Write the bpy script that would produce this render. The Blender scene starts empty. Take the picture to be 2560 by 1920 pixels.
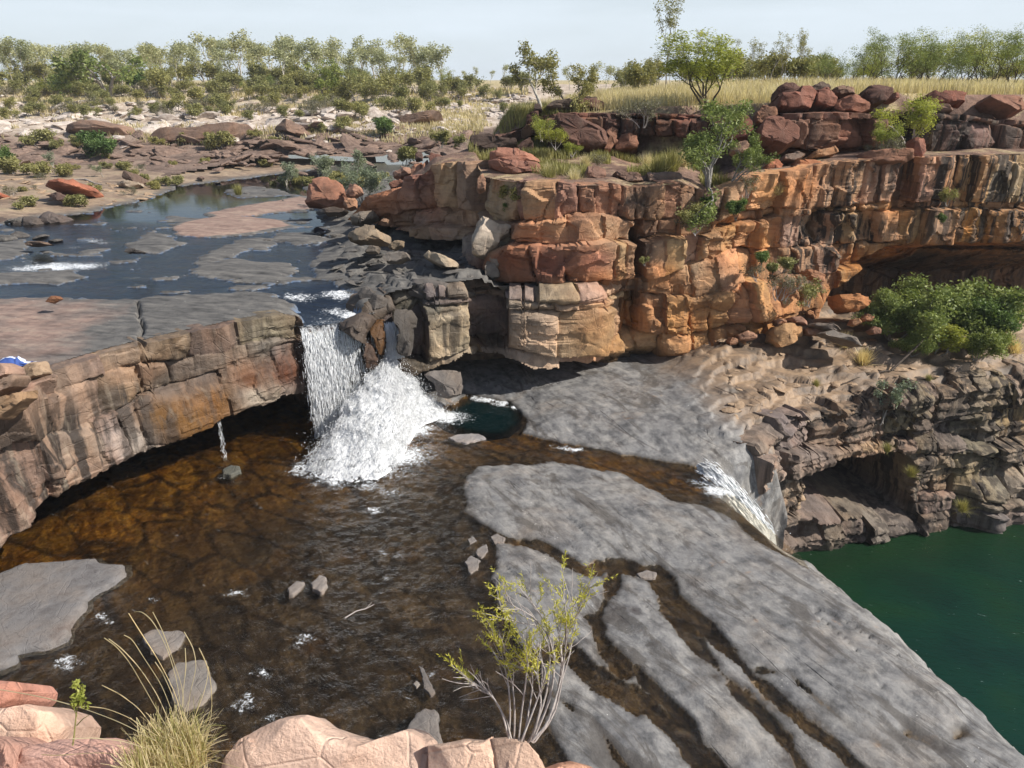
import bpy, math, random
import numpy as np
from mathutils import Vector

sc = bpy.context.scene
COL = sc.collection
# ------------------------------------------------------------------ camera
F = 1847.5                      # focal length in pixels of the 2560 px wide photograph
CZ = 12.0                       # eye height above the lower rock shelf
PITCH = math.atan(760.0 / F)
SP, CP = math.sin(PITCH), math.cos(PITCH)
K = 2560.0 / 2212.0
cam_d = bpy.data.cameras.new("camera")
cam_d.sensor_width = 36.0
cam_d.lens = 36.0 * F / 2560.0
cam_d.clip_start = 0.05
cam_d.clip_end = 9000.0
cam = bpy.data.objects.new("camera", cam_d)
COL.objects.link(cam)
cam.location = (0, 0, CZ)
cam.rotation_euler = (math.pi / 2 - PITCH, 0, 0)
sc.camera = cam
# ------------------------------------------------------------------ light
SUN = Vector((0.86, -0.21, 0.80)).normalized()          # direction towards the sun
sun_el = math.asin(SUN.z)
sun_az = math.atan2(SUN.x, SUN.y)
world = bpy.data.worlds.new("World")
sc.world = world
world.use_nodes = True
wn = world.node_tree
wn.nodes.clear()
w_out = wn.nodes.new("ShaderNodeOutputWorld")
w_bg = wn.nodes.new("ShaderNodeBackground")
w_sky = wn.nodes.new("ShaderNodeTexSky")
w_sky.sky_type = 'NISHITA'
w_sky.sun_disc = False
w_sky.sun_elevation = sun_el
w_sky.sun_rotation = sun_az
w_sky.altitude = 100.0
w_sky.air_density = 1.0
w_sky.dust_density = 1.6
w_sky.ozone_density = 1.2
w_bg.inputs[1].default_value = 0.08
w_tc = wn.nodes.new("ShaderNodeTexCoord")
w_map = wn.nodes.new("ShaderNodeMapping")
w_map.inputs['Scale'].default_value = (1.1, 1.1, 5.0)
w_noi = wn.nodes.new("ShaderNodeTexNoise")
w_noi.inputs['Scale'].default_value = 1.6
w_noi.inputs['Detail'].default_value = 6
w_noi.inputs['Roughness'].default_value = 0.55
w_rmp = wn.nodes.new("ShaderNodeMapRange")                # thin cloud: more of it seen towards the horizon
w_rmp.inputs[1].default_value = 0.30
w_rmp.inputs[2].default_value = 0.75
w_rmp.inputs[3].default_value = -0.25
w_rmp.inputs[4].default_value = 0.25
w_sep = wn.nodes.new("ShaderNodeSeparateXYZ")
w_hor = wn.nodes.new("ShaderNodeMapRange")
w_hor.inputs[1].default_value = 0.07
w_hor.inputs[2].default_value = 0.17
w_hor.inputs[3].default_value = 0.92
w_hor.inputs[4].default_value = 0.06
w_add = wn.nodes.new("ShaderNodeMath")
w_add.operation = 'ADD'
w_add.use_clamp = True
w_mix = wn.nodes.new("ShaderNodeMix")
w_mix.data_type = 'RGBA'
w_mix.inputs[7].default_value = (7.6, 8.5, 9.3, 1)
wn.links.new(w_tc.outputs['Generated'], w_map.inputs[0])
wn.links.new(w_tc.outputs['Generated'], w_sep.inputs[0])
wn.links.new(w_sep.outputs[2], w_hor.inputs[0])
wn.links.new(w_map.outputs[0], w_noi.inputs[0])
wn.links.new(w_noi.outputs[0], w_rmp.inputs[0])
wn.links.new(w_rmp.outputs[0], w_add.inputs[0])
wn.links.new(w_hor.outputs[0], w_add.inputs[1])
wn.links.new(w_add.outputs[0], w_mix.inputs[0])
wn.links.new(w_sky.outputs[0], w_mix.inputs[6])
wn.links.new(w_mix.outputs[2], w_bg.inputs[0])
wn.links.new(w_bg.outputs[0], w_out.inputs[0])
sun_d = bpy.data.lights.new("sun", 'SUN')
sun_d.energy = 4.9
sun_d.angle = math.radians(0.5)
sun_d.color = (1.0, 0.95, 0.87)
sun_o = bpy.data.objects.new("sun", sun_d)
COL.objects.link(sun_o)
sun_o.location = (30, -10, 40)
sun_o.rotation_euler = (-SUN).to_track_quat('-Z', 'Y').to_euler()
sc.view_settings.view_transform = 'Standard'
sc.view_settings.look = 'None'
sc.view_settings.exposure = 0.40
sc.view_settings.gamma = 1.0
sc.render.engine = 'CYCLES'
sc.cycles.max_bounces = 6
sc.cycles.transparent_max_bounces = 12
sc.cycles.caustics_reflective = False
sc.cycles.caustics_refractive = False

# ------------------------------------------------------------------ view geometry
def rays(u, v):
    u = np.asarray(u, float); v = np.asarray(v, float)
    dv = (960.0 - v) / F
    return (u - 1280.0) / F, CP + dv * SP, -SP + dv * CP
def at_z(u, v, z):
    """ground point of the photograph's pixel on the level z"""
    dx, dy, dz = rays(u, v)
    t = (z - CZ) / dz
    return dx * t, dy * t
def at_y(u, v, Y):
    dx, dy, dz = rays(u, v)
    t = Y / dy
    return dx * t, CZ + dz * t
def dpoly(pts, z):
    p = np.array(pts, float) * K
    x, y = at_z(p[:, 0], p[:, 1], z)
    return np.stack([x, y], 1)

# ------------------------------------------------------------------ noise
def _hash(ix, iy, iz, seed):
    h = (ix.astype(np.int64) * 374761393 + iy.astype(np.int64) * 668265263 + iz * 1274126177 + seed * 974634777) & 0xFFFFFFFF
    h = (h ^ (h >> 13)) * 1274126177 & 0xFFFFFFFF
    h = (h ^ (h >> 16)) * 2246822519 & 0xFFFFFFFF
    return ((h ^ (h >> 15)) & 0xFFFFFF) / float(0xFFFFFF)
def n2(x, y, seed=0):
    x, y = np.broadcast_arrays(np.asarray(x, float), np.asarray(y, float))
    ix = np.floor(x); iy = np.floor(y)
    fx = x - ix; fy = y - iy
    fx = fx * fx * fx * (fx * (fx * 6 - 15) + 10); fy = fy * fy * fy * (fy * (fy * 6 - 15) + 10)
    ix = ix.astype(np.int64); iy = iy.astype(np.int64)
    a = _hash(ix, iy, 0, seed); b = _hash(ix + 1, iy, 0, seed)
    c = _hash(ix, iy + 1, 0, seed); d = _hash(ix + 1, iy + 1, 0, seed)
    return ((a + (b - a) * fx) * (1 - fy) + (c + (d - c) * fx) * fy) * 2 - 1
def f2(x, y, o=4, seed=0, gain=0.5):
    s = 0.0; a = 1.0; t = 0.0
    for i in range(o):
        s = s + a * n2(np.asarray(x) * 2 ** i + i * 17.3, np.asarray(y) * 2 ** i - i * 9.7, seed + i)
        t += a; a *= gain
    return s / t
def n3(x, y, z, seed=0):
    x, y, z = np.broadcast_arrays(np.asarray(x, float), np.asarray(y, float), np.asarray(z, float))
    iz = np.floor(z); fz = z - iz
    fz = fz * fz * (3 - 2 * fz)
    iz = iz.astype(np.int64)
    ix = np.floor(x); iy = np.floor(y); fx = x - ix; fy = y - iy
    fx = fx * fx * (3 - 2 * fx); fy = fy * fy * (3 - 2 * fy)
    ix = ix.astype(np.int64); iy = iy.astype(np.int64)
    out = 0
    for k, wz in ((0, 1 - fz), (1, fz)):
        a = _hash(ix, iy, iz + k, seed); b = _hash(ix + 1, iy, iz + k, seed)
        c = _hash(ix, iy + 1, iz + k, seed); d = _hash(ix + 1, iy + 1, iz + k, seed)
        out = out + wz * ((a + (b - a) * fx) * (1 - fy) + (c + (d - c) * fx) * fy)
    return out * 2 - 1
def f3(x, y, z, o=3, seed=0):
    s = 0.0; a = 1.0; t = 0.0
    for i in range(o):
        s = s + a * n3(x * 2 ** i + 3.1 * i, y * 2 ** i, z * 2 ** i - 5.7 * i, seed + i)
        t += a; a *= 0.5
    return s / t
def sm(a, b, x):
    t = np.clip((np.asarray(x, float) - a) / (b - a), 0, 1)
    return t * t * (3 - 2 * t)
def worley(x, y, seed=0):
    """distance to the nearest cell border (0 at a border) and a random value per cell"""
    ix = np.floor(x).astype(np.int64); iy = np.floor(y).astype(np.int64)
    d1 = np.full(np.shape(x), 9.0); d2 = d1.copy(); cid = np.zeros(np.shape(x))
    for dx in (-1, 0, 1):
        for dy in (-1, 0, 1):
            cx = ix + dx; cy = iy + dy
            px_ = cx + _hash(cx, cy, 1, seed); py_ = cy + _hash(cx, cy, 2, seed)
            d = np.hypot(x - px_, y - py_)
            nearer = d < d1
            d2 = np.where(nearer, d1, np.minimum(d2, d))
            cid = np.where(nearer, _hash(cx, cy, 3, seed), cid)
            d1 = np.where(nearer, d, d1)
    return d2 - d1, cid
def psdf(poly, x, y):
    """signed distance to a polygon, positive inside"""
    poly = np.asarray(poly, float)
    x = np.asarray(x, float); y = np.asarray(y, float)
    d2 = np.full(x.shape, 1e18); inside = np.zeros(x.shape, bool)
    n = len(poly)
    for i in range(n):
        ax, ay = poly[i]; bx, by = poly[(i + 1) % n]
        ex, ey = bx - ax, by - ay
        L = ex * ex + ey * ey + 1e-12
        t = np.clip(((x - ax) * ex + (y - ay) * ey) / L, 0, 1)
        d2 = np.minimum(d2, (x - ax - t * ex) ** 2 + (y - ay - t * ey) ** 2)
        c = (ay > y) != (by > y)
        if abs(by - ay) > 1e-12:
            inside ^= c & (x < (bx - ax) * (y - ay) / (by - ay) + ax)
    return np.where(inside, 1, -1) * np.sqrt(d2)
def ldist(line, x, y):
    d2 = np.full(np.shape(x), 1e18)
    for (ax, ay), (bx, by) in zip(line[:-1], line[1:]):
        ex, ey = bx - ax, by - ay
        t = np.clip(((x - ax) * ex + (y - ay) * ey) / (ex * ex + ey * ey + 1e-12), 0, 1)
        d2 = np.minimum(d2, (x - ax - t * ex) ** 2 + (y - ay - t * ey) ** 2)
    return np.sqrt(d2)

# ------------------------------------------------------------------ mesh helpers
def mesh_np(name, verts, faces, mat=None, attrs=None, smooth=True, sharp=None):
    """verts (n,3), faces (m,4) or (m,3) arrays, or a list of several such arrays"""
    me = bpy.data.meshes.new(name)
    verts = np.ascontiguousarray(verts, dtype=np.float32)
    fl = faces if isinstance(faces, (list, tuple)) else [faces]
    fl = [np.asarray(f, np.int32) for f in fl if len(f)]
    me.vertices.add(len(verts))
    me.vertices.foreach_set("co", verts.ravel())
    nl = sum(f.size for f in fl); nf = sum(len(f) for f in fl)
    me.loops.add(nl)
    me.loops.foreach_set("vertex_index", np.concatenate([f.ravel() for f in fl]))
    tot = np.concatenate([np.full(len(f), f.shape[1], np.int32) for f in fl])
    st = np.concatenate([[0], np.cumsum(tot)[:-1]]).astype(np.int32)
    me.polygons.add(nf)
    me.polygons.foreach_set("loop_start", st)
    me.polygons.foreach_set("use_smooth", np.full(nf, smooth, bool))
    me.update(calc_edges=True)
    for k, (dom, data) in (attrs or {}).items():
        data = np.asarray(data, np.float32)
        if data.ndim == 2:
            a = me.attributes.new(k, 'FLOAT_COLOR', dom); a.data.foreach_set("color", data.ravel())
        else:
            a = me.attributes.new(k, 'FLOAT', dom); a.data.foreach_set("value", data.ravel())
    if sharp and smooth:
        me.set_sharp_from_angle(angle=sharp)
    if mat:
        me.materials.append(mat)
    return me
def link(name, me, parent=None, loc=None):
    o = bpy.data.objects.new(name, me)
    COL.objects.link(o)
    if loc is not None:
        o.location = loc
    if parent is not None:
        o.parent = parent
    return o
def tag(o, label=None, cat=None, group=None, kind=None):
    if label: o['label'] = label
    if cat: o['category'] = cat
    if group: o['group'] = group
    if kind: o['kind'] = kind
    return o
def empty(name, loc, label, cat, group=None, rz=0.0):
    o = bpy.data.objects.new(name, None)
    COL.objects.link(o)
    o.empty_display_size = 0.3
    o.location = loc
    o.rotation_euler = (0, 0, rz)
    return tag(o, label, cat, group)
def grid_faces(ni, nj, mask=None):
    i, j = np.meshgrid(np.arange(ni - 1), np.arange(nj - 1), indexing='ij')
    a = i * nj + j
    f = np.stack([a, a + nj, a + nj + 1, a + 1], -1)
    return f[mask] if mask is not None else f.reshape(-1, 4)
def compact(verts, faces, attrs=None):
    used = np.zeros(len(verts), bool); used[faces.ravel()] = True
    idx = np.cumsum(used) - 1
    at = {k: (d, np.asarray(v)[used]) for k, (d, v) in (attrs or {}).items()}
    return verts[used], idx[faces], at

# ------------------------------------------------------------------ materials
class M:
    def __init__(self, name):
        self.m = bpy.data.materials.new(name); self.m.use_nodes = True
        self.t = self.m.node_tree; self.t.nodes.clear()
        self.out = self.t.nodes.new("ShaderNodeOutputMaterial")
    def n(self, typ, **kw):
        nd = self.t.nodes.new("ShaderNode" + typ)
        for k, v in kw.items():
            setattr(nd, k, v)
        return nd
    def put(self, sock, v):
        if isinstance(v, bpy.types.NodeSocket): self.t.links.new(v, sock)
        elif v is not None:
            if sock.type == 'RGBA' and len(v) == 3: v = (*v, 1)
            sock.default_value = v
    def co(self, scale=(1, 1, 1), rot=(0, 0, 0), loc=(0, 0, 0), src='Object'):
        tc = self.n("TexCoord"); mp = self.n("Mapping")
        mp.inputs['Scale'].default_value = scale; mp.inputs['Rotation'].default_value = rot; mp.inputs['Location'].default_value = loc
        out = tc.outputs[src]
        if any(rot):                                      # turn first, then stretch along the turned axes
            mr_ = self.n("Mapping"); mr_.inputs['Rotation'].default_value = rot
            mp.inputs['Rotation'].default_value = (0, 0, 0)
            self.t.links.new(out, mr_.inputs[0]); out = mr_.outputs[0]
        self.t.links.new(out, mp.inputs[0])
        return mp.outputs[0]
    def noise(self, vec, scale, detail=5, rough=0.55, dist=0.0):
        nd = self.n("TexNoise"); self.put(nd.inputs['Vector'], vec)
        nd.inputs['Scale'].default_value = scale; nd.inputs['Detail'].default_value = detail
        nd.inputs['Roughness'].default_value = rough; nd.inputs['Distortion'].default_value = dist
        return nd.outputs[0]
    def voro(self, vec, scale, feature='F1', out=0):
        nd = self.n("TexVoronoi", feature=feature); self.put(nd.inputs['Vector'], vec)
        nd.inputs['Scale'].default_value = scale
        return nd.outputs[out]
    def ramp(self, fac, stops):
        nd = self.n("ValToRGB"); cr = nd.color_ramp
        while len(cr.elements) < len(stops): cr.elements.new(0.5)
        for e, (p, c) in zip(cr.elements, stops):
            e.position = p
            e.color = (*c, 1) if isinstance(c, (tuple, list)) and len(c) == 3 else ((c, c, c, 1) if not isinstance(c, (tuple, list)) else c)
        self.put(nd.inputs[0], fac)
        return nd.outputs[0]
    def mr(self, v, a, b, c=0.0, d=1.0):
        nd = self.n("MapRange"); self.put(nd.inputs[0], v)
        for i, x in zip((1, 2, 3, 4), (a, b, c, d)): nd.inputs[i].default_value = x
        return nd.outputs[0]
    def math(self, op, a, b=0.0):
        nd = self.n("Math", operation=op); self.put(nd.inputs[0], a); self.put(nd.inputs[1], b)
        return nd.outputs[0]
    def mix(self, fac, a, b, mode='MIX'):
        nd = self.n("Mix", data_type='RGBA', blend_type=mode)
        self.put(nd.inputs[0], fac); self.put(nd.inputs[6], a); self.put(nd.inputs[7], b)
        return nd.outputs[2]
    def attr(self, name, out='Color'):
        nd = self.n("Attribute"); nd.attribute_name = name
        return nd.outputs[out]
    def bump(self, h, strength=0.5, dist=0.05, normal=None):
        nd = self.n("Bump"); nd.inputs['Strength'].default_value = strength if not isinstance(strength, bpy.types.NodeSocket) else 1
        if isinstance(strength, bpy.types.NodeSocket): self.t.links.new(strength, nd.inputs['Strength'])
        nd.inputs['Distance'].default_value = dist
        self.put(nd.inputs['Height'], h)
        if normal is not None: self.t.links.new(normal, nd.inputs['Normal'])
        return nd.outputs[0]
    def bsdf(self, color, rough=0.8, normal=None, spec=0.3, **kw):
        nd = self.n("BsdfPrincipled")
        self.put(nd.inputs['Base Color'], color); self.put(nd.inputs['Roughness'], rough)
        self.put(nd.inputs['Specular IOR Level'], spec)
        if normal is not None: self.t.links.new(normal, nd.inputs['Normal'])
        for k, v in kw.items(): self.put(nd.inputs[k.replace('_', ' ')], v)
        return nd.outputs[0]
    def done(self, shader):
        self.t.links.new(shader, self.out.inputs[0])
        return self.m

def rock_material(name, tinted=True, base=(0.3, 0.2, 0.13), scale=1.0, strata=1.0, streaks=True, rough=0.85, bump=1.0, vary=1.0):
    m = M(name)
    c = m.co((scale,) * 3)
    flat = m.co((scale, scale, scale * 7))
    tall = m.co((scale * 2.4, scale * 2.4, scale * 0.16))
    big = m.noise(c, 0.55, 6, 0.6, 0.4)
    mid = m.noise(c, 3.0, 8, 0.65, 0.3)
    lay = m.noise(flat, 0.8, 5, 0.6, 0.6)
    col = m.attr('tint') if tinted else base
    hue = m.ramp(big, [(0.25, (0.55, 0.47, 0.45)), (0.42, (0.95, 0.88, 0.84)), (0.58, (1.15, 0.98, 0.85)), (0.75, (0.92, 0.66, 0.52))])
    col = m.mix(min(1.0, 0.85 * vary), col, hue, 'MULTIPLY')
    dk = m.ramp(mid, [(0.3, (0.55, 0.5, 0.48)), (0.5, (1, 1, 1)), (0.75, (1.25, 1.22, 1.18))])
    col = m.mix(0.55, col, dk, 'MULTIPLY')
    lr = m.ramp(lay, [(0.35, (0.68, 0.62, 0.6)), (0.5, (1, 1, 1)), (0.65, (1.15, 1.12, 1.05))])
    col = m.mix(0.42 * strata, col, lr, 'MULTIPLY')
    if streaks:
        st = m.noise(tall, 1.0, 5, 0.6, 0.2)
        sf = m.mr(st, 0.46, 0.56)
        sf = m.math('MINIMUM', m.math('MULTIPLY', sf, m.math('MULTIPLY', m.attr('streak', 'Fac'), 1.7)), 0.93)
        col = m.mix(sf, col, (0.035, 0.028, 0.024))
        pale = m.mr(m.noise(tall, 1.7, 4, 0.5), 0.58, 0.68, 0, 0.35)
        pale = m.math('MULTIPLY', pale, m.attr('streak', 'Fac'))
        col = m.mix(pale, col, (0.5, 0.42, 0.32))
    # lichen and desert varnish flecks
    fl = m.mr(m.noise(c, 14, 4, 0.7), 0.62, 0.70, 0, 0.35)
    col = m.mix(fl, col, (0.07, 0.055, 0.045))
    cr = m.voro(c, 1.3, 'DISTANCE_TO_EDGE')
    crk = m.mr(cr, 0.0, 0.025, 0.0, 1.0)
    h = m.math('ADD', m.math('MULTIPLY', mid, 0.55), m.math('MULTIPLY', lay, 0.45 * strata))
    fine = m.noise(c, 18, 6, 0.7)
    h = m.math('ADD', h, m.math('MULTIPLY', fine, 0.28))
    h = m.math('ADD', h, m.math('MULTIPLY', crk, 0.12))
    nb = m.bump(h, 0.9 * bump, 0.10)
    return m.done(m.bsdf(col, rough, nb, 0.25))
# =====================================================================================
#  LOWER ROCK SHELF
# =====================================================================================
SLAB_A = dpoly([(1030,1008),(1110,1000),(1190,998),(1260,1012),(1340,1025),(1400,1050),(1450,1080),(1520,1088),(1570,1112),(1650,1180),
                (1760,1230),(1900,1300),(2500,1720),(2500,1800),(1330,1800),(1290,1720),(1250,1640),(1195,1560),(1185,1500),(1170,1440),(1130,1390),
                (1085,1320),(1065,1250),(1075,1190),(1060,1150),(1005,1105),(1000,1050)], 0.0)
_front = dpoly([(1128,938),(1170,948),(1250,962),(1340,986),(1400,994),(1470,1004),(1540,1014),(1590,1035),(1620,1075)], 0.0)
_poolb = dpoly([(905,850),(945,885),(985,868),(1012,852),(1060,862),(1105,868),(1122,888),(1138,905)], 0.0)
SLAB_B = np.concatenate([_poolb, _front, np.array([(9.6, 23.4), (12, 25.2), (36, 32.2), (36, 40), (-6, 40), (-6, 29)])])
SLAB_C = dpoly([(-220,1320),(-100,1250),(0,1240),(60,1222),(120,1216),(205,1208),(225,1222),(268,1222),(270,1245),(245,1265),(205,1285),(190,1300),(170,1340),(150,1360),
                (152,1380),(110,1400),(40,1412),(40,1430),(0,1450),(-200,1600)], 0.0)
CHANNELS = [(0.24, [(990,1112),(1080,1165),(1180,1185),(1260,1235),(1330,1222),(1420,1243),(1455,1290),(1510,1335),(1560,1400),(1610,1450),(1690,1530),(1790,1600),(1880,1690)]),
            (0.18, [(1330,1228),(1312,1290),(1290,1335),(1300,1400),(1345,1452)]),
            (0.20, [(1445,1300),(1500,1385),(1560,1455),(1640,1535),(1700,1605),(1760,1690)]),
            (0.32, [(1120,1418),(1240,1420),(1310,1490),(1380,1520),(1455,1575),(1515,1645),(1580,1720)]),
            (0.10, [(1610,1450),(1700,1452),(1760,1505),(1850,1580),(1920,1610)]),
            (0.13, [(1960,1590),(2030,1622),(2075,1585)]),
            (0.13, [(1190,1500),(1290,1570),(1340,1640),(1380,1700)]),
            (0.05, [(1370,1450),(1420,1500),(1480,1560)])]
CHANNELS = [(w, dpoly(p, 0.0)) for w, p in CHANNELS]
POOLSIDE = np.array([(10.3,8.0),(9.7,10.2),(9.2,12.0),(8.7,14.0),(8.15,16.0),(7.7,17.4),(7.35,18.6),(6.95,20.2),(6.55,20.9),(6.7,21.6),(7.8,22.3),(8.9,22.6),
                     (10,24.5),(11.6,25.5),(14.8,26.7),(18.5,27.8),(23.5,29.3),(36,32.9),(70,32.9),(70,-4),(14,-4)])
PLUNGE = dpoly([(930,900),(985,872),(1010,858),(1060,866),(1104,872),(1126,892),(1128,915),(1100,937),(1055,941),(1000,932),(955,918)], 0.0)
STONES = [(308,1360,360,1362,.0),]
_cu = np.array([(1700,1180),(1745,1185),(1775,1200),(1805,1225),(1835,1258),(1862,1290),(1890,1325),(1915,1360)], float)
_cz = np.array([0.0, 0.0, -0.06, -0.30, -0.8, -1.35, -2.0, -2.8])
CHUTE = np.stack([*at_z(_cu[:, 0], _cu[:, 1], _cz), _cz], 1)
CHUTE = np.concatenate([CHUTE, CHUTE[-1:] + np.array([[.35, -.05, -1.6]]), CHUTE[-1:] + np.array([[.6, -.1, -3.8]])])
def h_lower(x, y):
    al_ = x * .47 - y * .88; ac_ = x * .88 + y * .47
    wob = 0.30 * f2(ac_ * 1.0, al_ * 0.35, 4, 3, 0.62) + 0.17 * f2(ac_ * 3.6, al_ * 1.6, 5, 4, 0.68)
    sa = psdf(SLAB_A, x, y) + wob
    for w, line in CHANNELS:
        sa = np.minimum(sa, ldist(line, x, y) - 0.92 * w * (0.85 + 0.7 * n2(x * .8, y * .8, 9)) + wob * 0.95)
    sb = psdf(SLAB_B, x, y) + wob * 0.7
    along = x * .47 - y * .88; across = x * .88 + y * .47
    rid = f2(across * 1.5 + .3 * n2(along * .4, across * .4, 5), along * 0.22, 5, 11)
    fin = f2(across * 5, along * 1.1, 4, 12)
    cr = np.abs(n2(across * 1.15 + .6 * n2(along * .35, across, 8), along * 0.16, 14))
    crack = -0.10 * np.exp(-(cr / 0.035) ** 2) * (n2(x * .5, y * .5, 15) > -0.15)
    sl = sm(-.5, .5, n2(x * .35, y * .35, 77))
    dry_a = 0.012 + 0.11 * (1 - np.exp(-np.maximum(sa, 0) / 0.55)) + (0.055 * rid + 0.016 * fin) * sm(0, .7, sa) + 0.022 * np.abs(f2(across * 2.2, along * .35, 3, 17)) * sm(.1, .5, sa) + crack * sm(.05, .4, sa)
    rise = 0.35 * sm(0, 2.2, sb) + 0.25 * sm(1.5, 5, sb)
    right = sm(5.5, 9.5, x)
    ter0 = 0.02 + 0.85 * sm(0.1, 1.8, sb - 0.3 + .5 * n2(x * .7, y * .7, 31)) + 0.95 * sm(1.6, 6.0, sb) + 0.34 * f2(x * .45, y * .7, 4, 39) + .08 * f2(x * 2, y * 2.4, 3, 40)
    stp_ = 0.27
    fr_ = ter0 / stp_ - np.floor(ter0 / stp_)
    ter0 = stp_ * (np.floor(ter0 / stp_) + sm(.80, .98, fr_) * .9 + .1 * fr_)
    ter = 0.9 * sm(0.2, 1.6, sb - 0.5 + .5 * n2(x * .7, y * .7, 31)) + 0.45 * sm(2.0, 2.7, sb + 0.7 * n2(x * .5, y * .6, 32)) + 0.6 * sm(3.5, 6.5, sb)
    st = f2(x * .8, y * .8, 4, 33)
    wc, wv_ = worley(x * .55 + .2 * n2(x, y, 36), y * .95 + .2 * n2(x, y, 37), 38)
    ter = ter + 0.34 * (wv_ - 0.5) * sm(0, .06, wc) - 0.16 * np.exp(-wc / .035) + 0.10 * np.round(st * 4.5) + 0.10 * np.round(3 * f2(x * .9 + 5, y * 1.6, 3, 35)) * .6 + 0.05 * f2(x * 3, y * 3, 4, 34)
    ter = ter0 + 0.20 * (wv_ - 0.5) * sm(0, .06, wc) - 0.14 * np.exp(-wc / .035) + 0.03 * f2(x * 3, y * 3, 4, 34)
    dry_b = 0.012 + 0.14 * (1 - np.exp(-np.maximum(sb, 0) / 0.45)) + (1 - right) * (rise + 0.05 * rid + .02 * fin) + right * np.maximum(ter, 0)
    s = np.maximum(sa, sb)
    bed = -0.05 - 0.16 * (1 - np.exp(np.minimum(s, 0) / 0.6)) + 0.075 * f2(x * 1.3, y * 1.3, 5, 21, .6) + 0.05 * rid
    bed = np.minimum(bed, -0.012)
    # a few stones break the water
    z = np.where(s > 0, np.where(sa > sb, dry_a, dry_b), bed)
    pl = psdf(PLUNGE, x, y)
    z = z - 2.6 * sm(-0.05, 1.0, pl + .05 * f2(x * 2, y * 2, 3, 41))
    ps = psdf(POOLSIDE, x, y) + 0.18 * f2(x * .9, y * .9, 4, 51)
    d = np.maximum(ps + 0.35, 0)
    stp = sm(17.6, 19.6, y)
    z = z - (0.12 + 0.5 * stp) * d - (0.38 + 1.0 * stp) * d * d - 0.05 * d * np.round(2.5 * f2(x, y, 3, 53))
    # gully of the lower fall
    tq = np.array(CHUTE)
    best = np.full(z.shape, 99.0); cz = np.zeros(z.shape)
    for (ax, ay, az), (bx, by, bz) in zip(tq[:-1], tq[1:]):
        ex, ey = bx - ax, by - ay
        t = np.clip(((x - ax) * ex + (y - ay) * ey) / (ex * ex + ey * ey), 0, 1)
        dd = np.hypot(x - ax - t * ex, y - ay - t * ey)
        cz = np.where(dd < best, az + (bz - az) * t, cz); best = np.minimum(best, dd)
    q_ = np.maximum(best - 0.42, 0)
    g = cz - 0.12 + 2.0 * q_ + 2.4 * q_ * q_ + .10 * rid + .06 * fin
    z = np.where(cz < 0.0, np.minimum(z, np.maximum(g, cz - .12)), z)
    return z, s, pl, ps

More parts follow.
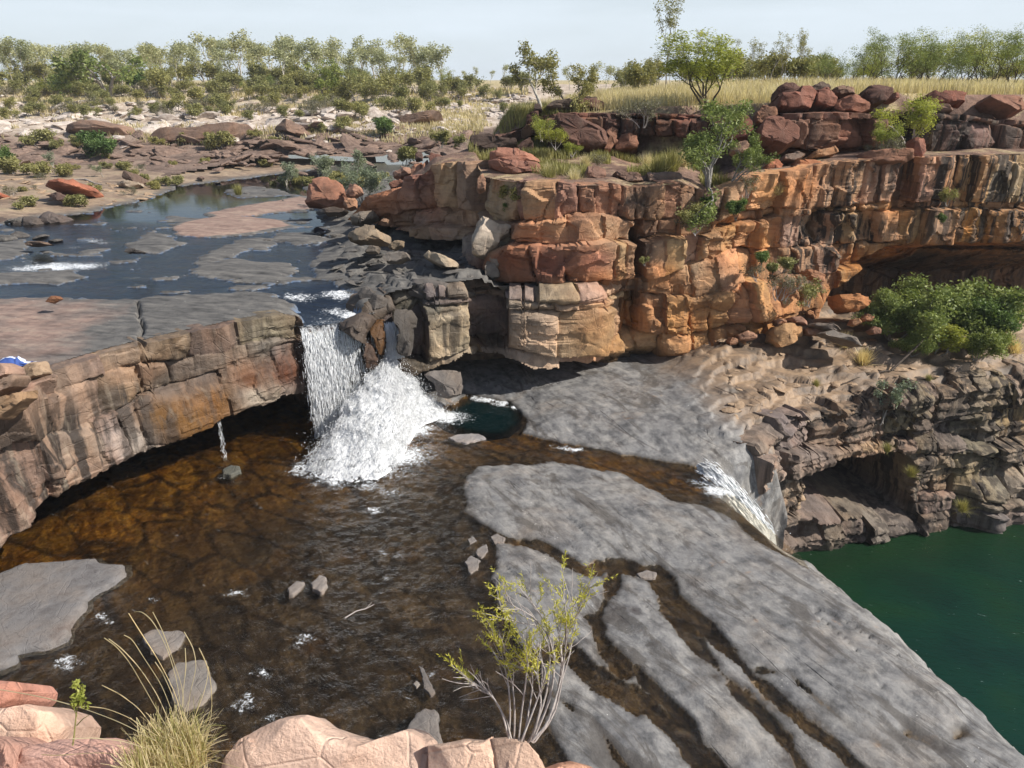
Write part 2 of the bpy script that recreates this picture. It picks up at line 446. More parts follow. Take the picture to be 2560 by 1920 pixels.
def wet_rock_material():
    m = M("lower_shelf_rock")
    c = m.co()
    aniso = m.co((1.6, 0.5, 1), (0, 0, math.radians(-28)))
    big = m.noise(c, 0.7, 6, 0.6, 0.5)
    mid = m.noise(c, 3.0, 6, 0.62)
    fib = m.noise(aniso, 3.0, 8, 0.68, 0.4)
    tone = m.math('ADD', m.math('MULTIPLY', fib, .35), m.math('MULTIPLY', m.noise(c, 1.6, 9, .68, .4), .65))
    dry = m.ramp(tone, [(0.34, (0.065, 0.062, 0.060)), (0.44, (0.150, 0.148, 0.147)), (0.54, (0.242, 0.236, 0.228)), (0.66, (0.168, 0.169, 0.173))])
    warm = m.mr(m.noise(c, 0.45, 6, 0.65, 0.6), 0.52, 0.72, 0, 0.55)
    dry = m.mix(warm, dry, (0.225, 0.18, 0.14))
    rust = m.mr(m.noise(c, 0.9, 5, 0.6), 0.66, 0.74, 0, 0.7)
    dry = m.mix(rust, dry, (0.33, 0.20, 0.11))
    dk = m.ramp(mid, [(0.32, (0.50, 0.50, 0.52)), (0.52, (1, 1, 1)), (0.72, (1.3, 1.27, 1.22))])
    dry = m.mix(0.85, dry, dk, 'MULTIPLY')
    dry = m.mix(.9, dry, m.ramp(big, [(.3, (.66, .67, .70)), (.5, (1, 1, 1)), (.7, (1.12, 1.08, 1.02))]), 'MULTIPLY')
    stn = m.mr(m.noise(m.co((1.3, .38, 1), (0, 0, math.radians(-28))), 0.8, 8, .72, .9), .54, .60, 0, .72)
    dry = m.mix(stn, dry, (0.075, 0.066, 0.058))
    spk = m.mr(m.voro(c, 4.5), 0.07, 0.04, 0, 0.9)
    spk = m.math('MULTIPLY', spk, m.mr(m.noise(c, 1.3, 3), 0.5, 0.6))
    dry = m.mix(spk, dry, (0.72, 0.70, 0.66))
    vein = m.voro(m.co((0.5, 0.5, 0.5), (0, 0, 0.6)), 1.1, 'DISTANCE_TO_EDGE')
    vn = m.math('ADD', vein, m.math('MULTIPLY', m.noise(c, 2.2, 6, 0.7), 0.30))
    vm = m.math('MULTIPLY', m.mr(m.math('ABSOLUTE', m.math('SUBTRACT', vn, 0.30)), 0.0, 0.010, 0.42, 0.0), m.mr(m.noise(c, .45, 3, .5), .52, .68))
    dry = m.mix(vm, dry, (0.46, 0.43, 0.39))
    # terrace behind the shelf is warm sandstone
    ter = m.ramp(m.noise(c, 1.1, 7, 0.65, 0.4), [(0.3, (0.10, 0.080, 0.062)), (0.48, (0.235, 0.165, 0.11)), (0.62, (0.34, 0.235, 0.15)), (0.8, (0.18, 0.15, 0.12))])
    dry = m.mix(m.attr('warm', 'Fac'), dry, ter)
    varn = m.mr(m.noise(m.co((.9, 1.6, 1)), 0.8, 7, .68, .5), 0.50, 0.66, 0, 0.75)
    dry = m.mix(m.math('MULTIPLY', varn, m.attr('warm', 'Fac')), dry, (0.085, 0.072, 0.062))
    lich = m.mr(m.noise(c, 9, 5, 0.7), 0.60, 0.70, 0, 0.5)
    dry = m.mix(lich, dry, (0.10, 0.098, 0.095))
    # wet bed under the sheet of running water: dark rock with amber and olive algae
    bed = m.ramp(m.noise(aniso, 1.6, 9, 0.7, 0.8), [(0.28, (0.030, 0.022, 0.015)), (0.44, (0.105, 0.076, 0.046)), (0.56, (0.185, 0.135, 0.080)), (0.72, (0.125, 0.100, 0.078))])
    amb = m.ramp(m.noise(aniso, 1.9, 8, 0.72, 0.9), [(0.3, (0.06, 0.022, 0.003)), (0.45, (0.24, 0.110, 0.014)), (0.6, (0.44, 0.245, 0.045)), (0.78, (0.20, 0.19, 0.035))])
    bed = m.mix(m.attr('amber', 'Fac'), bed, amb)
    pl1 = m.co((1.0, .42, 1), (0, 0, math.radians(-50)))
    ve = m.math('ADD', m.voro(pl1, 1.0, 'DISTANCE_TO_EDGE'), m.math('MULTIPLY', m.math('SUBTRACT', mid, .5), .22))
    vc = m.n('TexVoronoi'); m.put(vc.inputs['Vector'], pl1); vc.inputs['Scale'].default_value = 1.0
    bed = m.mix(.55, bed, m.ramp(vc.outputs['Color'], [(.15, (.45, .43, .42)), (.5, (1, 1, 1)), (.85, (1.5, 1.42, 1.3))]), 'MULTIPLY')
    bed = m.mix(m.mr(ve, 0.0, .09, .75, 0.0), bed, (.014, .010, .007))
    bed = m.mix(.85, bed, m.ramp(m.noise(aniso, 0.55, 6, .65, .8), [(.32, (.40, .38, .36)), (.5, (1, 1, 1)), (.68, (1.45, 1.4, 1.3))]), 'MULTIPLY')
    bed = m.mix(m.mr(mid, 0.33, 0.60, 0.6, 0.0), bed, (0.016, 0.012, 0.009))
    bed = m.mix(m.attr('pool', 'Fac'), bed, (0.004, 0.034, 0.036))
    edge = m.math('ADD', m.attr('dry', 'Fac'), m.math('MULTIPLY', m.math('SUBTRACT', mid, 0.5), 0.12))
    df = m.mr(edge, -0.02, 0.05)
    dry = m.mix(m.mr(edge, 0.03, 0.20, 0.62, 0.0), dry, (0.045, 0.038, 0.032))
    col = m.mix(df, bed, dry)
    fine = m.noise(c, 22, 6, 0.7)
    h = m.math('ADD', m.math('MULTIPLY', fib, 0.25), m.math('ADD', m.math('MULTIPLY', fine, 0.26), m.math('MULTIPLY', mid, 0.5)))
    cra = m.math('ADD', m.voro(m.co((1.1, 0.10, 1), (0, 0, math.radians(-28))), 1.0, 'DISTANCE_TO_EDGE'), m.math('MULTIPLY', m.math('SUBTRACT', mid, .5), 0.05))
    crb = m.math('ADD', m.voro(m.co((0.6, 0.07, 1), (0, 0, math.radians(-36))), 0.8, 'DISTANCE_TO_EDGE'), m.math('MULTIPLY', m.math('SUBTRACT', mid, .5), 0.04))
    cm = m.math('MAXIMUM', m.mr(cra, 0.0, 0.022, 1, 0), m.mr(crb, 0.0, 0.020, 1, 0))
    cm = m.math('MULTIPLY', cm, m.mr(m.noise(c, 0.6, 4, .6), .50, .72))
    cm = m.math('MULTIPLY', cm, df)
    col = m.mix(m.math('MULTIPLY', cm, .7), col, (0.04, 0.026, 0.022))
    h = m.math('SUBTRACT', h, m.math('MULTIPLY', cm, .6))
    nb = m.bump(h, 0.75, 0.07)
    return m.done(m.bsdf(col, m.mr(df, 0, 1, 0.35, 0.58), nb, 0.35))

def build_lower_shelf():
    xs = np.concatenate([np.arange(-21, 12.5, 0.062), np.arange(12.5, 36, 0.14)])
    ys = np.concatenate([np.arange(5.5, 28, 0.062), np.arange(28, 46, 0.13)])
    X, Y = np.meshgrid(xs, ys, indexing='ij')
    Z, s, pl, ps = h_lower(X, Y)
    keep = ~((ps > 4.6) | ((ps > -0.12) & (Y > 22.9) & (X > 9.4)))
    keep &= ~((ps > 0.8) & (Y > 20.3) & (ldist(CHUTE[:, :2], X, Y) > 1.1))
    fm = keep[:-1, :-1] & keep[1:, :-1] & keep[:-1, 1:] & keep[1:, 1:]
    fm &= ~((X[:-1, :-1] < -5) & (Y[:-1, :-1] > 32))
    V = np.stack([X, Y, Z], -1).reshape(-1, 3)
    wall = ldist(np.array([(-15, 13), (-13.6, 16.7), (-11.6, 20.7), (-7.65, 24.6), (-5, 25.5)]), X, Y)
    amber = np.clip(1.05 - (wall - 0.5) / 5.4 + 0.25 * f2(X * .5, Y * .5, 3, 61), 0, 1)
    creek = ldist(dpoly([(990, 940), (1130, 950), (1250, 985), (1400, 1020), (1530, 1045)], 0), X, Y)
    amber = np.maximum(amber, 0.75 * sm(1.0, .2, creek))
    amber = np.maximum(amber, 0.40 * sm(.4, .85, n2(X * 1.1 + 4, Y * 1.1, 66)))
    warm = sm(6.3, 9.0, X + 0.8 * f2(X * .6, Y * .6, 3, 62) + 0.25 * (Y - 25)) * sm(22.5, 24, Y)
    s = np.where(((Z < -0.42) | (ps > -.2)) & (pl < -.2), 0.6, s)
    at = {'dry': ('POINT', s.ravel()), 'amber': ('POINT', amber.ravel()), 'pool': ('POINT', sm(-.05, .5, pl).ravel()), 'warm': ('POINT', warm.ravel())}
    V, Fc, at = compact(V, grid_faces(len(xs), len(ys), fm), at)
    o = link("rock_shelf", mesh_np("rock_shelf", V, Fc, wet_rock_material(), at))
    return tag(o, "broad grey rock shelf with wet brown channels below the waterfall", "rock shelf", kind='structure')

# ------------------------------------------------------------------ water
def water_material(name, tint, rip_scale=(2.2, 2.2, 1), rip=0.5, foam=True, stretch_rot=0.0, rough=0.06, body=None, pool=False, ior=1.33):
    m = M(name)
    c = m.co(rip_scale, (0, 0, stretch_rot))
    r1 = m.noise(c, 1.0, 4, 0.6, 0.4)
    r2 = m.noise(c, 3.7, 4, 0.65, 0.3)
    h = m.math('ADD', m.math('MULTIPLY', r1, 0.7), m.math('MULTIPLY', r2, 0.42))
    st = m.math('MULTIPLY', m.attr('ripple', 'Fac'), rip)
    nb = m.bump(h, st, 0.12)
    fr = m.n("Fresnel"); fr.inputs[0].default_value = ior
    m.t.links.new(nb, fr.inputs['Normal'])
    gl = m.n("BsdfGlossy"); gl.inputs['Roughness'].default_value = rough
    m.t.links.new(nb, gl.inputs['Normal'])
    if body is None:
        tr = m.n("BsdfTransparent"); m.put(tr.inputs[0], tint)
    else:
        tr = m.n("BsdfDiffuse"); m.put(tr.inputs[0], body(m) if callable(body) else body)
    ms = m.n("MixShader")
    m.t.links.new(fr.outputs[0], ms.inputs[0]); m.t.links.new(tr.outputs[0], ms.inputs[1]); m.t.links.new(gl.outputs[0], ms.inputs[2])
    sh = ms.outputs[0]
    if pool:
        df = m.n('BsdfDiffuse'); m.put(df.inputs[0], (0.0012, 0.0095, 0.0105))
        mp = m.n('MixShader'); m.put(mp.inputs[0], m.math('MULTIPLY', m.attr('pool', 'Fac'), .88))
        m.t.links.new(tr.outputs[0], mp.inputs[1]); m.t.links.new(df.outputs[0], mp.inputs[2]); m.t.links.new(mp.outputs[0], ms.inputs[1])
    if foam:
        fn = m.noise(m.co((3.2, 3.2, 3.2)), 2.4, 8, 0.75, 1.2)
        fm = m.math('ADD', m.attr('foam', 'Fac'), m.math('MULTIPLY', m.math('SUBTRACT', fn, 0.5), 2.6))
        fm = m.mr(fm, 0.55, 0.95, 0, .95)
        fm = m.math('MULTIPLY', fm, m.mr(m.attr('foam', 'Fac'), 0.02, 0.2))
        fk = m.mr(m.noise(m.co((1.0, 5.0, 1), (0, 0, stretch_rot)), 2.0, 5, 0.6, 1.6), 0.68, 0.76, 0, 0.5)
        fk = m.math('MULTIPLY', fk, m.mr(m.noise(m.co(), 0.7, 3, .5), .45, .62))
        fm = m.math('MAXIMUM', fm, m.math('MULTIPLY', fk, m.mr(m.attr('ripple', 'Fac'), .5, .9)))
        fb = m.bsdf((0.82, 0.85, 0.88), 0.5, m.bump(fn, 0.8, 0.08), 0.3)
        m2 = m.n("MixShader")
        m.t.links.new(fm, m2.inputs[0]); m.t.links.new(sh, m2.inputs[1]); m.t.links.new(fb, m2.inputs[2])
        sh = m2.outputs[0]
    return m.done(sh)

FOAM_LOW = [  # riffles on the lower water, photo position (display px), radius m, strength
    (770,1010,1.0,1.0),(700,1010,.7,1.0),(850,985,.9,1.0),(890,930,.6,1.0),(800,1050,.35,.75),(840,1060,.3,.7),(760,1075,.25,.55),(805,1100,.25,.7),(720,1040,.4,.8),
    (512,1282,.20,.75),(480,1290,.15,.5),(655,1378,.22,.7),(640,1395,.16,.6),(215,1330,.18,.7),(240,1335,.15,.6),(140,1437,.25,.75),(165,1430,.15,.6),
    (568,1455,.15,.8),(580,1465,.1,.7),(530,1515,.14,.6),(580,1545,.14,.6),(835,1245,.14,.6),(860,1200,.16,.6),(820,1195,.16,.6),(1240,972,.22,.9),(1220,970,.2,.8),
    (1205,965,.2,.5),(340,1290,.16,.5),(310,1310,.12,.5),(930,1453,.12,.6),(985,1455,.1,.5),(960,1445,.1,.4),(1160,1010,.3,.4),(1530,1040,.4,.9),(1555,1060,.4,1.0),
    (1050,862,.28,1.0),(1085,870,.25,.9),(1115,880,.2,.9),(1025,858,.2,.8),(880,1465,.1,.5),(700,1300,.12,.45),(610,1350,.12,.5),(420,1250,.12,.4),(560,1095,.18,.35),
    (490,1030,.2,.5),(670,1175,.12,.4),(600,1230,.1,.4),(770,1420,.1,.4),(850,1400,.1,.4),(1010,1490,.1,.4),(430,1330,.1,.4),(370,1150,.1,.3),(960,900,.6,1.0)]
def foam_field(lst, z, X, Y):
    f = np.zeros(X.shape)
    WX = X + 0.28 * f2(X * 2.0, Y * 2.0, 4, 91); WY = Y + 0.28 * f2(X * 2.0 + 7, Y * 2.0, 4, 92)
    for u, v, r, a in lst:
        x0, y0 = at_z(u * K, v * K, z)
        d = np.hypot((WX - x0) * 0.85 + 0.2 * (WY - y0), (WY - y0) * 1.35) / r
        f = np.maximum(f, a * np.exp(-(d * 0.95) ** 2))
    return f
def build_lower_water():
    xs = np.arange(-21, 7.9, 0.075); ys = np.arange(5.5, 29, 0.075)
    X, Y = np.meshgrid(xs, ys, indexing='ij')
    ps = psdf(POOLSIDE, X, Y)
    hz, s, pl, _ = h_lower(X, Y)
    Z = 0.0 + 0.020 * f2(X * 1.4, Y * 1.4, 3, 71) + 0.012 * f2(X * 4, Y * 4, 2, 72)
    foam = foam_field([(u, v, r * 1.5, a) for u, v, r, a in FOAM_LOW], 0.0, X, Y)
    foam = np.maximum(foam, 0.20 * sm(0.25, 0.8, f2(X * 1.1, Y * 1.1, 3, 73)) * (pl < -.3))
    calm = sm(0.2, -0.6, pl)
    dip = np.maximum(ps + 0.25, 0); Z = Z - 0.4 * dip * dip
    keep = (ps < -0.05) & (s < 0.35) & (hz < 0.25)
    fm = keep[:-1, :-1] | keep[1:, 1:]
    V = np.stack([X, Y, Z], -1).reshape(-1, 3)
    at = {'foam': ('POINT', foam.ravel()), 'ripple': ('POINT', (0.25 + 0.75 * calm).ravel()), 'pool': ('POINT', sm(-.05, .55, pl).ravel())}
    V, Fc, at = compact(V, grid_faces(len(xs), len(ys), fm), at)
    mat = water_material("shallow_brown_water", (0.95, 0.88, 0.74), (2.4, 4.2, 1), 2.0, True, 0.5, 0.06, None, True, 1.38)
    o = link("stream_water", mesh_np("stream_water", V, Fc, mat, at))
    tag(o, "shallow tea coloured water spreading over the lower rock shelf", "water", kind='structure')
def build_gorge_pool():
    xs = np.concatenate([np.arange(5, 30, 0.25), np.arange(30, 90, 2.0)]); ys = np.concatenate([np.arange(-6, 34, 0.25), np.arange(34, 60, 2.0)])
    X, Y = np.meshgrid(xs, ys, indexing='ij')
    Z = -6.0 + 0.02 * f2(X * .8, Y * .8, 3, 81)
    V = np.stack([X, Y, Z], -1).reshape(-1, 3)
    ps = psdf(POOLSIDE, X, Y)
    foam = 0.9 * np.exp(-((X - 9.6) ** 2 + (Y - 22.4) ** 2) / 0.5)
    at = {'foam': ('POINT', foam.ravel()), 'ripple': ('POINT', np.ones(X.size)), 'shore': ('POINT', np.exp(-np.maximum(ps - 1.5, 0) / 2.0).ravel())}
    def body(m):
        c = m.co()
        n = m.noise(c, 0.35, 3, 0.5, 0.3)
        col = m.ramp(n, [(0.3, (0.0030, 0.0185, 0.0150)), (0.55, (0.0040, 0.0270, 0.0175)), (0.75, (0.0075, 0.0320, 0.0140))])
        return m.mix(m.math('MULTIPLY', m.attr('shore', 'Fac'), 0.6), col, (0.011, 0.028, 0.008))
    mat = water_material("deep_green_water", None, (1.3, 2.8, 1), 0.45, True, 0.2, 0.08, body)
    o = link("gorge_pool_water", mesh_np("gorge_pool_water", V, grid_faces(len(xs), len(ys)), mat, at))
    tag(o, "deep dark green pool in the gorge below the shelf", "water", kind='structure')

# =====================================================================================
#  UPPER SHELF
# =====================================================================================
ZU = 4.45
UP_ROCK = [dpoly(p, ZU) for p in [
    [(-900,700),(-300,655),(0,642),(60,640),(150,642),(230,650),(300,648),(400,638),(520,632),(598,634),(640,660),(652,700),(648,740),(500,760),(300,800),(0,900),(-900,1100)],
    [(360,492),(480,462),(560,470),(620,478),(640,490),(560,505),(500,512),(420,516),(370,510)],
    [(430,462),(540,443),(655,424),(700,440),(700,452),(600,462),(540,470),(470,474)],
    [(270,532),(330,506),(400,512),(395,535),(340,550),(290,548)],
    [(405,560),(450,545),(480,530),(520,520),(560,515),(602,530),(580,545),(540,540),(500,555),(450,576)],
    [(390,587),(500,560),(620,570),(640,580),(620,598),(690,604),(600,613),(480,606)],
    [(0,590),(150,585),(182,600),(120,615),(-200,622),(-200,590)],
    [(602,502),(680,506),(702,520),(640,531),(600,520)],
    [(-120,545),(40,520),(72,545),(20,562),(-120,570)],
    [(690,470),(704,500),(712,525),(690,548),(668,568),(690,600),(745,622),(792,655),(800,672),(860,664),(1500,700),(1500,380),(760,380),(660,405)],
    [(70,585),(118,578),(118,584),(74,590)],[(85,545),(112,540),(112,547),(88,549)],[(320,500),(340,494),(345,500),(325,505)],
    [(490,412),(540,405),(600,410),(640,422),(520,428)], [(170,545),(235,535),(240,541),(180,552)],
    [(240,565),(300,560),(310,566),(250,571)], [(330,602),(380,598),(384,603),(334,607)]]]
SHORE = dpoly([(-600,545),(-60,490),(0,486),(100,470),(200,458),(330,428),(390,402),(480,392),(600,376),(690,366),(780,352),(830,352),(835,338),(1000,330),(1000,250),(-900,250)], ZU)
def up_sdf(x, y):
    wob = (0.22 + 0.016 * y) * f2(x * .45 + .2 * y, y * .9, 5, 103, .68)
    s = np.full(np.shape(x), -50.0)
    for p in UP_ROCK:
        lo = p.min(0) - 3; hi = p.max(0) + 3
        m_ = (x > lo[0]) & (x < hi[0]) & (y > lo[1]) & (y < hi[1])
        if m_.any():
            s[m_] = np.maximum(s[m_], psdf(p, x[m_], y[m_]))
    isl = 1.6 * (f2(x * .42 + .12 * y, y * .95, 4, 131, .6) - .44)
    s = np.where((y > 25.5) & (y < 48) & (x < -9.5), np.maximum(s, np.minimum(isl, .8)), s)
    m_ = y > 30
    sh = np.full(np.shape(x), -50.0)
    if m_.any(): sh[m_] = psdf(SHORE, x[m_], y[m_])
    return s + wob, sh + wob * 0.7, wob
def h_upper(x, y):
    x = np.asarray(x, float); y = np.asarray(y, float)
    s, sh, wob = up_sdf(x, y)
    plat = sm(30, 24, y - 0.3 * x)
    lay = f2(x * .35 + .2 * y, y * .9, 5, 111)
    dry = 0.03 + 0.10 * (1 - np.exp(-np.maximum(s, 0) / 0.5)) + 0.05 * lay * sm(0, 1, s)
    rt = sm(-9.5, -5.5, x - (y - 27) * -0.12) * sm(25, 28, y)
    step = f2(x * .55, y * .8, 4, 115)
    dry = dry + rt * sm(0, 1.5, s) * (0.15 + 0.18 * np.round(step * 3.5) + 0.05 * sm(26, 34, y) + .05 * f2(x * 2.5, y * 2.5, 3, 117))
    bank = 0.05 + 0.25 * sm(0, 4, sh) + 0.35 * sm(3, 12, sh) + 0.10 * f2(x * .4, y * .6, 4, 116) * sm(0, 3, sh)
    bed = -0.06 - 0.12 * (1 - np.exp(np.minimum(s, 0) / 1.0)) + 0.05 * lay
    z = np.where(s > 0, dry, np.minimum(bed, -.01))
    z = np.where(sh > 0, np.maximum(z, bank), z)
    cr = ldist(dpoly([(296,655),(302,675),(300,690),(312,715),(302,735),(308,760),(306,790)], ZU), x, y) + .03 * n2(x * 5, y * 5, 3)
    z = z - 0.30 * np.exp(-(cr / 0.045) ** 2)
    lip = np.hypot(x + 6.3, (y - 25.0))
    drop = 0.50 * sm(4.5, 0.4, lip) * sm(0.5, -0.3, s)
    return ZU + z - drop, s, sh
EDGE = [(-20,2),(-17.6,7),(-15.6,12.4),(-13.75,16.7),(-11.75,20.7),(-10.0,22.6),(-7.75,24.55),(-6.8,25.1),(-5.6,25.6),(-4.9,26.3),(-4.3,26.6),(-3.2,27.05),(-1.9,27.3),(-0.8,27.75),(0.4,27.75),(2,27.75),(3.3,28.2),(4.6,29.6)]

def upper_rock_material():
    m = M("upper_shelf_rock")
    c = m.co()
    flow = m.co((0.45, 1.7, 1), (0, 0, math.radians(12)))
    fib = m.noise(flow, 1.6, 8, 0.66, 0.5)
    mid = m.noise(c, 2.6, 8, 0.7)
    grey = m.ramp(fib, [(0.3, (0.045, 0.043, 0.041)), (0.48, (0.118, 0.112, 0.105)), (0.65, (0.180, 0.168, 0.152))])
    pink = m.ramp(fib, [(0.3, (0.19, 0.125, 0.10)), (0.5, (0.30, 0.205, 0.165)), (0.7, (0.40, 0.30, 0.23))])
    tan = m.ramp(m.noise(m.co((.25, .5, 1)), 1.0, 8, .7, .5), [(0.3, (0.10, 0.075, 0.055)), (0.46, (0.25, 0.18, 0.13)), (0.58, (0.36, 0.27, 0.185)), (0.72, (0.24, 0.21, 0.12))])
    pf = m.mr(m.math('ADD', m.attr('pink', 'Fac'), m.math('MULTIPLY', m.math('SUBTRACT', m.noise(c, 0.6, 5, 0.6), 0.5), 0.9)), 0.3, 0.7)
    dry = m.mix(pf, grey, pink)
    dry = m.mix(m.attr('shore', 'Fac'), dry, tan)
    dk = m.ramp(mid, [(0.3, (0.55, 0.55, 0.56)), (0.55, (1, 1, 1)), (0.8, (1.2, 1.2, 1.16))])
    dry = m.mix(0.8, dry, dk, 'MULTIPLY')
    spk = m.mr(m.voro(c, 2.6), 0.09, 0.05, 0, 0.8)
    spk = m.math('MULTIPLY', spk, m.mr(m.noise(c, 0.8, 3), 0.5, 0.6))
    dry = m.mix(spk, dry, (0.62, 0.60, 0.56))
    bed = m.ramp(m.noise(flow, 2.0, 8, 0.7, 0.6), [(0.3, (0.030, 0.046, 0.080)), (0.44, (0.105, 0.160, 0.255)), (0.54, (0.150, 0.185, 0.235)), (0.62, (0.090, 0.090, 0.092)), (0.78, (0.18, 0.15, 0.12))])  # blue stops put the stream's sky reflection into the bed colour
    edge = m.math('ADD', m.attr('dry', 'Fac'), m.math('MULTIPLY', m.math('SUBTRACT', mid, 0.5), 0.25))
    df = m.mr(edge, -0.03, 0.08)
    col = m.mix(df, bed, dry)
    h = m.math('ADD', m.math('MULTIPLY', fib, 0.6), m.math('ADD', m.math('MULTIPLY', mid, 0.5), m.math('MULTIPLY', m.noise(c, 16, 5, 0.7), 0.2)))
    return m.done(m.bsdf(col, m.mr(df, 0, 1, 0.35, 0.7), m.bump(h, 0.9, 0.10), 0.3))
def polar(r0, r1, dr, y0, y1, g):
    a = np.arange(r0, r1, dr)
    ny = int(math.log(y1 / y0) / math.log(g)) + 1
    y = y0 * g ** np.arange(ny)
    A, Y = np.meshgrid(a, y, indexing='ij')
    return A * Y, Y, A
def edge_mask(X, Y, path, inset):
    """True behind (away from the camera of) a cliff edge given as a polyline"""
    p = np.array(path)
    ratio = p[:, 0] / p[:, 1]
    o = np.argsort(ratio)
    ye = np.interp(X / Y, ratio[o], p[o, 1])
    return Y > ye + inset
def build_upper_shelf():
    X, Y, A = polar(-1.75, 0.20, 0.0032, 11.5, 76, 1.0037)
    Z, s, sh = h_upper(X, Y)
    keep = edge_mask(X, Y, EDGE, 0.30)
    fm = keep[:-1, :-1] & keep[1:, :-1] & keep[:-1, 1:] & keep[1:, 1:]
    pink = np.clip(sm(-10.5, -15.5, X + 0.15 * (Y - 22)) * sm(30, 24, Y), 0, 1) * 0.62
    pink = np.maximum(pink, 0.9 * sm(0, .6, psdf(UP_ROCK[1], X, Y)))
    pink = np.maximum(pink, 0.75 * sm(0, .6, psdf(UP_ROCK[2], X, Y)))
    shore = np.maximum(sm(0, 1.5, sh), 0.0)
    dry = np.maximum(s, sh)
    at = {'dry': ('POINT', dry.ravel()), 'pink': ('POINT', pink.ravel()), 'shore': ('POINT', shore.ravel())}
    V = np.stack([X, Y, Z], -1).reshape(-1, 3)
    V, Fc, at = compact(V, grid_faces(*X.shape, fm), at)
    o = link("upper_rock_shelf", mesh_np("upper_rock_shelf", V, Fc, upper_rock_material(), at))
    tag(o, "flat grey and pink rock shelf above the waterfall", "rock shelf", kind='structure')
FOAM_UP = [(635,635,.5,.8),(660,632,.5,.7),(730,627,.5,1.0),(715,628,.4,.8),(725,650,.5,.8),(760,655,.5,1.0),(780,662,.4,1.0),(700,665,.5,.6),(675,690,.4,.9),(690,700,.5,.9),(670,715,.5,1.0),
           (700,725,.5,.7),(660,680,.4,.8),(740,690,.35,.6),(120,577,1.0,1.0),(170,575,.9,.9),(60,580,.7,.8),(90,578,.9,.9),(210,572,.6,.6),(225,525,.5,.6),(200,520,.5,.7),(190,515,.4,.5),(160,535,.5,.5),(220,540,.5,.5),
           (680,522,.4,.8),(690,515,.4,.9),(700,525,.35,.8),(620,540,.3,.5),(290,600,.4,.5),(230,620,.3,.4),(540,555,.3,.4),(60,565,.5,.5),(330,540,.4,.35)]
def build_upper_water():
    X, Y, A = polar(-1.6, 0.08, 0.0040, 14, 100, 1.006)
    hz, s, sh = h_upper(X, Y)
    keep = edge_mask(X, Y, EDGE, -0.12) & (s < 0.6)
    fm = keep[:-1, :-1] & keep[1:, :-1] & keep[:-1, 1:] & keep[1:, 1:]
    lip = np.hypot(X + 6.3, Y - 25.0)
    calm = sm(41.5, 44.5, Y + 0.30 * (X + 24))
    Z = ZU - 0.50 * sm(4.5, 0.4, lip) + (1 - calm) * (0.020 * f2(X * 1.2, Y * 1.6, 3, 121) + 0.012 * f2(X * 3, Y * 4, 2, 122))
    foam = foam_field([(u, v, r * 1.3, a) for u, v, r, a in FOAM_UP], ZU, X, Y)
    foam = np.maximum(foam, 0.30 * (1 - calm) * sm(.2, .7, f2(X * .9, Y * 1.6, 3, 123)))
    at = {'foam': ('POINT', foam.ravel()), 'ripple': ('POINT', (0.015 + 0.985 * (1 - calm)).ravel())}
    V = np.stack([X, Y, Z], -1).reshape(-1, 3)
    V, Fc, at = compact(V, grid_faces(*X.shape, fm), at)
    mat = water_material("upper_stream_water", (0.88, 0.92, 0.95), (1.0, 3.0, 1), 0.34, True, 0.15, 0.06, None, False, 1.9)
    o = link("upper_stream_water", mesh_np("upper_stream_water", V, Fc, mat, at))
    tag(o, "blue rippling stream with a calm pond behind it on the upper shelf", "water", kind='structure')

# =====================================================================================
#  PLATEAU, BENCH AND FAR HILLSIDE
# =====================================================================================
MAIN = [(-10.5,39.4),(-9.2,38.2),(-7.4,36.8),(-6.0,35.7),(-4.2,34.6),(-2.2,33.5),(-1.5,32.8),(-1.28,30.9),(-0.4,29.5),(0.8,28.75),(2.0,28.5),(3.3,28.7),(4.5,29.3),(5.6,29.6),(7,29.9),(8.6,30.4),(10.6,31.3),(13,32.4),(17,33.6),(22,34.8),(30,36.5),(46,40)]
def path_dense(pts, step=0.04, soft=0.35):
    p = np.array(pts, float)
    L = np.concatenate([[0], np.cumsum(np.hypot(*np.diff(p, axis=0).T))])
    s = np.arange(0, L[-1], step)
    x = np.interp(s, L, p[:, 0]); y = np.interp(s, L, p[:, 1])
    k = int(soft / step)
    if k > 1:
        w = np.hanning(2 * k + 1); w /= w.sum()
        xp = np.concatenate([2 * x[0] - x[k:0:-1], x, 2 * x[-1] - x[-2:-k - 2:-1]]); yp = np.concatenate([2 * y[0] - y[k:0:-1], y, 2 * y[-1] - y[-2:-k - 2:-1]])
        x = np.convolve(xp, w, 'valid'); y = np.convolve(yp, w, 'valid')
    tx = np.gradient(x); ty = np.gradient(y); l = np.hypot(tx, ty)
    return s, x, y, ty / l, -tx / l
MS, MX, MY, MNX, MNY = path_dense(MAIN)
def main_sz(u, v):
    dx, dy, dz = rays(u, v)
    s = np.interp(dx / dy, MX / MY, MS)
    return s, CZ + np.interp(s, MS, MY) * dz / dy
TOP_UV = [(880,560),(920,492),(960,478),(1000,468),(1017,440),(1060,436),(1090,412),(1130,404),(1185,402),(1200,438),(1290,452),(1385,455),(1450,462),(1530,458),(1585,468),(1640,462),(1700,455),(1773,482),(1830,455),(1880,440),(1950,428),(2020,415),(2100,402),(2250,392),(2400,388),(2600,386)]
_ts, _tz = main_sz(*np.array(TOP_UV, float).T)
def main_top(s): return np.interp(s, _ts, _tz)
BAND = [(-9,46),(-2,42),(0.5,40.5),(3,39.6),(6,39.2),(9.5,38.8),(12,36.2),(16,36.4),(20,37.4),(33,40),(50,44)]
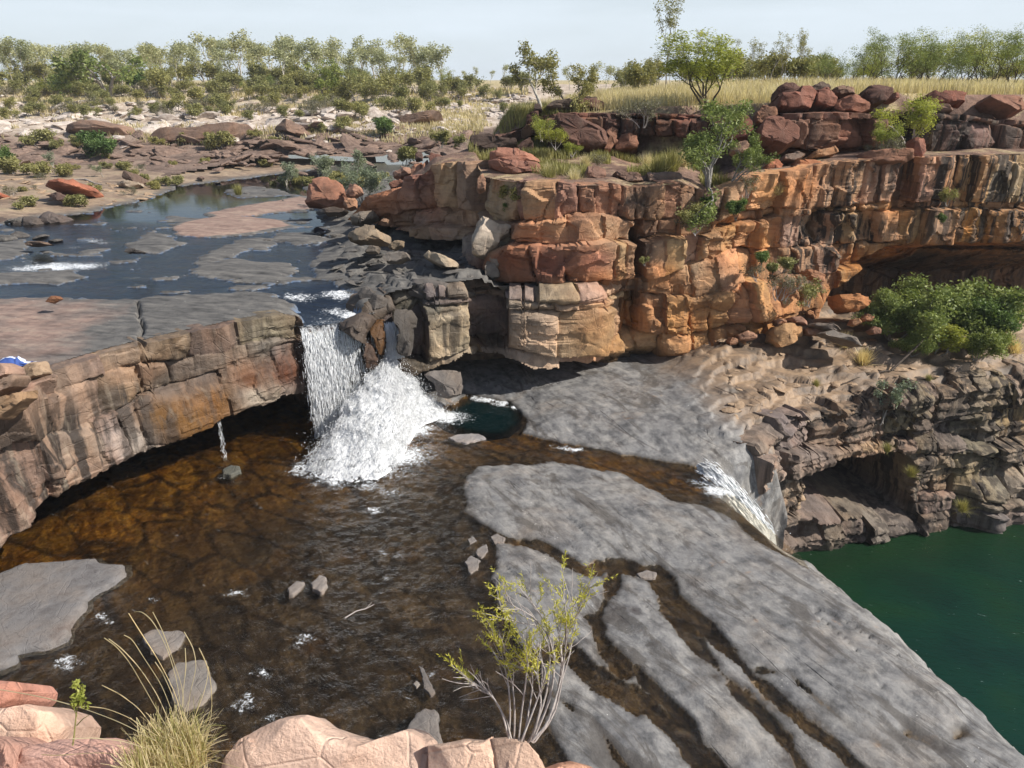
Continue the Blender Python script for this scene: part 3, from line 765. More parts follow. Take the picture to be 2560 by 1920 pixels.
def h_land(x, y):
    """ground above the shelf: bench, plateau, valley and the hillside across the stream"""
    x = np.asarray(x, float); y = np.asarray(y, float)
    r = x / y
    zt = main_top(np.interp(r, MX / MY, MS))
    band = np.array(BAND); yb = np.interp(r, band[:, 0] / band[:, 1], band[:, 1]) + 0.5 * n2(x * .5, y * .5, 201)
    pl = 10.35 + 0.060 * np.clip(x - 2, 0, 16) + 0.010 * np.clip(y - yb, 0, 25) + 0.25 * f2(x * .12, y * .12, 3, 202)
    bench = zt + 0.012 * np.clip(y - 30, 0, 12) + 0.18 * f2(x * .5, y * .5, 4, 203) * sm(0, 2, y - np.interp(r, MX / MY, MY))
    right = bench + (pl - bench) * sm(0.2, 1.4, y - yb)
    xl = np.interp(y, [30, 36, 42, 50, 65, 100, 200, 400], [-4, -6.0, -2.0, 1.5, 5, 12, 45, 120])
    mr_ = sm(-3.0, 2.0, x - xl + 0.8 * f2(x * .2, y * .2, 3, 204))
    d = y - (62 + 0.10 * (x + 30) + 2.5 * n2(x * .05, 0 * x, 205))
    up = np.interp(d, [-10, 0, 6, 12, 16, 22, 40, 62, 90], [4.4, 4.75, 5.3, 6.1, 7.2, 7.6, 8.8, 10.9, 11.2])
    st = f2(x * .06, y * .09, 4, 206)
    left = up + 0.9 * sm(3, 14, d) * sm(75, 50, d) * (np.round(st * 4) * 0.4) + 0.22 * f2(x * .35, y * .35, 4, 207) * sm(0, 8, d)
    val = np.interp(y, [40, 60, 80, 110, 150, 220], [4.9, 5.0, 6.3, 8.6, 10.6, 11.2]) + 0.25 * f2(x * .3, y * .3, 4, 208)
    wv = sm(-14, -4, x + 0.08 * (y - 60))
    base = left * (1 - wv) + np.maximum(val, np.minimum(left, val + 1.0)) * wv
    z = base * (1 - mr_) + right * mr_
    far = 11.3 + 0.25 * f2(x * .02, y * .02, 3, 209)
    z = z + (far - z) * sm(140, 230, y)
    return z
def land_material():
    m = M("plateau_ground")
    c = m.co()
    big = m.noise(c, 0.09, 6, 0.6, 0.4); mid = m.noise(c, 0.7, 8, 0.68, 0.3); fin = m.noise(c, 4.0, 7, 0.7)
    lay = m.noise(m.co((0.22, 0.22, 2.2)), 1.0, 6, 0.65, 0.5)
    pale = m.ramp(mid, [(0.3, (0.21, 0.15, 0.105)), (0.46, (0.42, 0.34, 0.27)), (0.6, (0.56, 0.48, 0.40)), (0.78, (0.44, 0.37, 0.27))])
    brown = m.ramp(lay, [(0.3, (0.070, 0.050, 0.040)), (0.47, (0.185, 0.132, 0.106)), (0.6, (0.26, 0.188, 0.148)), (0.75, (0.32, 0.25, 0.19))])
    straw = m.ramp(fin, [(0.3, (0.20, 0.16, 0.075)), (0.5, (0.44, 0.36, 0.20)), (0.7, (0.52, 0.44, 0.27))])
    bench = m.ramp(mid, [(0.3, (0.09, 0.055, 0.042)), (0.5, (0.20, 0.13, 0.10)), (0.65, (0.29, 0.18, 0.125)), (0.8, (0.22, 0.15, 0.11))])
    bk = m.math('ADD', m.attr('brown', 'Fac'), m.math('MULTIPLY', m.math('SUBTRACT', mid, 0.5), 1.1))
    col = m.mix(m.mr(bk, 0.3, 0.7), pale, brown)
    col = m.mix(m.attr('bench', 'Fac'), col, bench)
    gk = m.math('ADD', m.attr('straw', 'Fac'), m.math('MULTIPLY', m.math('SUBTRACT', m.noise(c, 0.35, 7, 0.65), 0.5), 1.3))
    col = m.mix(m.mr(gk, 0.42, 0.62), col, straw)
    dk = m.ramp(fin, [(0.3, (0.55, 0.53, 0.5)), (0.5, (1, 1, 1)), (0.75, (1.2, 1.2, 1.2))])
    col = m.mix(0.75, col, dk, 'MULTIPLY')
    h = m.math('ADD', m.math('MULTIPLY', mid, 0.6), m.math('ADD', m.math('MULTIPLY', lay, 0.5), m.math('MULTIPLY', fin, 0.4)))
    return m.done(m.bsdf(col, 0.9, m.bump(h, 1.0, 0.25), 0.15))
LAND = land_material()
def land_attrs(X, Y, Z):
    d = Y - (62 + 0.10 * (X + 30))
    brown = sm(22, 12, d) * sm(14, 3, X)
    r = X / Y
    band = np.array(BAND); yb = np.interp(r, band[:, 0] / band[:, 1], band[:, 1])
    xl = np.interp(Y, [30, 36, 42, 50, 65, 100, 200], [-4, -6, -2, 1.5, 5, 12, 45])
    bench = sm(-3, 1, X - xl) * sm(1.9, 1.2, Y - yb)
    straw = np.clip(sm(-2, 2, X - xl) * sm(1.2, 1.9, Y - yb) * 1.2 + 0.45 * sm(20, 45, d) * sm(10, 0, X) + sm(130, 170, Y) * .7, 0, 1)
    straw = np.maximum(straw, 0.40 * bench)
    return {'brown': ('POINT', brown.ravel()), 'bench': ('POINT', bench.ravel()), 'straw': ('POINT', straw.ravel())}
def build_land():
    # bench and plateau edge, close
    X, Y, A = polar(-0.32, 1.02, 0.0030, 27.5, 62, 1.0030)
    Z = h_land(X, Y)
    me = np.interp(A, MX / MY, MY)
    xl = np.interp(Y, [30, 36, 42, 50, 65], [-4, -6.0, -2.0, 1.5, 5])
    Z = Z - 0.05 * sm(1.0, 0.0, Y - me)
    keep = (Y > me + 0.04) & (X > xl - 6 + 0 * Y)
    fm = keep[:-1, :-1] & keep[1:, :-1] & keep[:-1, 1:] & keep[1:, 1:]
    V = np.stack([X, Y, Z], -1).reshape(-1, 3)
    V, Fc, at = compact(V, grid_faces(*X.shape, fm), land_attrs(X, Y, Z))
    o = link("plateau_ground", mesh_np("plateau_ground", V, Fc, LAND, at))
    tag(o, "stony bench and grassy plateau on top of the red cliff", "ground", kind='structure')
    X, Y, A = polar(-1.7, 1.7, 0.007, 58, 6000, 1.010)
    Z = h_land(X, Y)
    Z = Z - 0.25 * ((Y < 61.5) & (X > -2))
    sh = up_sdf(X, Y)[1]
    keep = (Y > 61) & ((Y > 74) | (A > -0.02) | (sh > 6))
    keep = (Y > 61) & ~((Y < 72) & (A < -0.03) & (sh < 4))
    fm = keep[:-1, :-1] & keep[1:, :-1] & keep[:-1, 1:] & keep[1:, 1:]
    V = np.stack([X, Y, Z], -1).reshape(-1, 3)
    V, Fc, at = compact(V, grid_faces(*X.shape, fm), land_attrs(X, Y, Z))
    o = link("far_terrain", mesh_np("far_terrain", V, Fc, LAND, at))
    tag(o, "far rocky hillside and flat wooded plain behind the stream", "terrain", kind='structure')
# =====================================================================================
#  CLIFF WALLS: every joint-bounded block is a part of its cliff
# =====================================================================================
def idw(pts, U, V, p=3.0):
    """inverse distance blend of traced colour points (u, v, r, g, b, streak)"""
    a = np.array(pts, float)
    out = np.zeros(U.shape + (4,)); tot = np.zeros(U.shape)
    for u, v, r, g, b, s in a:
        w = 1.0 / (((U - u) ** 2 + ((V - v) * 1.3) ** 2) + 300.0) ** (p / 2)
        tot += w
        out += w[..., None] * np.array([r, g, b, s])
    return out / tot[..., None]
def project(X, Y, Z):
    yc = Y * CP - (Z - CZ) * SP; zc = Y * SP + (Z - CZ) * CP
    return 1280 + F * X / yc, 960 - F * zc / yc

def build_wall(root, path, zlo, zhi_fn, bounds, joints, tints, mat, seed, ds=0.055, dz=0.05, profile=None, off_fn=None, amp=0.22,
               zmin_fn=None, stratum=0.05, lean=None, smin=None, smax=None, soft=0.35, facet=0.28, round_=0.05, part='rock_block', groove=1.0, row_off=None, chips=1.0, sfreq=2.6, lmin=0.0):
    rng = np.random.default_rng(seed)
    S0, PX, PY, NX, NY = path_dense(path, 0.02, soft)
    ratio = PX / PY
    def sz(u, v):
        dx, dy, dz_ = rays(u, v)
        s = np.interp(dx / dy, ratio, S0)
        return s, CZ + np.interp(s, S0, PY) * dz_ / dy
    s = np.arange(smin if smin is not None else S0[0], smax if smax is not None else S0[-1], ds)
    ztop = zhi_fn(s, sz)
    nz = int((np.max(ztop) - zlo) / dz) + 1
    q = np.linspace(0, 1, nz)
    S, Q = np.meshgrid(s, q, indexing='ij')
    Z = zlo + (ztop[:, None] - zlo) * Q
    px = np.interp(S, S0, PX); py = np.interp(S, S0, PY); nx = np.interp(S, S0, NX); ny = np.interp(S, S0, NY)
    U, V = project(px, py, Z)
    # strata boundaries
    rowid = np.zeros(S.shape, int)
    zb = []
    for k, b in enumerate(bounds):
        bs, bz = sz(*np.array(b, float).T)
        o = np.argsort(bs)
        z_ = np.interp(S, bs[o], bz[o]) + 0.05 * n2(S * 1.7, S * 0 + k * 3.3, seed + 1) + 0.025 * n2(S * 6, S * 0 + k, seed + 2)
        zb.append(z_)
        rowid += (Z < z_).astype(int)
    zb = [np.minimum(ztop[:, None] + 0 * S, 1e9)] + zb + [np.full(S.shape, zlo)]
    zb_s = np.stack(zb, 0)
    rt = np.take_along_axis(zb_s, rowid[None], 0)[0]; rb = np.take_along_axis(zb_s, rowid[None] + 1, 0)[0]
    colid = np.zeros(S.shape, int); ej = np.full(S.shape, 9.0); sc_ = np.zeros(S.shape); wd = np.ones(S.shape)
    blocks = {}
    for r in range(len(bounds) + 1):
        m = rowid == r
        if not m.any(): continue
        ju = np.array(joints[r], float)
        vm = V[m].mean()
        # a joint is traced at the middle of its stratum: use the mean height near it
        js = []
        for u in ju:
            near = m & (np.abs(U - u) < 25)
            v_ = V[near].mean() if near.any() else vm
            js.append(sz(u, v_)[0])
        js = np.sort(np.array(js))
        zm = 0.5 * (rt + rb)
        ln = (lean or {}).get(r, 0.0)
        sw = S + 0.13 * n2(S * .7 + r * 5, Z * 1.1, seed + 3) + 0.05 * n2(S * 3, Z * 3.5, seed + 4) + ln * (Z - zm)
        ci = np.searchsorted(js, sw[m])
        colid[m] = ci
        ext = np.concatenate([[S0[0] - 1], js, [S0[-1] + 1]])
        lo = ext[ci]; hi = ext[ci + 1]
        ej[m] = np.minimum(sw[m] - lo, hi - sw[m])
        lo = np.maximum(lo, s[0]); hi = np.minimum(hi, s[-1])
        sc_[m] = 0.5 * (lo + hi); wd[m] = np.maximum(hi - lo, .2)
    eb = np.minimum(np.abs(Z - rb), np.where(rowid == 0, 9, np.abs(rt - Z)))
    zc = 0.5 * (rt + rb); hh = np.maximum(rt - rb, .15)
    bid = rowid * 1000 + colid
    D = np.zeros(S.shape)
    for b in np.unique(bid):
        m = bid == b
        uc, vc = U[m].mean(), V[m].mean()
        w = (S[m] - sc_[m]) / wd[m]; h = (Z[m] - zc[m]) / hh[m]
        off = rng.uniform(-amp, amp) + (row_off[b // 1000] if row_off else 0)
        if off_fn is not None:
            o_ = off_fn(uc, vc)
            if o_ is not None: off = o_
        d = off + rng.uniform(-.20, .20) * w * min(1, wd[m][0]) + rng.uniform(-.10, .30) * h * min(1.2, np.median(hh[m]))
        for k in range(4):
            a = rng.uniform(0, 6.283); g = rng.uniform(0.35, 1.1)
            d = np.minimum(d, off + rng.uniform(0.02, 0.20) + g * (math.cos(a) * w * min(wd[m][0], 1.6) + math.sin(a) * h * np.median(hh[m]) * .8) * facet / 0.28 * 0.6 + 0.16)
        D[m] = d
    e = np.minimum(ej, eb) + 0.03 * n2(S * 4, Z * 4, seed + 5)
    gv = sm(-.35, .45, n2(S * .9 + 31, Z * .9, seed + 20)) 
    D = D - round_ * (0.25 + gv) * np.exp(-np.maximum(e, 0) / 0.06) - 0.38 * groove * gv * np.exp(-np.maximum(e, 0) / 0.03)
    # cross joints, bedding ledges and chipped faces
    wz = Z + 0.12 * f2(S * .8, Z * .5, 3, seed + 6)
    lm = np.maximum(lmin, sm(-.25, .5, n2(S * .5 + 9, Z * .7, seed + 21)))
    D = D + lm * (stratum * np.round(2.2 * n2(wz * sfreq, S * 0.22, seed + 7)) + stratum * 0.5 * n2(wz * 8, S * 0.5, seed + 8))
    c1, cv = worley(S * .85 + .25 * n2(S * 1.5, Z * 1.5, seed + 10), Z * .95 + .25 * n2(S * 1.5 + 9, Z * 1.5, seed + 11), seed + 9)
    D = D + 0.30 * chips * (cv - 0.5) * sm(0, .05, c1) - 0.05 * np.exp(-c1 / 0.03) * gv
    c2, cv2 = worley(S * 2.4 + .5 * n2(S * 3, Z * 3, seed + 12), Z * 1.9, seed + 13)
    D = D + 0.075 * chips * (cv2 - 0.5) * sm(-.2, .4, n2(S * .8, Z * .8, seed + 22))
    D = D + 0.035 * f2(S * 2.2, Z * 2.2, 4, seed + 14) + 0.010 * n2(S * 11, Z * 11, seed + 15)
    if profile is not None:
        D = D + profile(S, Z, U, V, sz)
    X = px + nx * D; Y = py + ny * D
    Zv = Z + 0.02 * n2(S * 5, Z * 5, seed + 16)
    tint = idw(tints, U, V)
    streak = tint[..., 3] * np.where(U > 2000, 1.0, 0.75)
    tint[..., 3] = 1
    keep = np.ones(S.shape, bool)
    if zmin_fn is not None:
        keep = Z > zmin_fn(S, U, V)
    fk = keep[:-1, :-1] & keep[1:, :-1] & keep[:-1, 1:] & keep[1:, 1:]
    # backing
    P = np.stack([X, Y, Zv], -1)
    back = np.stack([X - nx * 0.40, Y - ny * 0.40, Zv], -1)
    st = 3
    bi = np.arange(0, S.shape[0], st); bj = np.arange(0, S.shape[1], st)
    Bk = back[np.ix_(bi, bj)]
    kb = keep[np.ix_(bi, bj)]
    fb = kb[:-1, :-1] & kb[1:, :-1] & kb[:-1, 1:] & kb[1:, 1:]
    fcs = grid_faces(len(bi), len(bj), fb)
    tb = tint[np.ix_(bi, bj)].reshape(-1, 4) * np.array([.6, .55, .5, 1])
    vb, fcs, atb = compact(Bk.reshape(-1, 3), fcs, {'tint': ('POINT', tb), 'streak': ('POINT', streak[np.ix_(bi, bj)].ravel())})
    rootme = mesh_np(root, vb, fcs, mat, atb)
    ro = link(root, rootme)
    fb_id = np.where(fk, bid[:-1, :-1], -1)
    ni, nj = S.shape
    for b in np.unique(fb_id):
        if b < 0: continue
        mk = fb_id == b
        if mk.sum() < 6: continue
        ii, jj = np.nonzero(mk)
        i0, i1, j0, j1 = ii.min(), ii.max() + 2, jj.min(), jj.max() + 2
        sub = mk[i0:i1 - 1, j0:j1 - 1]
        a, c = sub.shape
        vf = P[i0:i1, j0:j1]
        uc = U[i0:i1, j0:j1].mean()
        dep = np.full(vf.shape[:2], 0.8)
        bk = vf.copy()
        bk[..., 0] -= nx[i0:i1, j0:j1] * dep; bk[..., 1] -= ny[i0:i1, j0:j1] * dep
        n_ = (a + 1) * (c + 1)
        idx = np.arange(n_).reshape(a + 1, c + 1)
        F1 = np.stack([idx[:-1, :-1], idx[1:, :-1], idx[1:, 1:], idx[:-1, 1:]], -1)[sub]
        pad = np.pad(sub, 1)
        sk = []
        for (di, dj, p, q_) in ((-1, 0, (0, 0), (0, 1)), (1, 0, (1, 1), (1, 0)), (0, -1, (1, 0), (0, 0)), (0, 1, (0, 1), (1, 1))):
            edge = sub & ~pad[1 + di:1 + di + a, 1 + dj:1 + dj + c]
            ei, ej_ = np.nonzero(edge)
            va = idx[ei + p[0], ej_ + p[1]]; vb_ = idx[ei + q_[0], ej_ + q_[1]]
            sk.append(np.stack([vb_, va, va + n_, vb_ + n_], -1))
        Fa = np.concatenate([F1] + sk)
        VV = np.concatenate([vf.reshape(-1, 3), bk.reshape(-1, 3)])
        jit = rng.uniform(.85, 1.15) * np.array([1, rng.uniform(.95, 1.05), rng.uniform(.9, 1.1)])
        tt = np.clip(tint[i0:i1, j0:j1].reshape(-1, 4) * np.array([*jit, 1]), 0, 1)
        ss = streak[i0:i1, j0:j1].ravel()
        VV, Fa, at = compact(VV, Fa, {'tint': ('POINT', np.concatenate([tt, tt])), 'streak': ('POINT', np.concatenate([ss, ss]))})
        link(part, mesh_np(part, VV, Fa, mat, at, True, 0.42), ro)
    return ro, sz

SAND = rock_material("layered_sandstone")
BOULD = rock_material("dark_red_boulder", strata=0.5, bump=1.0)
SMOOTH = rock_material("weathered_grey_rock", strata=0.6, bump=0.9)
WETWALL = rock_material("stained_gorge_rock", strata=0.5, rough=0.55)

# ------------------------------------------------------------------ gorge wall under the upper shelf (left wall, falls, wall over the plunge pool)
LIP = [(-60,1390),(0,1320),(60,1262),(115,1240),(170,1225),(250,1180),(300,1150),(358,1130),(365,1128),(440,1098),(520,1062),(600,1020),(700,990),(752,984),(800,985),(860,985),(940,960),(1000,940),(1040,935),(1080,925),(1130,905),(1180,888),(1240,882),(1280,895),(1330,912),(1420,914),(1500,908),(1560,905)]
def gorge_wall():
    def top(s, sz):
        S0, PX, PY, NX, NY = path_dense(EDGE, 0.02, 0.35)
        x = np.interp(s, S0, PX); y = np.interp(s, S0, PY)
        nx = np.interp(s, S0, NX); ny = np.interp(s, S0, NY)
        z = h_upper(x - .4 * nx, y - .4 * ny)[0]
        lip = np.hypot(x + 6.3, y - 25.0)
        return np.minimum(z, np.where(lip < 1.0, ZU - 0.56, 99)) - 0.01
    def profile(S, Z, U, V, sz):
        ls, lz = sz(*np.array(LIP, float).T)
        o = np.argsort(ls)
        zl = np.interp(S, ls[o], lz[o]) + 0.06 * n2(S * 2.3, S * 0, 301) + 0.04 * n2(S * 7, S * 0, 302)
        ztop = Z.max(axis=1, keepdims=True)
        t = np.clip((zl - Z) / 0.22, 0, 1)
        d = -2.6 * t ** 0.6 - 0.6 * np.clip(zl - Z, 0, 2)
        # face leans out slightly towards its lower lip, and the cap overhangs
        d = d + 0.30 * sm(1.8, 0.0, Z - zl) * (U < 760)
        fall = np.exp(-((U - 860) / 90) ** 2)
        d = d * (1 - 0.35 * fall) - 0.15 * fall
        rib = 0.35 * np.maximum(0, 1 - np.abs((S * 1.0 + 0.35 * Z) % 1.6 - 0.8) / 0.5) * (U < 130)
        d = d + rib + 0.5 * sm(180, 20, U) 
        # rounded water-worn lip of the terrace over the plunge pool
        cap = np.clip(1 - (ztop - Z) / 0.6, 0, 1) * (U > 880)
        d = d - 0.5 * cap ** 2
        return d
    bounds = [[(-60,1010),(0,985),(80,965),(108,992),(245,942),(300,926),(355,912),(440,905),(560,882),(640,853),(740,848),(860,870),(980,790),(1050,752),(1170,748),(1250,746),(1500,748)],
              [(-60,1130),(0,1100),(105,1082),(180,1078),(240,1045),(340,1000),(350,988),(464,963),(603,904),(726,855),(860,900),(985,830),(1050,770),(1180,762),(1265,765),(1500,764)],
              [(-60,1395),(0,1322),(115,1242),(250,1182),(358,1132),(520,1064),(752,986),(860,975),(985,900),(1065,905),(1180,872),(1265,868),(1510,885)]]
    joints = [[130,252,352,480,600,740,860,990,1066,1120,1180,1264,1340,1430,1510],
              [108,250,354,430,610,740,910,985,1066,1180,1230,1264,1386,1440,1510],
              [95,245,308,352,560,690,750,940,1000,1064,1182,1266,1395,1512],
              [200,400,600,800,1000,1200,1400]]
    def off(u, v):
        if 1182 < u < 1264: return -1.3
        if 1264 < u < 1512: return 0.45
        if 1066 < u < 1182: return 0.10
        if 985 < u < 1066: return -0.55
        if 750 < u < 985: return 0.0
        return None
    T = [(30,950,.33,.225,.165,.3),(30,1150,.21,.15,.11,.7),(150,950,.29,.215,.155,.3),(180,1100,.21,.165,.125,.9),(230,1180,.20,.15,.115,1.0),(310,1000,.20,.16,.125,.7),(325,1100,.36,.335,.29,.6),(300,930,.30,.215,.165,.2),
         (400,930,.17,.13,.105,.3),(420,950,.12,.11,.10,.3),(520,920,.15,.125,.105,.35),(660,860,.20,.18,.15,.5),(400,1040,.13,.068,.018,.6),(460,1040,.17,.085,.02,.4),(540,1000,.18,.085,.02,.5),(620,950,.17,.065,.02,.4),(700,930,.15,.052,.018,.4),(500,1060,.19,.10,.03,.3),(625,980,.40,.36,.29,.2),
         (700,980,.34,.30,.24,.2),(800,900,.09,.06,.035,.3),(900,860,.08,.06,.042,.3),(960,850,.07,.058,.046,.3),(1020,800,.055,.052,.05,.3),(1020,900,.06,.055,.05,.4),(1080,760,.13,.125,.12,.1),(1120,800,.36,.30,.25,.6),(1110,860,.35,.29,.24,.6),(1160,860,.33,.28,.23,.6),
         (1220,830,.10,.09,.08,.4),(1230,880,.12,.10,.08,.3),(1300,780,.22,.19,.16,.2),(1300,860,.44,.355,.28,.2),(1360,830,.45,.345,.26,.1),(1380,890,.49,.385,.285,.1),(1470,830,.46,.30,.18,.1),(1500,880,.46,.29,.16,.2)]  # dark points in the deep inset carry its shade as rock colour
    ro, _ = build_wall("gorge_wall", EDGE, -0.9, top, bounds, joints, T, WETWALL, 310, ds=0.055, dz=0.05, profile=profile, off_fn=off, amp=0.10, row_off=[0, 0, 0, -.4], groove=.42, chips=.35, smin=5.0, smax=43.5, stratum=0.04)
    tag(ro, "undercut rock wall of the gorge between the upper and lower shelves", "rock wall", kind='structure')

# ------------------------------------------------------------------ main red cliff
def main_cliff():
    B1 = [(880,575),(940,545),(1000,530),(1096,520),(1185,522),(1206,556),(1290,552),(1385,546),(1450,534),(1530,540),(1600,552),(1700,546),(1773,560),(1850,532),(1950,520),(2060,521),(2200,508),(2330,500),(2460,508),(2620,506)]
    B2 = [(880,600),(1000,570),(1096,560),(1185,572),(1206,640),(1290,600),(1410,606),(1500,594),(1600,604),(1700,590),(1773,585),(1850,562),(1930,545),(2000,536),(2100,532),(2330,520),(2620,524)]
    B3 = [(880,640),(1000,620),(1180,640),(1240,700),(1340,702),(1412,704),(1500,696),(1600,692),(1640,688),(1730,655),(1850,618),(1900,625),(2000,622),(2100,612),(2200,606),(2400,610),(2620,600)]
    B4 = [(880,660),(1000,650),(1180,680),(1240,738),(1400,742),(1520,740),(1640,734),(1730,738),(1850,700),(1950,690),(2060,682),(2200,650),(2620,640)]
    B5 = [(880,700),(1180,720),(1240,800),(1480,830),(1640,836),(1760,830),(1850,790),(1950,772),(2060,760),(2200,740),(2620,720)]
    joints = [[920,1000,1050,1094,1150,1190,1206,1290,1318,1385,1450,1492,1528,1550,1585,1606,1650,1700,1742,1800,1840,1879,1944,1990,2023,2082,2150,2200,2246,2276,2318,2375,2428,2461,2520,2570],
              [960,1017,1093,1160,1188,1286,1420,1500,1575,1606,1650,1700,1750,1800,1850,1905,1950,2030,2080,2150,2230,2290,2360,2460,2540],
              [990,1040,1093,1161,1190,1242,1341,1412,1518,1548,1576,1606,1655,1700,1740,1765,1800,1842,1885,1925,1960,2010,2060,2095,2145,2190,2240,2300,2380,2460,2540],
              [1100,1242,1330,1420,1500,1530,1600,1670,1725,1790,1850,1890,1930,1990,2040,2090,2150,2250,2400],
              [1100,1290,1400,1514,1600,1662,1720,1762,1800,1850,1890,1930,1985,2040,2090,2200,2350],
              [1510,1560,1600,1650,1720,1770,1820,1880,1930,1990,2060,2200]]
    def off(u, v):
        if 1188 < u < 1206 and v < 650: return -0.5
        if 1574 < u < 1608 and 540 < v < 700: return -1.5
        if 1200 < u < 1576 and 600 < v < 704: return 0.75
        if 1286 < u < 1575 and 545 < v <= 606: return 0.35
        if 1240 < u < 1700 and 700 < v < 745: return 0.15
        if 1514 < u < 1600 and 740 < v < 840: return -0.35
        if 1600 < u < 1662 and 740 < v < 840: return 0.05
        if 1662 < u < 1800 and 740 < v: return 0.45
        if 2246 < u < 2276 and v < 500: return -0.55
        if 1606 < u < 1700 and 600 < v < 700: return 0.55
        if 1700 < u < 1800 and 640 < v < 700: return 0.25
        return None
    def profile(S, Z, U, V, sz):
        d = np.zeros(S.shape)
        # rock shelter high in the face, at the far end
        cs, cz = sz(*np.array([(1990,800),(2060,740),(2110,700),(2180,640),(2230,616),(2330,606),(2450,606),(2620,612)], float).T)
        ceil = np.interp(S, cs, cz, left=-9) + 0.08 * n2(S * 1.5, S * 0, 331)
        dep = np.clip(ceil - Z, 0, 4)
        inside = sm(2000, 2120, U)
        d = d - inside * (2.2 * np.minimum(dep, 0.5) * 2 * 0.6 + 1.7 * np.clip(dep - .15, 0, 2.4))
        # cliff foot: undercut at the left half
        d = d - 0.9 * sm(870, 915, V) * (U > 1480) * (U < 1780)
        fl, fz = sz(*np.array([(880,545),(990,580),(1093,595),(1190,600)], float).T)
        lipz = np.interp(S, fl, fz)
        d = d - 2.6 * np.clip((lipz - Z) / 0.25, 0, 1) ** .6 * (U < 1186)
        # lower right half of the face slopes forward in broken ledges
        d = d + 0.9 * sm(640, 800, V) * sm(1740, 1860, U) * sm(2120, 2030, U)
        d = d + 0.30 * np.maximum(0, np.sin(S * 5.0 + 1.5 * n2(S * .8, Z * .3, 332))) ** 2 * sm(1850, 1950, U) * (V < 640) * 0.5
        # hollow under the red nose
        d = d - 0.35 * sm(735, 760, V) * (U > 1240) * (U < 1514)
        # alcoves in the orange columns
        for uc, vc, w, h, a in ((1578,790,34,60,.5),(1765,815,60,70,.35),(1850,600,40,40,.4),(2050,560,30,40,.45),(2080,590,40,30,.4),(1935,585,18,45,.45),(2160,560,22,34,.35)):
            d = d - a * np.exp(-((U - uc) / w) ** 4 - ((V - vc) / h) ** 4)
        return d
    def zmin(S, U, V):
        return np.where(U < 1500, 4.15, -0.6) * np.ones(S.shape)
    T = [(900,520,0.387,0.186,0.098,0),(960,500,0.414,0.196,0.107,0),(1050,440,0.202,0.108,0.083,0),(1060,520,0.396,0.215,0.137,0),(1140,450,0.387,0.284,0.195,0.1),(1140,540,0.369,0.275,0.195,0.1),(1040,560,0.406,0.294,0.215,0),(1240,480,0.369,0.284,0.215,0.2),(1230,600,0.424,0.402,0.322,0.1),(1330,500,0.384,0.246,0.164,0.2),(1420,500,0.278,0.164,0.117,0.2),(1500,500,0.269,0.159,0.112,0.2),(1530,500,0.403,0.218,0.13,0.1),(1570,500,0.153,0.109,0.078,0.6),(1650,500,0.365,0.218,0.138,0.3),(1400,560,0.442,0.264,0.164,0),(1330,580,0.423,0.2,0.112,0),(1500,570,0.423,0.301,0.199,0),(1290,640,0.259,0.101,0.056,0.1),(1380,650,0.211,0.082,0.052,0.1),(1470,640,0.365,0.173,0.117,0.05),(1540,620,0.442,0.301,0.19,0.1),(1590,620,0.067,0.046,0.035,0.3),(1660,620,0.442,0.283,0.164,0.1),(1650,680,0.403,0.2,0.086,0.2),(1720,650,0.442,0.329,0.225,0.1),(1400,720,0.249,0.127,0.069,0.3),(1500,700,0.442,0.228,0.112,0.1),(1580,720,0.231,0.155,0.095,0.5),(1560,800,0.403,0.2,0.078,0.2),(1640,800,0.403,0.218,0.095,0.3),(1620,860,0.499,0.347,0.199,0.1),(1720,800,0.365,0.182,0.078,0.3),(1760,830,0.442,0.264,0.13,0.2),(1720,900,0.346,0.192,0.086,0.4),(1600,920,0.086,0.069,0.052,0.4),(1760,520,0.249,0.2,0.156,0.5),(1850,480,0.442,0.292,0.19,0.2),(1920,480,0.48,0.264,0.121,0.2),(2000,470,0.499,0.255,0.104,0.3),(2060,470,0.442,0.283,0.164,0.5),(2140,480,0.423,0.292,0.181,0.6),(2210,470,0.423,0.301,0.19,0.5),(2260,470,0.192,0.091,0.065,0.2),(2300,470,0.384,0.246,0.156,0.7),(2370,460,0.403,0.246,0.112,0.8),(2440,470,0.423,0.283,0.147,0.9),(2520,450,0.403,0.301,0.19,0.9),(1850,560,0.461,0.246,0.104,0.2),(1920,600,0.499,0.246,0.086,0.2),(1980,590,0.317,0.228,0.164,0.7),(2060,580,0.249,0.182,0.112,1.0),(2130,570,0.307,0.228,0.138,0.9),(2240,520,0.48,0.237,0.095,0.2),(2330,560,0.365,0.255,0.173,0.5),(2420,570,0.461,0.228,0.078,0.5),(2520,580,0.384,0.218,0.095,0.6),(1830,640,0.48,0.273,0.138,0.1),(1900,680,0.403,0.255,0.13,0.3),(1960,680,0.403,0.264,0.173,0.5),(2040,660,0.288,0.21,0.147,0.8),(1840,760,0.461,0.264,0.138,0.1),(1900,790,0.48,0.264,0.112,0.1),(1960,760,0.442,0.246,0.121,0.2),(2080,760,0.442,0.2,0.069,0.2),(2150,660,0.432,0.2,0.069,0.2),(2300,640,0.423,0.192,0.069,0.3),(2400,680,0.057,0.046,0.035,0.3),(2500,680,0.067,0.05,0.039,0.3),(2500,640,0.384,0.182,0.069,0.3)]  # near-black points put the shade of cleft, undercut foot and shelter into the tint
    lean = {2: 0.10, 3: 0.15, 4: 0.1}
    ro, _ = build_wall("red_cliff", MAIN, -0.6, lambda s, sz: main_top(s), [B1, B2, B3, B4, B5], joints, T, SAND, 340, profile=profile, off_fn=off, amp=0.36, zmin_fn=zmin, lean=lean, row_off=[0.12, -0.22, 0.10, -0.12, 0.12, 0.0], smin=0.4, smax=MS[-1] - 0.5, stratum=0.05)
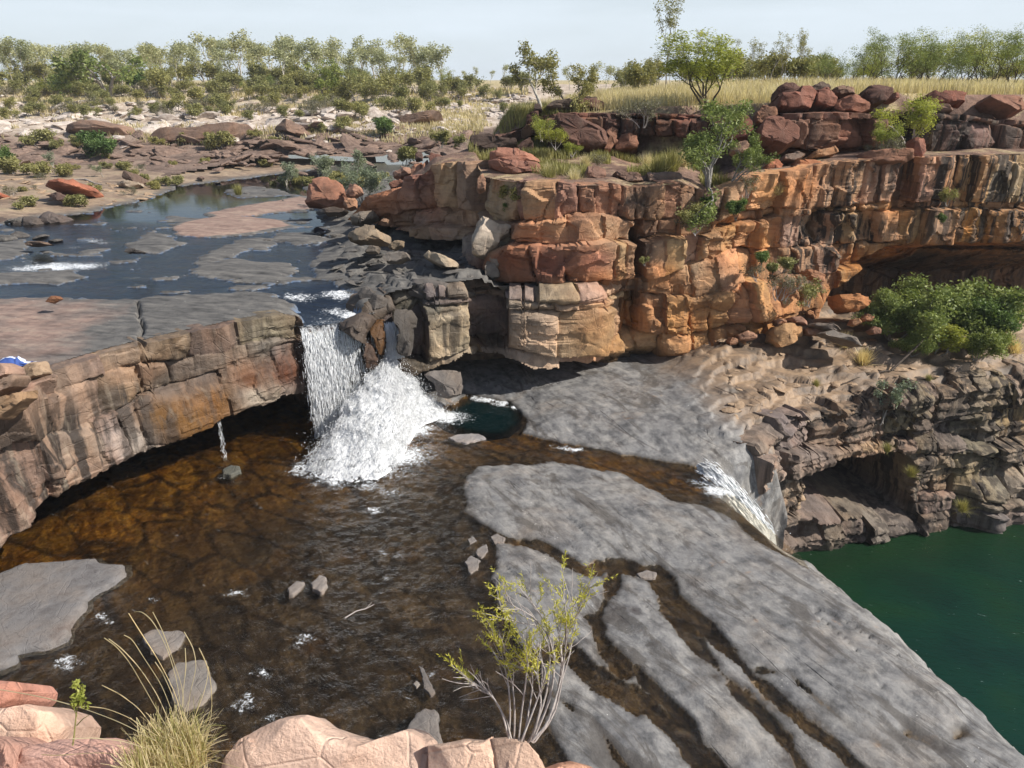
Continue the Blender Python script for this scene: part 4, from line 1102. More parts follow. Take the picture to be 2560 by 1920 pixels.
    tag(ro, "tall orange and red sandstone cliff of jointed blocks", "cliff", kind='structure')

# ------------------------------------------------------------------ lower ledge over the green pool
LEDGE = [(8.5,22.2),(9.4,23.5),(10.4,24.6),(11.8,25.5),(13.2,26.1),(14.8,26.6),(16.5,27.1),(18.5,27.7),(20.5,28.3),(23.5,29.2),(30,31),(38,33.2)]
def lower_ledge():
    S0, PX, PY, NX, NY = path_dense(LEDGE, 0.02, 0.35)
    def top(s, sz):
        x = np.interp(s, S0, PX); y = np.interp(s, S0, PY); nx = np.interp(s, S0, NX); ny = np.interp(s, S0, NY)
        return h_lower(x - nx * .8, y - ny * .8)[0] + 0.02
    B1 = [(1780,1080),(1900,1060),(2040,1045),(2130,1040),(2240,1015),(2300,1050),(2350,1060),(2450,1040),(2600,1010)]
    B2 = [(1780,1200),(1900,1150),(2060,1115),(2200,1110),(2290,1100),(2350,1085),(2450,1110),(2600,1115)]
    B3 = [(1780,1260),(1900,1230),(1990,1180),(2060,1152),(2230,1125),(2290,1135),(2340,1140),(2420,1130),(2600,1170)]
    B4 = [(1780,1330),(1960,1290),(2060,1270),(2200,1260),(2350,1230),(2450,1230),(2600,1230)]
    B5 = [(1780,1400),(2000,1310),(2100,1300),(2300,1280),(2420,1250),(2600,1250)]
    joints = [[1900,1960,2020,2080,2140,2180,2220,2260,2320,2345,2440,2480,2540],[1900,1960,2040,2120,2200,2225,2290,2340,2400,2465,2520],
              [1950,2050,2150,2240,2290,2350,2420,2480,2540],[1930,1990,2030,2270,2340,2380,2430,2490,2550],[1990,2100,2200,2300,2380,2450,2520],[2040,2090,2150,2200,2280,2360,2440,2500,2550]]
    def profile(S, Z, U, V, sz):
        cs, cz = sz(*np.array([(1990,1190),(2060,1158),(2200,1134),(2245,1128),(2290,1150),(2330,1200)], float).T)
        ceil = np.interp(S, cs, cz, left=-20, right=-20) + .05 * n2(S * 2, S * 0, 351)
        bs, bz = sz(*np.array([(1990,1262),(2060,1250),(2200,1262),(2300,1262)], float).T)
        base = np.interp(S, bs, bz)
        ins = sm(2000, 2045, U) * sm(2290, 2250, U)
        d = -4.2 * ins * sm(0, .3, ceil - Z) * sm(-0.9, .3, Z - base)
        d = d + 0.45 * sm(1240, 1330, V) * sm(1990, 2060, U) * sm(2500, 2420, U)
        d = d + 1.1 * np.exp(-((U - 2450) / 50) ** 4) * sm(1180, 1225, V) + 1.0 * np.exp(-((U - 2530) / 40) ** 4) * sm(1165, 1200, V)
        d = d - 0.6 * np.exp(-((U - 2400) / 60) ** 4 - ((V - 1085) / 28) ** 4) - .3 * sm(2530, 2560, U)
        top_ = Z.max(axis=1, keepdims=True)
        d = d - 0.45 * np.clip(1 - (top_ - Z) / 0.5, 0, 1) ** 2
        return d
    T = [(1850,1100,0.185,0.173,0.154,0.2),(1900,1020,0.222,0.187,0.14,0.1),(1980,1080,0.2,0.18,0.161,0.3),(1930,1200,0.266,0.223,0.175,0.6),(1980,1240,0.266,0.209,0.154,0.8),(2000,1330,0.15,0.132,0.115,0.2),(2090,1060,0.192,0.151,0.112,0.6),(2180,1060,0.2,0.158,0.119,0.6),(2260,1060,0.207,0.173,0.133,0.7),(2100,1140,0.326,0.245,0.175,0.2),(2200,1140,0.311,0.238,0.168,0.3),(2320,1080,0.104,0.086,0.07,0.4),(2390,1060,0.067,0.061,0.056,0.3),(2430,1100,0.178,0.158,0.133,0.4),(2300,1180,0.222,0.173,0.119,0.8),(2380,1180,0.222,0.18,0.119,0.9),(2320,1220,0.222,0.166,0.119,0.6),(2150,1270,0.15,0.132,0.115,0.2),(2060,1290,0.15,0.132,0.115,0.1),(2150,1320,0.15,0.132,0.115,0.5),(2250,1300,0.15,0.132,0.115,0.5),(2370,1270,0.163,0.144,0.126,0.4),(2450,1270,0.178,0.158,0.147,0.3),(2530,1210,0.185,0.173,0.158,0.2),(2530,1120,0.222,0.187,0.14,0.6),(2550,1050,0.266,0.209,0.112,0.7),(2500,1000,0.207,0.173,0.133,0.5)]  # tints darkened to carry the shade on the ledge faces
    ro, _ = build_wall("lower_ledge", LEDGE, -7.2, top, [B1, B2, B3, B4, B5], joints, T, SMOOTH, 360, ds=0.06, dz=0.06, profile=profile, amp=0.26, row_off=[0.10, -0.22, 0.28, -0.12, 0.12, 0.05], sfreq=5.0, lmin=.55, smin=0.2, smax=S0[-1] - 8, stratum=0.10)
    tag(ro, "dark stained rock ledge with an undercut above the green pool", "rock ledge", kind='structure')

# ------------------------------------------------------------------ dark jointed band along the cliff top
BANDW = [(-1.8,41.5),(0.5,40.2),(3,39.3),(6,38.9),(9,38.2),(10.6,36.9),(11.8,35.5),(13.5,35.1),(16,35.5),(20,36.3),(26,37.7),(40,41)]
def cliff_top_band():
    TOP = [(1180,350),(1300,318),(1339,292),(1417,282),(1540,286),(1640,284),(1690,286),(1760,292),(1815,294),(1880,304),(1952,284),(2100,280),(2172,284),(2205,298),(2300,280),(2403,286),(2490,302),(2540,300),(2640,312)]
    def top(s, sz):
        ts, tz = sz(*np.array(TOP, float).T)
        return np.interp(s, ts, tz)
    B1 = [(1180,362),(1339,306),(1417,292),(1540,296),(1690,298),(1815,306),(1952,298),(2172,298),(2300,296),(2403,300),(2540,316),(2640,326)]
    B2 = [(1180,392),(1339,334),(1417,332),(1540,338),(1690,346),(1760,352),(1815,350),(1880,360),(1952,372),(2090,374),(2172,370),(2205,384),(2300,382),(2403,386),(2490,388),(2640,392)]
    joints = [[1240,1339,1400,1463,1520,1590,1640,1690,1740,1810,1876,1952,2010,2060,2120,2172,2205,2250,2303,2360,2405,2450,2490,2535,2590],
              [1230,1300,1339,1417,1463,1502,1548,1596,1640,1688,1724,1775,1812,1876,1953,2020,2092,2172,2205,2303,2345,2403,2488,2533,2600],
              [1339,1500,1640,1810,1953,2100,2205,2400]]
    def off(u, v):
        if 2205 < u < 2303: return -1.1
        if 1953 < u < 2100 and v < 375: return 0.25
        if 2303 < u < 2405 and v < 388: return 0.15
        if 2405 < u < 2490 and v < 388: return 0.30
        return None
    T = [(1300,340,.13,.08,.062,.4),(1380,310,.15,.085,.062,.3),(1440,300,.17,.09,.062,.2),(1520,310,.12,.068,.052,.3),(1600,310,.095,.058,.047,.5),(1665,310,.17,.085,.06,.4),(1740,320,.15,.08,.06,.3),(1840,320,.14,.075,.055,.3),(1900,340,.15,.08,.06,.3),
         (1960,330,.13,.078,.062,.4),(2050,330,.165,.095,.075,.3),(2120,330,.27,.14,.095,.2),(2160,350,.30,.155,.10,.2),(2250,340,.055,.042,.036,.5),(2330,330,.085,.058,.05,.7),(2380,340,.105,.072,.06,.6),(2440,330,.235,.155,.13,.4),(2510,330,.20,.135,.11,.5),(2560,340,.27,.14,.09,.4)]  # darkest point holds the shade of the set-back recess as colour
    ro, _ = build_wall("cliff_top_band", BANDW, 8.0, top, [B1, B2], joints, T, BOULD, 370, ds=0.055, dz=0.05, off_fn=off, amp=0.40, row_off=[-0.10, 0.12, -0.9], smin=0.3, stratum=0.04, groove=1.2, chips=.8, facet=.5)
    tag(ro, "dark jointed band of rock along the top of the red cliff", "rock band", kind='structure')
# =====================================================================================
#  WATERFALLS
# =====================================================================================
def foam_material():
    m = M("white_water")
    c = m.co()
    n = m.noise(c, 6.0, 6, 0.7)
    col = m.ramp(n, [(0.3, (0.86, 0.88, 0.90)), (0.6, (0.95, 0.96, 0.97))])
    d = m.bsdf(col, 0.35, m.bump(n, 0.6, 0.05), 0.5)
    tl = m.n("BsdfTranslucent"); m.put(tl.inputs[0], (0.85, 0.88, 0.9))
    mx = m.n("MixShader"); mx.inputs[0].default_value = 0.18
    m.t.links.new(d, mx.inputs[1]); m.t.links.new(tl.outputs[0], mx.inputs[2])
    return m.done(mx.outputs[0])
WHITE = foam_material()
def sheet_material():
    m = M("thin_falling_water")
    c = m.co((5, 5, 0.7))
    n = m.noise(c, 2.0, 7, 0.7, 0.3)
    fm = m.mr(n, 0.40, 0.62)
    gl = m.n("BsdfGlossy"); gl.inputs['Roughness'].default_value = 0.15; m.put(gl.inputs[0], (.8, .85, .9))
    tr = m.n("BsdfTransparent"); m.put(tr.inputs[0], (0.93, 0.93, 0.9))
    a = m.n("MixShader"); a.inputs[0].default_value = 0.08
    m.t.links.new(tr.outputs[0], a.inputs[1]); m.t.links.new(gl.outputs[0], a.inputs[2])
    w = m.bsdf((0.82, 0.85, 0.88), 0.4)
    b = m.n("MixShader"); m.t.links.new(m.math('MULTIPLY', m.math('MULTIPLY', fm, 0.55), m.attr('dens', 'Fac')), b.inputs[0])
    m.t.links.new(a.outputs[0], b.inputs[1]); m.t.links.new(w, b.inputs[2])
    return m.done(b.outputs[0])
SHEET = sheet_material()
def strands(rng, P, w):
    """P (n, k, 3) streak centre lines, w (n,) widths -> three sided tapering streaks"""
    n, k, _ = P.shape
    t = np.linspace(0, 1, k)
    prof = np.sqrt(np.clip(4 * t * (1 - t) * 0.9 + 0.12, 0, 1))
    R = w[:, None] * prof[None]
    a0 = rng.uniform(0, 6.28, n)
    V = []
    for j in range(3):
        a = a0 + j * 2.094
        off = np.stack([np.cos(a), np.sin(a), np.zeros(n)], -1)
        V.append(P + off[:, None, :] * R[..., None])
    V = np.stack(V, 2)                                    # n,k,3,3
    idx = np.arange(n * k * 3).reshape(n, k, 3)
    fs = []
    for j in range(3):
        j2 = (j + 1) % 3
        fs.append(np.stack([idx[:, :-1, j], idx[:, :-1, j2], idx[:, 1:, j2], idx[:, 1:, j]], -1).reshape(-1, 4))
    return V.reshape(-1, 3), np.concatenate(fs)
def drops(rng, C, r):
    n = len(C)
    d = np.array([[1, 0, 0], [-1, 0, 0], [0, 1, 0], [0, -1, 0], [0, 0, 1.4], [0, 0, -1.4]])
    V = C[:, None, :] + d[None] * r[:, None, None] * rng.uniform(.6, 1.3, (n, 1, 3))
    t = np.array([[0, 2, 4], [2, 1, 4], [1, 3, 4], [3, 0, 4], [2, 0, 5], [1, 2, 5], [3, 1, 5], [0, 3, 5]])
    return V.reshape(-1, 3), (np.arange(n)[:, None, None] * 6 + t[None]).reshape(-1, 3)
def merge(parts):
    V, Fq, Ft, o = [], [], [], 0
    for v, f in parts:
        V.append(v); (Fq if f.shape[1] == 4 else Ft).append(f + o); o += len(v)
    out = []
    if Fq: out.append(np.concatenate(Fq))
    if Ft: out.append(np.concatenate(Ft))
    return np.concatenate(V), out
S_E, X_E, Y_E, NX_E, NY_E = path_dense(EDGE, 0.02, 0.35)
def edge_at(u, v):
    dx, dy, dz = rays(u, v)
    s = np.interp(dx / dy, X_E / Y_E, S_E)
    return s
def fall_points(rng, n, s, out0, z0, v0, tmax, k=6, length=(.12, .5), jitter=0.05):
    """short streaks placed along the ballistic paths of water leaving the lip at arc position s"""
    x0 = np.interp(s, S_E, X_E); y0 = np.interp(s, S_E, Y_E); nx = np.interp(s, S_E, NX_E); ny = np.interp(s, S_E, NY_E)
    vo = v0 * rng.uniform(0.8, 1.2, n)
    ts = np.sqrt(rng.uniform(0, 1, n)) * tmax
    dt = rng.uniform(*length, n) / (1.0 + 9.8 * ts)
    t = ts[:, None] + np.linspace(0, 1, k)[None] * dt[:, None]
    t = np.minimum(t, tmax)
    j = rng.normal(0, jitter, (n, 2)) * (0.3 + ts[:, None])
    o = out0 + vo[:, None] * t
    x = x0[:, None] + nx[:, None] * o + j[:, :1] * nx[:, None] * .6 - ny[:, None] * j[:, 1:2]
    y = y0[:, None] + ny[:, None] * o + j[:, :1] * ny[:, None] * .6 + nx[:, None] * j[:, 1:2]
    z = z0[:, None] - 4.9 * t * t - 0.3 * t
    return np.stack([x, y, z], -1)
def waterfall_main():
    rng = np.random.default_rng(501)
    sA = edge_at(756, 850); sB = edge_at(905, 850); sC = edge_at(968, 800)
    root = empty("waterfall", (np.interp(sA, S_E, X_E) + 1.2, np.interp(sA, S_E, Y_E) - 1.0, 0.0), "white waterfall dropping from the upper shelf beside the undercut wall", "waterfall")
    inv = Vector(root.location)
    def put(name, parts, mat, kind='stuff'):
        v, f = merge(parts)
        o = link(name, mesh_np(name, v - np.array(inv), f, mat), root)
        o['kind'] = kind
        return o
    tm = 0.86
    # broad curtain: denser on its near side, thinning towards the wet buttress
    n = 6500
    q = rng.beta(1.0, 1.9, n)
    s = sA + (sB - sA) * q + rng.normal(0, .03, n)
    s = s + 0.07 * np.round(rng.normal(0, .6, n))
    P1 = fall_points(rng, n, s, 0.05, np.full(n, 3.86) - 0.15 * q, 0.85, tm, length=(.05, .40), jitter=.10)
    c1 = strands(rng, P1, rng.uniform(.004, .015, n))
    # lacy sheet between the streaks
    su = np.linspace(sA - .05, sB + .1, 60); tt = np.linspace(-.45, tm, 46)
    S_, T_ = np.meshgrid(su, tt, indexing='ij')
    x0 = np.interp(S_, S_E, X_E); y0 = np.interp(S_, S_E, Y_E); nx = np.interp(S_, S_E, NX_E); ny = np.interp(S_, S_E, NY_E)
    TP = np.maximum(T_, 0)
    o_ = 0.04 + 0.78 * T_ + 0.05 * f2(S_ * 4, T_ * 2, 3, 502) * (0.2 + TP)
    sh = np.stack([x0 + nx * o_, y0 + ny * o_, 3.93 - 4.9 * TP ** 2 - .3 * TP], -1).reshape(-1, 3)
    put("falling_water", [c1], WHITE)
    o = link("water_sheet", mesh_np("water_sheet", sh - np.array(inv), [grid_faces(60, 46)], SHEET, {'dens': ('POINT', np.clip(1.15 - 1.1 * (S_ - sA) / (sB - sA) + .5 * f2(S_ * 5, T_ * 1.5, 3, 509), 0, 1).ravel())}), root)
    o['kind'] = 'stuff'
    # thin veils running down the wet buttress and the narrow jet beside it
    n = 620
    s = rng.choice([edge_at(918, 860), edge_at(945, 840), edge_at(960, 830)], n) + rng.normal(0, .07, n)
    P2 = fall_points(rng, n, s, 0.35, np.full(n, 3.7), 0.25, .72, length=(.08, .4), jitter=.04)
    n2_ = 1700
    s = sC + rng.normal(0, .13, n2_)
    P3 = fall_points(rng, n2_, s, 0.30, np.full(n2_, 3.75), 0.55, 0.50, length=(.08, .4), jitter=.10)
    put("side_jet", [strands(rng, P2, rng.uniform(.005, .014, n)), strands(rng, P3, rng.uniform(.008, .024, n2_))], WHITE)
    # the jet bursts on a rock and fans out as a mound of white water
    ax, ay = at_z(968, 885, 2.55); A = np.array([ax, ay, 2.6])
    base = np.array([(762,1150),(775,1185),(820,1200),(880,1205),(940,1200),(990,1170),(1020,1120),(1045,1070),(1085,1055),(1112,1040),(1105,1020)], float)
    bx, by = at_z(base[:, 0], base[:, 1], 0.03)
    L = np.concatenate([[0], np.cumsum(np.hypot(np.diff(bx), np.diff(by)))]); L /= L[-1]
    na, nb = 190, 130
    qa = np.linspace(0, 1, na); tb = np.linspace(0, 1, nb)
    Q, T = np.meshgrid(qa, tb, indexing='ij')
    BX = np.interp(Q, L, bx); BY = np.interp(Q, L, by)
    hgt = 0.04 + 2.55 * (1 - T ** 0.85) ** 1.15 + 0.10 * np.sin(T * 3.1416)
    X = A[0] + (BX - A[0]) * T ** 0.85; Y = A[1] + (BY - A[1]) * T ** 0.85
    rough = 0.55 * f2(X * 1.7, Y * 1.7 + hgt * 1.7, 5, 503, .6) + 0.45 * f2(X * 6, Y * 6 + hgt * 6, 3, 504)
    amp = 0.24 * np.sin(np.clip(T * 1.15 + .08, 0, 1) * 3.14) + .10
    Z = np.maximum(hgt + rough * amp * (1 - 0.5 * T), 0.0); Y = Y - .22 * np.sin(T * 3.14)
    X, Y = X + amp * 1.0 * f2(X * 2.6, Z * 2.6, 4, 505), Y + amp * 1.0 * f2(X * 2.6 + 9, Z * 2.6, 4, 506)
    hole = f2(X * 3.0, Y * 3.0 + Z * 2, 5, 507, .6) + 0.66 - 1.0 * np.maximum(T - .55, 0) - 0.8 * np.maximum(.16 - Q, 0) * 6 * T
    fm = (hole[:-1, :-1] > 0.0)
    fc = grid_faces(na, nb, fm)
    mv = np.stack([X, Y, Z], -1).reshape(-1, 3)
    # streaks of broken water riding over the core
    n = 8000
    qi = rng.uniform(0, na - 1.01, n); ti = rng.beta(1.25, 1.0, n) * (nb - 8)
    k = 5; ln = rng.uniform(2.0, 7.5, n)
    jj_ = np.clip(ti[:, None] + np.linspace(0, 1, k)[None] * ln[:, None], 0, nb - 1.01)
    i0 = qi.astype(int)[:, None] + 0 * jj_.astype(int); j0 = jj_.astype(int); fr = jj_ - j0
    S0_ = np.stack([X, Y, Z], -1)
    Pm = S0_[i0, j0] * (1 - fr[..., None]) + S0_[i0, j0 + 1] * fr[..., None]
    out_ = np.abs(rng.normal(0, .09, (n, 1))) + .0
    Pm = Pm + out_[..., None] * np.array([0.25, -.75, .6]) + rng.normal(0, .05, (n, 1, 3)) + rng.normal(0, .012, (n, k, 3))
    Pm[..., 2] = np.maximum(Pm[..., 2], .02)
    stm = strands(rng, Pm, rng.uniform(.004, .012, n))
    core = mv - np.tile(np.array([[0.0, -.015, .015]]), (len(mv), 1))
    mv = core
    # spray flung from the mound
    n = 15000
    ii = rng.integers(0, na, n); jj = (rng.beta(1.4, 1.0, n) * (nb - 1)).astype(int)
    C = np.stack([X[ii, jj], Y[ii, jj], Z[ii, jj]], -1) + rng.normal(0, 1, (n, 3)) * np.array([.20, .20, .15]) * rng.uniform(.10, 1.5, (n, 1)) ** 1.4
    C[:, 2] = np.abs(C[:, 2] + .06)
    # spray over the foot of the curtain
    m_ = 5000
    sx = sA + (sB - sA) * rng.uniform(-.05, 1.05, m_)
    Pf = fall_points(rng, m_, sx, 0.1, np.full(m_, 3.8), 0.9, tm, k=2)[:, 0]
    Pf += rng.normal(0, .14, (m_, 3))
    put("splash_foam", [(mv, fc), stm], WHITE)
    put("spray", [drops(rng, C, rng.uniform(.006, .016, n)), drops(rng, Pf[Pf[:, 2] > 0.02], rng.uniform(.004, .010, int((Pf[:, 2] > 0.02).sum())))], WHITE)
def waterfall_lower():
    rng = np.random.default_rng(511)
    p0 = np.array([6.35, 21.15, 0.02])
    root = empty("waterfall", tuple(p0), "narrow white chute pouring off the grey shelf into the green pool", "waterfall")
    cx, cy, zz = CHUTE[1:].T
    t = np.linspace(0, 1, len(cx))
    n = 5200
    ts = rng.uniform(0, .93, n)
    w = 0.30 + 0.25 * ts
    lat = rng.normal(0, .34, n)
    k = 5
    tq = np.clip(ts[:, None] + np.linspace(0, 1, k)[None] * rng.uniform(.03, .09, n)[:, None], 0, 1)
    X = np.interp(tq, t, cx) + (lat * w)[:, None] * .8; Y = np.interp(tq, t, cy) + (lat * w)[:, None] * .75
    Z = np.interp(tq, t, zz) + np.abs(rng.normal(0, .12, n))[:, None] + .22
    P = np.stack([X, Y, Z], -1) - p0
    v, f = strands(rng, P, rng.uniform(.010, .034, n))
    o = link("falling_water", mesh_np("falling_water", v, [f], WHITE), root); o['kind'] = 'stuff'
    q = np.linspace(-1, 1, 26); tt = np.linspace(0, 1, 90)
    Q, T = np.meshgrid(q, tt, indexing='ij')
    W_ = 0.30 + 0.22 * T
    X = np.interp(T, t, cx) + Q * W_ * .8; Y = np.interp(T, t, cy) + Q * W_ * .75
    Z = np.interp(T, t, zz) + 0.24 + 0.16 * (1 - Q * Q) + 0.10 * f2(Q * 3, T * 22, 4, 512)
    hole = f2(Q * 3, T * 18, 5, 513, .65) + 0.35 - 0.7 * np.abs(Q) ** 3 + .2 * T
    fm = hole[:-1, :-1] > 0
    o = link("foam", mesh_np("foam", np.stack([X, Y, Z], -1).reshape(-1, 3) - p0, [grid_faces(26, 90, fm)], WHITE), root); o['kind'] = 'stuff'
    m_ = 900
    tq = rng.uniform(.1, 1, m_)
    C = np.stack([np.interp(tq, t, cx), np.interp(tq, t, cy), np.interp(tq, t, zz) + .15], -1) + rng.normal(0, .25, (m_, 3)) * (0.3 + tq[:, None])
    v, f = drops(rng, C - p0, rng.uniform(.006, .02, m_))
    o = link("spray", mesh_np("spray", v, [f], WHITE), root); o['kind'] = 'stuff'
def trickle():
    rng = np.random.default_rng(521)
    s = np.full(160, edge_at(545, 1060)) + rng.normal(0, .03, 160)
    P = fall_points(rng, 160, s, .12, np.full(160, 1.55), .05, .55, length=(.04, .16), jitter=.03)
    p0 = P[:, 0].mean(0); p0[2] = 0
    root = empty("waterfall", tuple(p0), "thin trickle dripping from the amber overhang of the gorge wall", "waterfall")
    v, f = strands(rng, P - p0, rng.uniform(.004, .009, 160))
    o = link("falling_water", mesh_np("falling_water", v, [f], WHITE), root); o['kind'] = 'stuff'
# =====================================================================================
#  LOOSE BOULDERS AND SLABS
# =====================================================================================
def rock_shell(N, R, pw=0.62):
    """unit pebble lattice: angle around the outline, and front-to-back rings"""
    th = np.linspace(0, 2 * math.pi, N, endpoint=False)
    ph = np.linspace(0.06, math.pi - 0.06, R)
    return th, np.sin(ph) ** pw, -np.sign(np.cos(ph)) * np.abs(np.cos(ph)) ** pw
def lattice_faces(N, R):
    idx = np.arange(N * R).reshape(R, N)
    a = idx[:-1]; b = idx[1:]
    f = np.stack([a, np.roll(a, -1, 1), np.roll(b, -1, 1), b], -1).reshape(-1, 4)
    return f
def cap_faces(N, R):
    c0 = N * R; c1 = c0 + 1
    i = np.arange(N); j = (i + 1) % N
    return np.concatenate([np.stack([j, i, np.full(N, c0)], -1), np.stack([(R - 1) * N + i, (R - 1) * N + j, np.full(N, c1)], -1)])
def boulder(name, poly, Y, thick, tint, mat, label, cat, group=None, seed=1, N=84, R=28, planes=9, rough=1.0, strata=0.0, dpx=False, streak=0.1, pw=0.5, tilt=1.0, chip=0.075, back=0.0, shear=0.0):
    """a solid rock whose outline is the traced one; it is as thick as given and stands at the planar distance Y"""
    rng = np.random.default_rng(seed)
    p = np.array(poly, float)
    if dpx: p = p * K
    # resample the outline
    q = np.concatenate([p, p[:1]])
    L = np.concatenate([[0], np.cumsum(np.hypot(*np.diff(q, axis=0).T))])
    s = np.linspace(0, L[-1], N, endpoint=False)
    u = np.interp(s, L, q[:, 0]); v = np.interp(s, L, q[:, 1])
    uc, vc = u.mean(), v.mean()
    area = np.sum(u * np.roll(v, -1) - v * np.roll(u, -1))
    if area > 0: u = u[::-1]; v = v[::-1]
    dx, dy, dz = rays(uc, vc)
    t = Y / dy
    ex = (u - uc) / F * t; ez = -(v - vc) / F * t           # outline in the plane facing the camera
    th, rr, dd = rock_shell(N, R, pw)
    A = rr[:, None] * ex[None]; B = rr[:, None] * ez[None]; C = np.broadcast_to((dd[:, None] * 0.5 + back) * thick, A.shape).copy()
    size = max(np.ptp(ex), np.ptp(ez))
    B = B - shear * C                                          # tops that dip away from the viewer
    P = np.stack([A, C, B], -1).reshape(-1, 3)
    P = np.concatenate([P, [[0, (back - .5) * thick, -shear * (back - .5) * thick], [0, (back + .5) * thick, -shear * (back + .5) * thick]]])
    # chisel planes
    hw, hh = np.ptp(ex) / 2, np.ptp(ez) / 2
    for k in range(planes):
        n = np.array([rng.normal(0, .55), -abs(rng.normal(.9, .4)), rng.normal(.15, .55)])
        n /= np.linalg.norm(n)
        sup = np.max(P @ n)
        c = sup * rng.uniform(.72, .95)
        over = np.maximum(P @ n - c, 0)
        P -= over[:, None] * n * 0.97
    nn = P / np.maximum(np.linalg.norm(P / np.array([hw, thick / 2, hh]), axis=1, keepdims=True), .2) / np.array([hw, thick / 2, hh]) ** 2
    nn /= np.maximum(np.linalg.norm(nn, axis=1, keepdims=True), 1e-6)
    f = 1.0 / max(size, .1)
    off = seed * 3.7
    dsp = 0.028 * f3(P[:, 0] * f * 3 + off, P[:, 1] * f * 3, P[:, 2] * f * 3, 4, seed) + 0.012 * f3(P[:, 0] * f * 11 + off, P[:, 1] * f * 11, P[:, 2] * f * 11, 3, seed + 1)
    if strata:
        w = P[:, 2] + .12 * size * n3(P[:, 0] * f * 2, P[:, 1] * f * 2, P[:, 2] * f, seed + 2)
        dsp = dsp + 0.02 * strata * np.sign(np.sin(w * f * 26)) * np.abs(np.sin(w * f * 26)) ** .4
    cell = f * 2.6
    ix = np.floor(P * cell + off).astype(np.int64)
    b1 = np.full(len(P), 9.0); cv = np.zeros(len(P))
    for ax in (-1, 0, 1):
        for ay in (-1, 0, 1):
            for az in (-1, 0, 1):
                q3 = ix + np.array([ax, ay, az])
                d3 = np.sqrt(sum((P[:, k] * cell + off - q3[:, k] - _hash(q3[:, 0] + 31 * k, q3[:, 1], q3[:, 2], seed)) ** 2 for k in range(3)))
                nr = d3 < b1; cv = np.where(nr, _hash(q3[:, 0], q3[:, 1] + 77, q3[:, 2], seed), cv); b1 = np.where(nr, d3, b1)
    dsp = dsp + chip * (cv - 0.5)
    P = P + nn * (dsp * size * rough)[:, None]
    # lattice plane is square to the line of sight: turn it into world axes
    a = PITCH * tilt
    Pw = np.stack([P[:, 0], P[:, 1] * math.cos(a) + P[:, 2] * math.sin(a), -P[:, 1] * math.sin(a) + P[:, 2] * math.cos(a)], -1)
    cen = np.array([dx * t, Y, CZ + dz * t])
    base = Pw[:, 2].min()
    Pw[:, 2] -= base
    tt = np.tile(np.array([[*tint, 1.0]]), (len(Pw), 1)) * np.concatenate([(0.9 + 0.25 * n3(P[:, 0] * f * 2, P[:, 1] * f * 2, P[:, 2] * f * 2, seed + 4))[:, None]] * 3 + [np.ones((len(Pw), 1))], 1)
    me = mesh_np(name, Pw, [lattice_faces(N, R), cap_faces(N, R)], mat, {'tint': ('POINT', tt), 'streak': ('POINT', np.full(len(Pw), streak))}, True, 0.6)
    o = link(name, me, None, tuple(cen + np.array([0, 0, base])))
    return tag(o, label, cat, group)
PALE = rock_material("pale_pink_boulder", strata=0.25, streaks=False, scale=3.0, bump=0.75, rough=0.85, vary=.75)
DK = (0.110, 0.060, 0.046); DK2 = (0.140, 0.080, 0.062); GR = (0.16, 0.125, 0.10); OR = (0.42, 0.20, 0.10)
def zp(pts, x0, y0, k=3.687): return [(x0 + x / k, y0 + y / k) for x, y in pts]
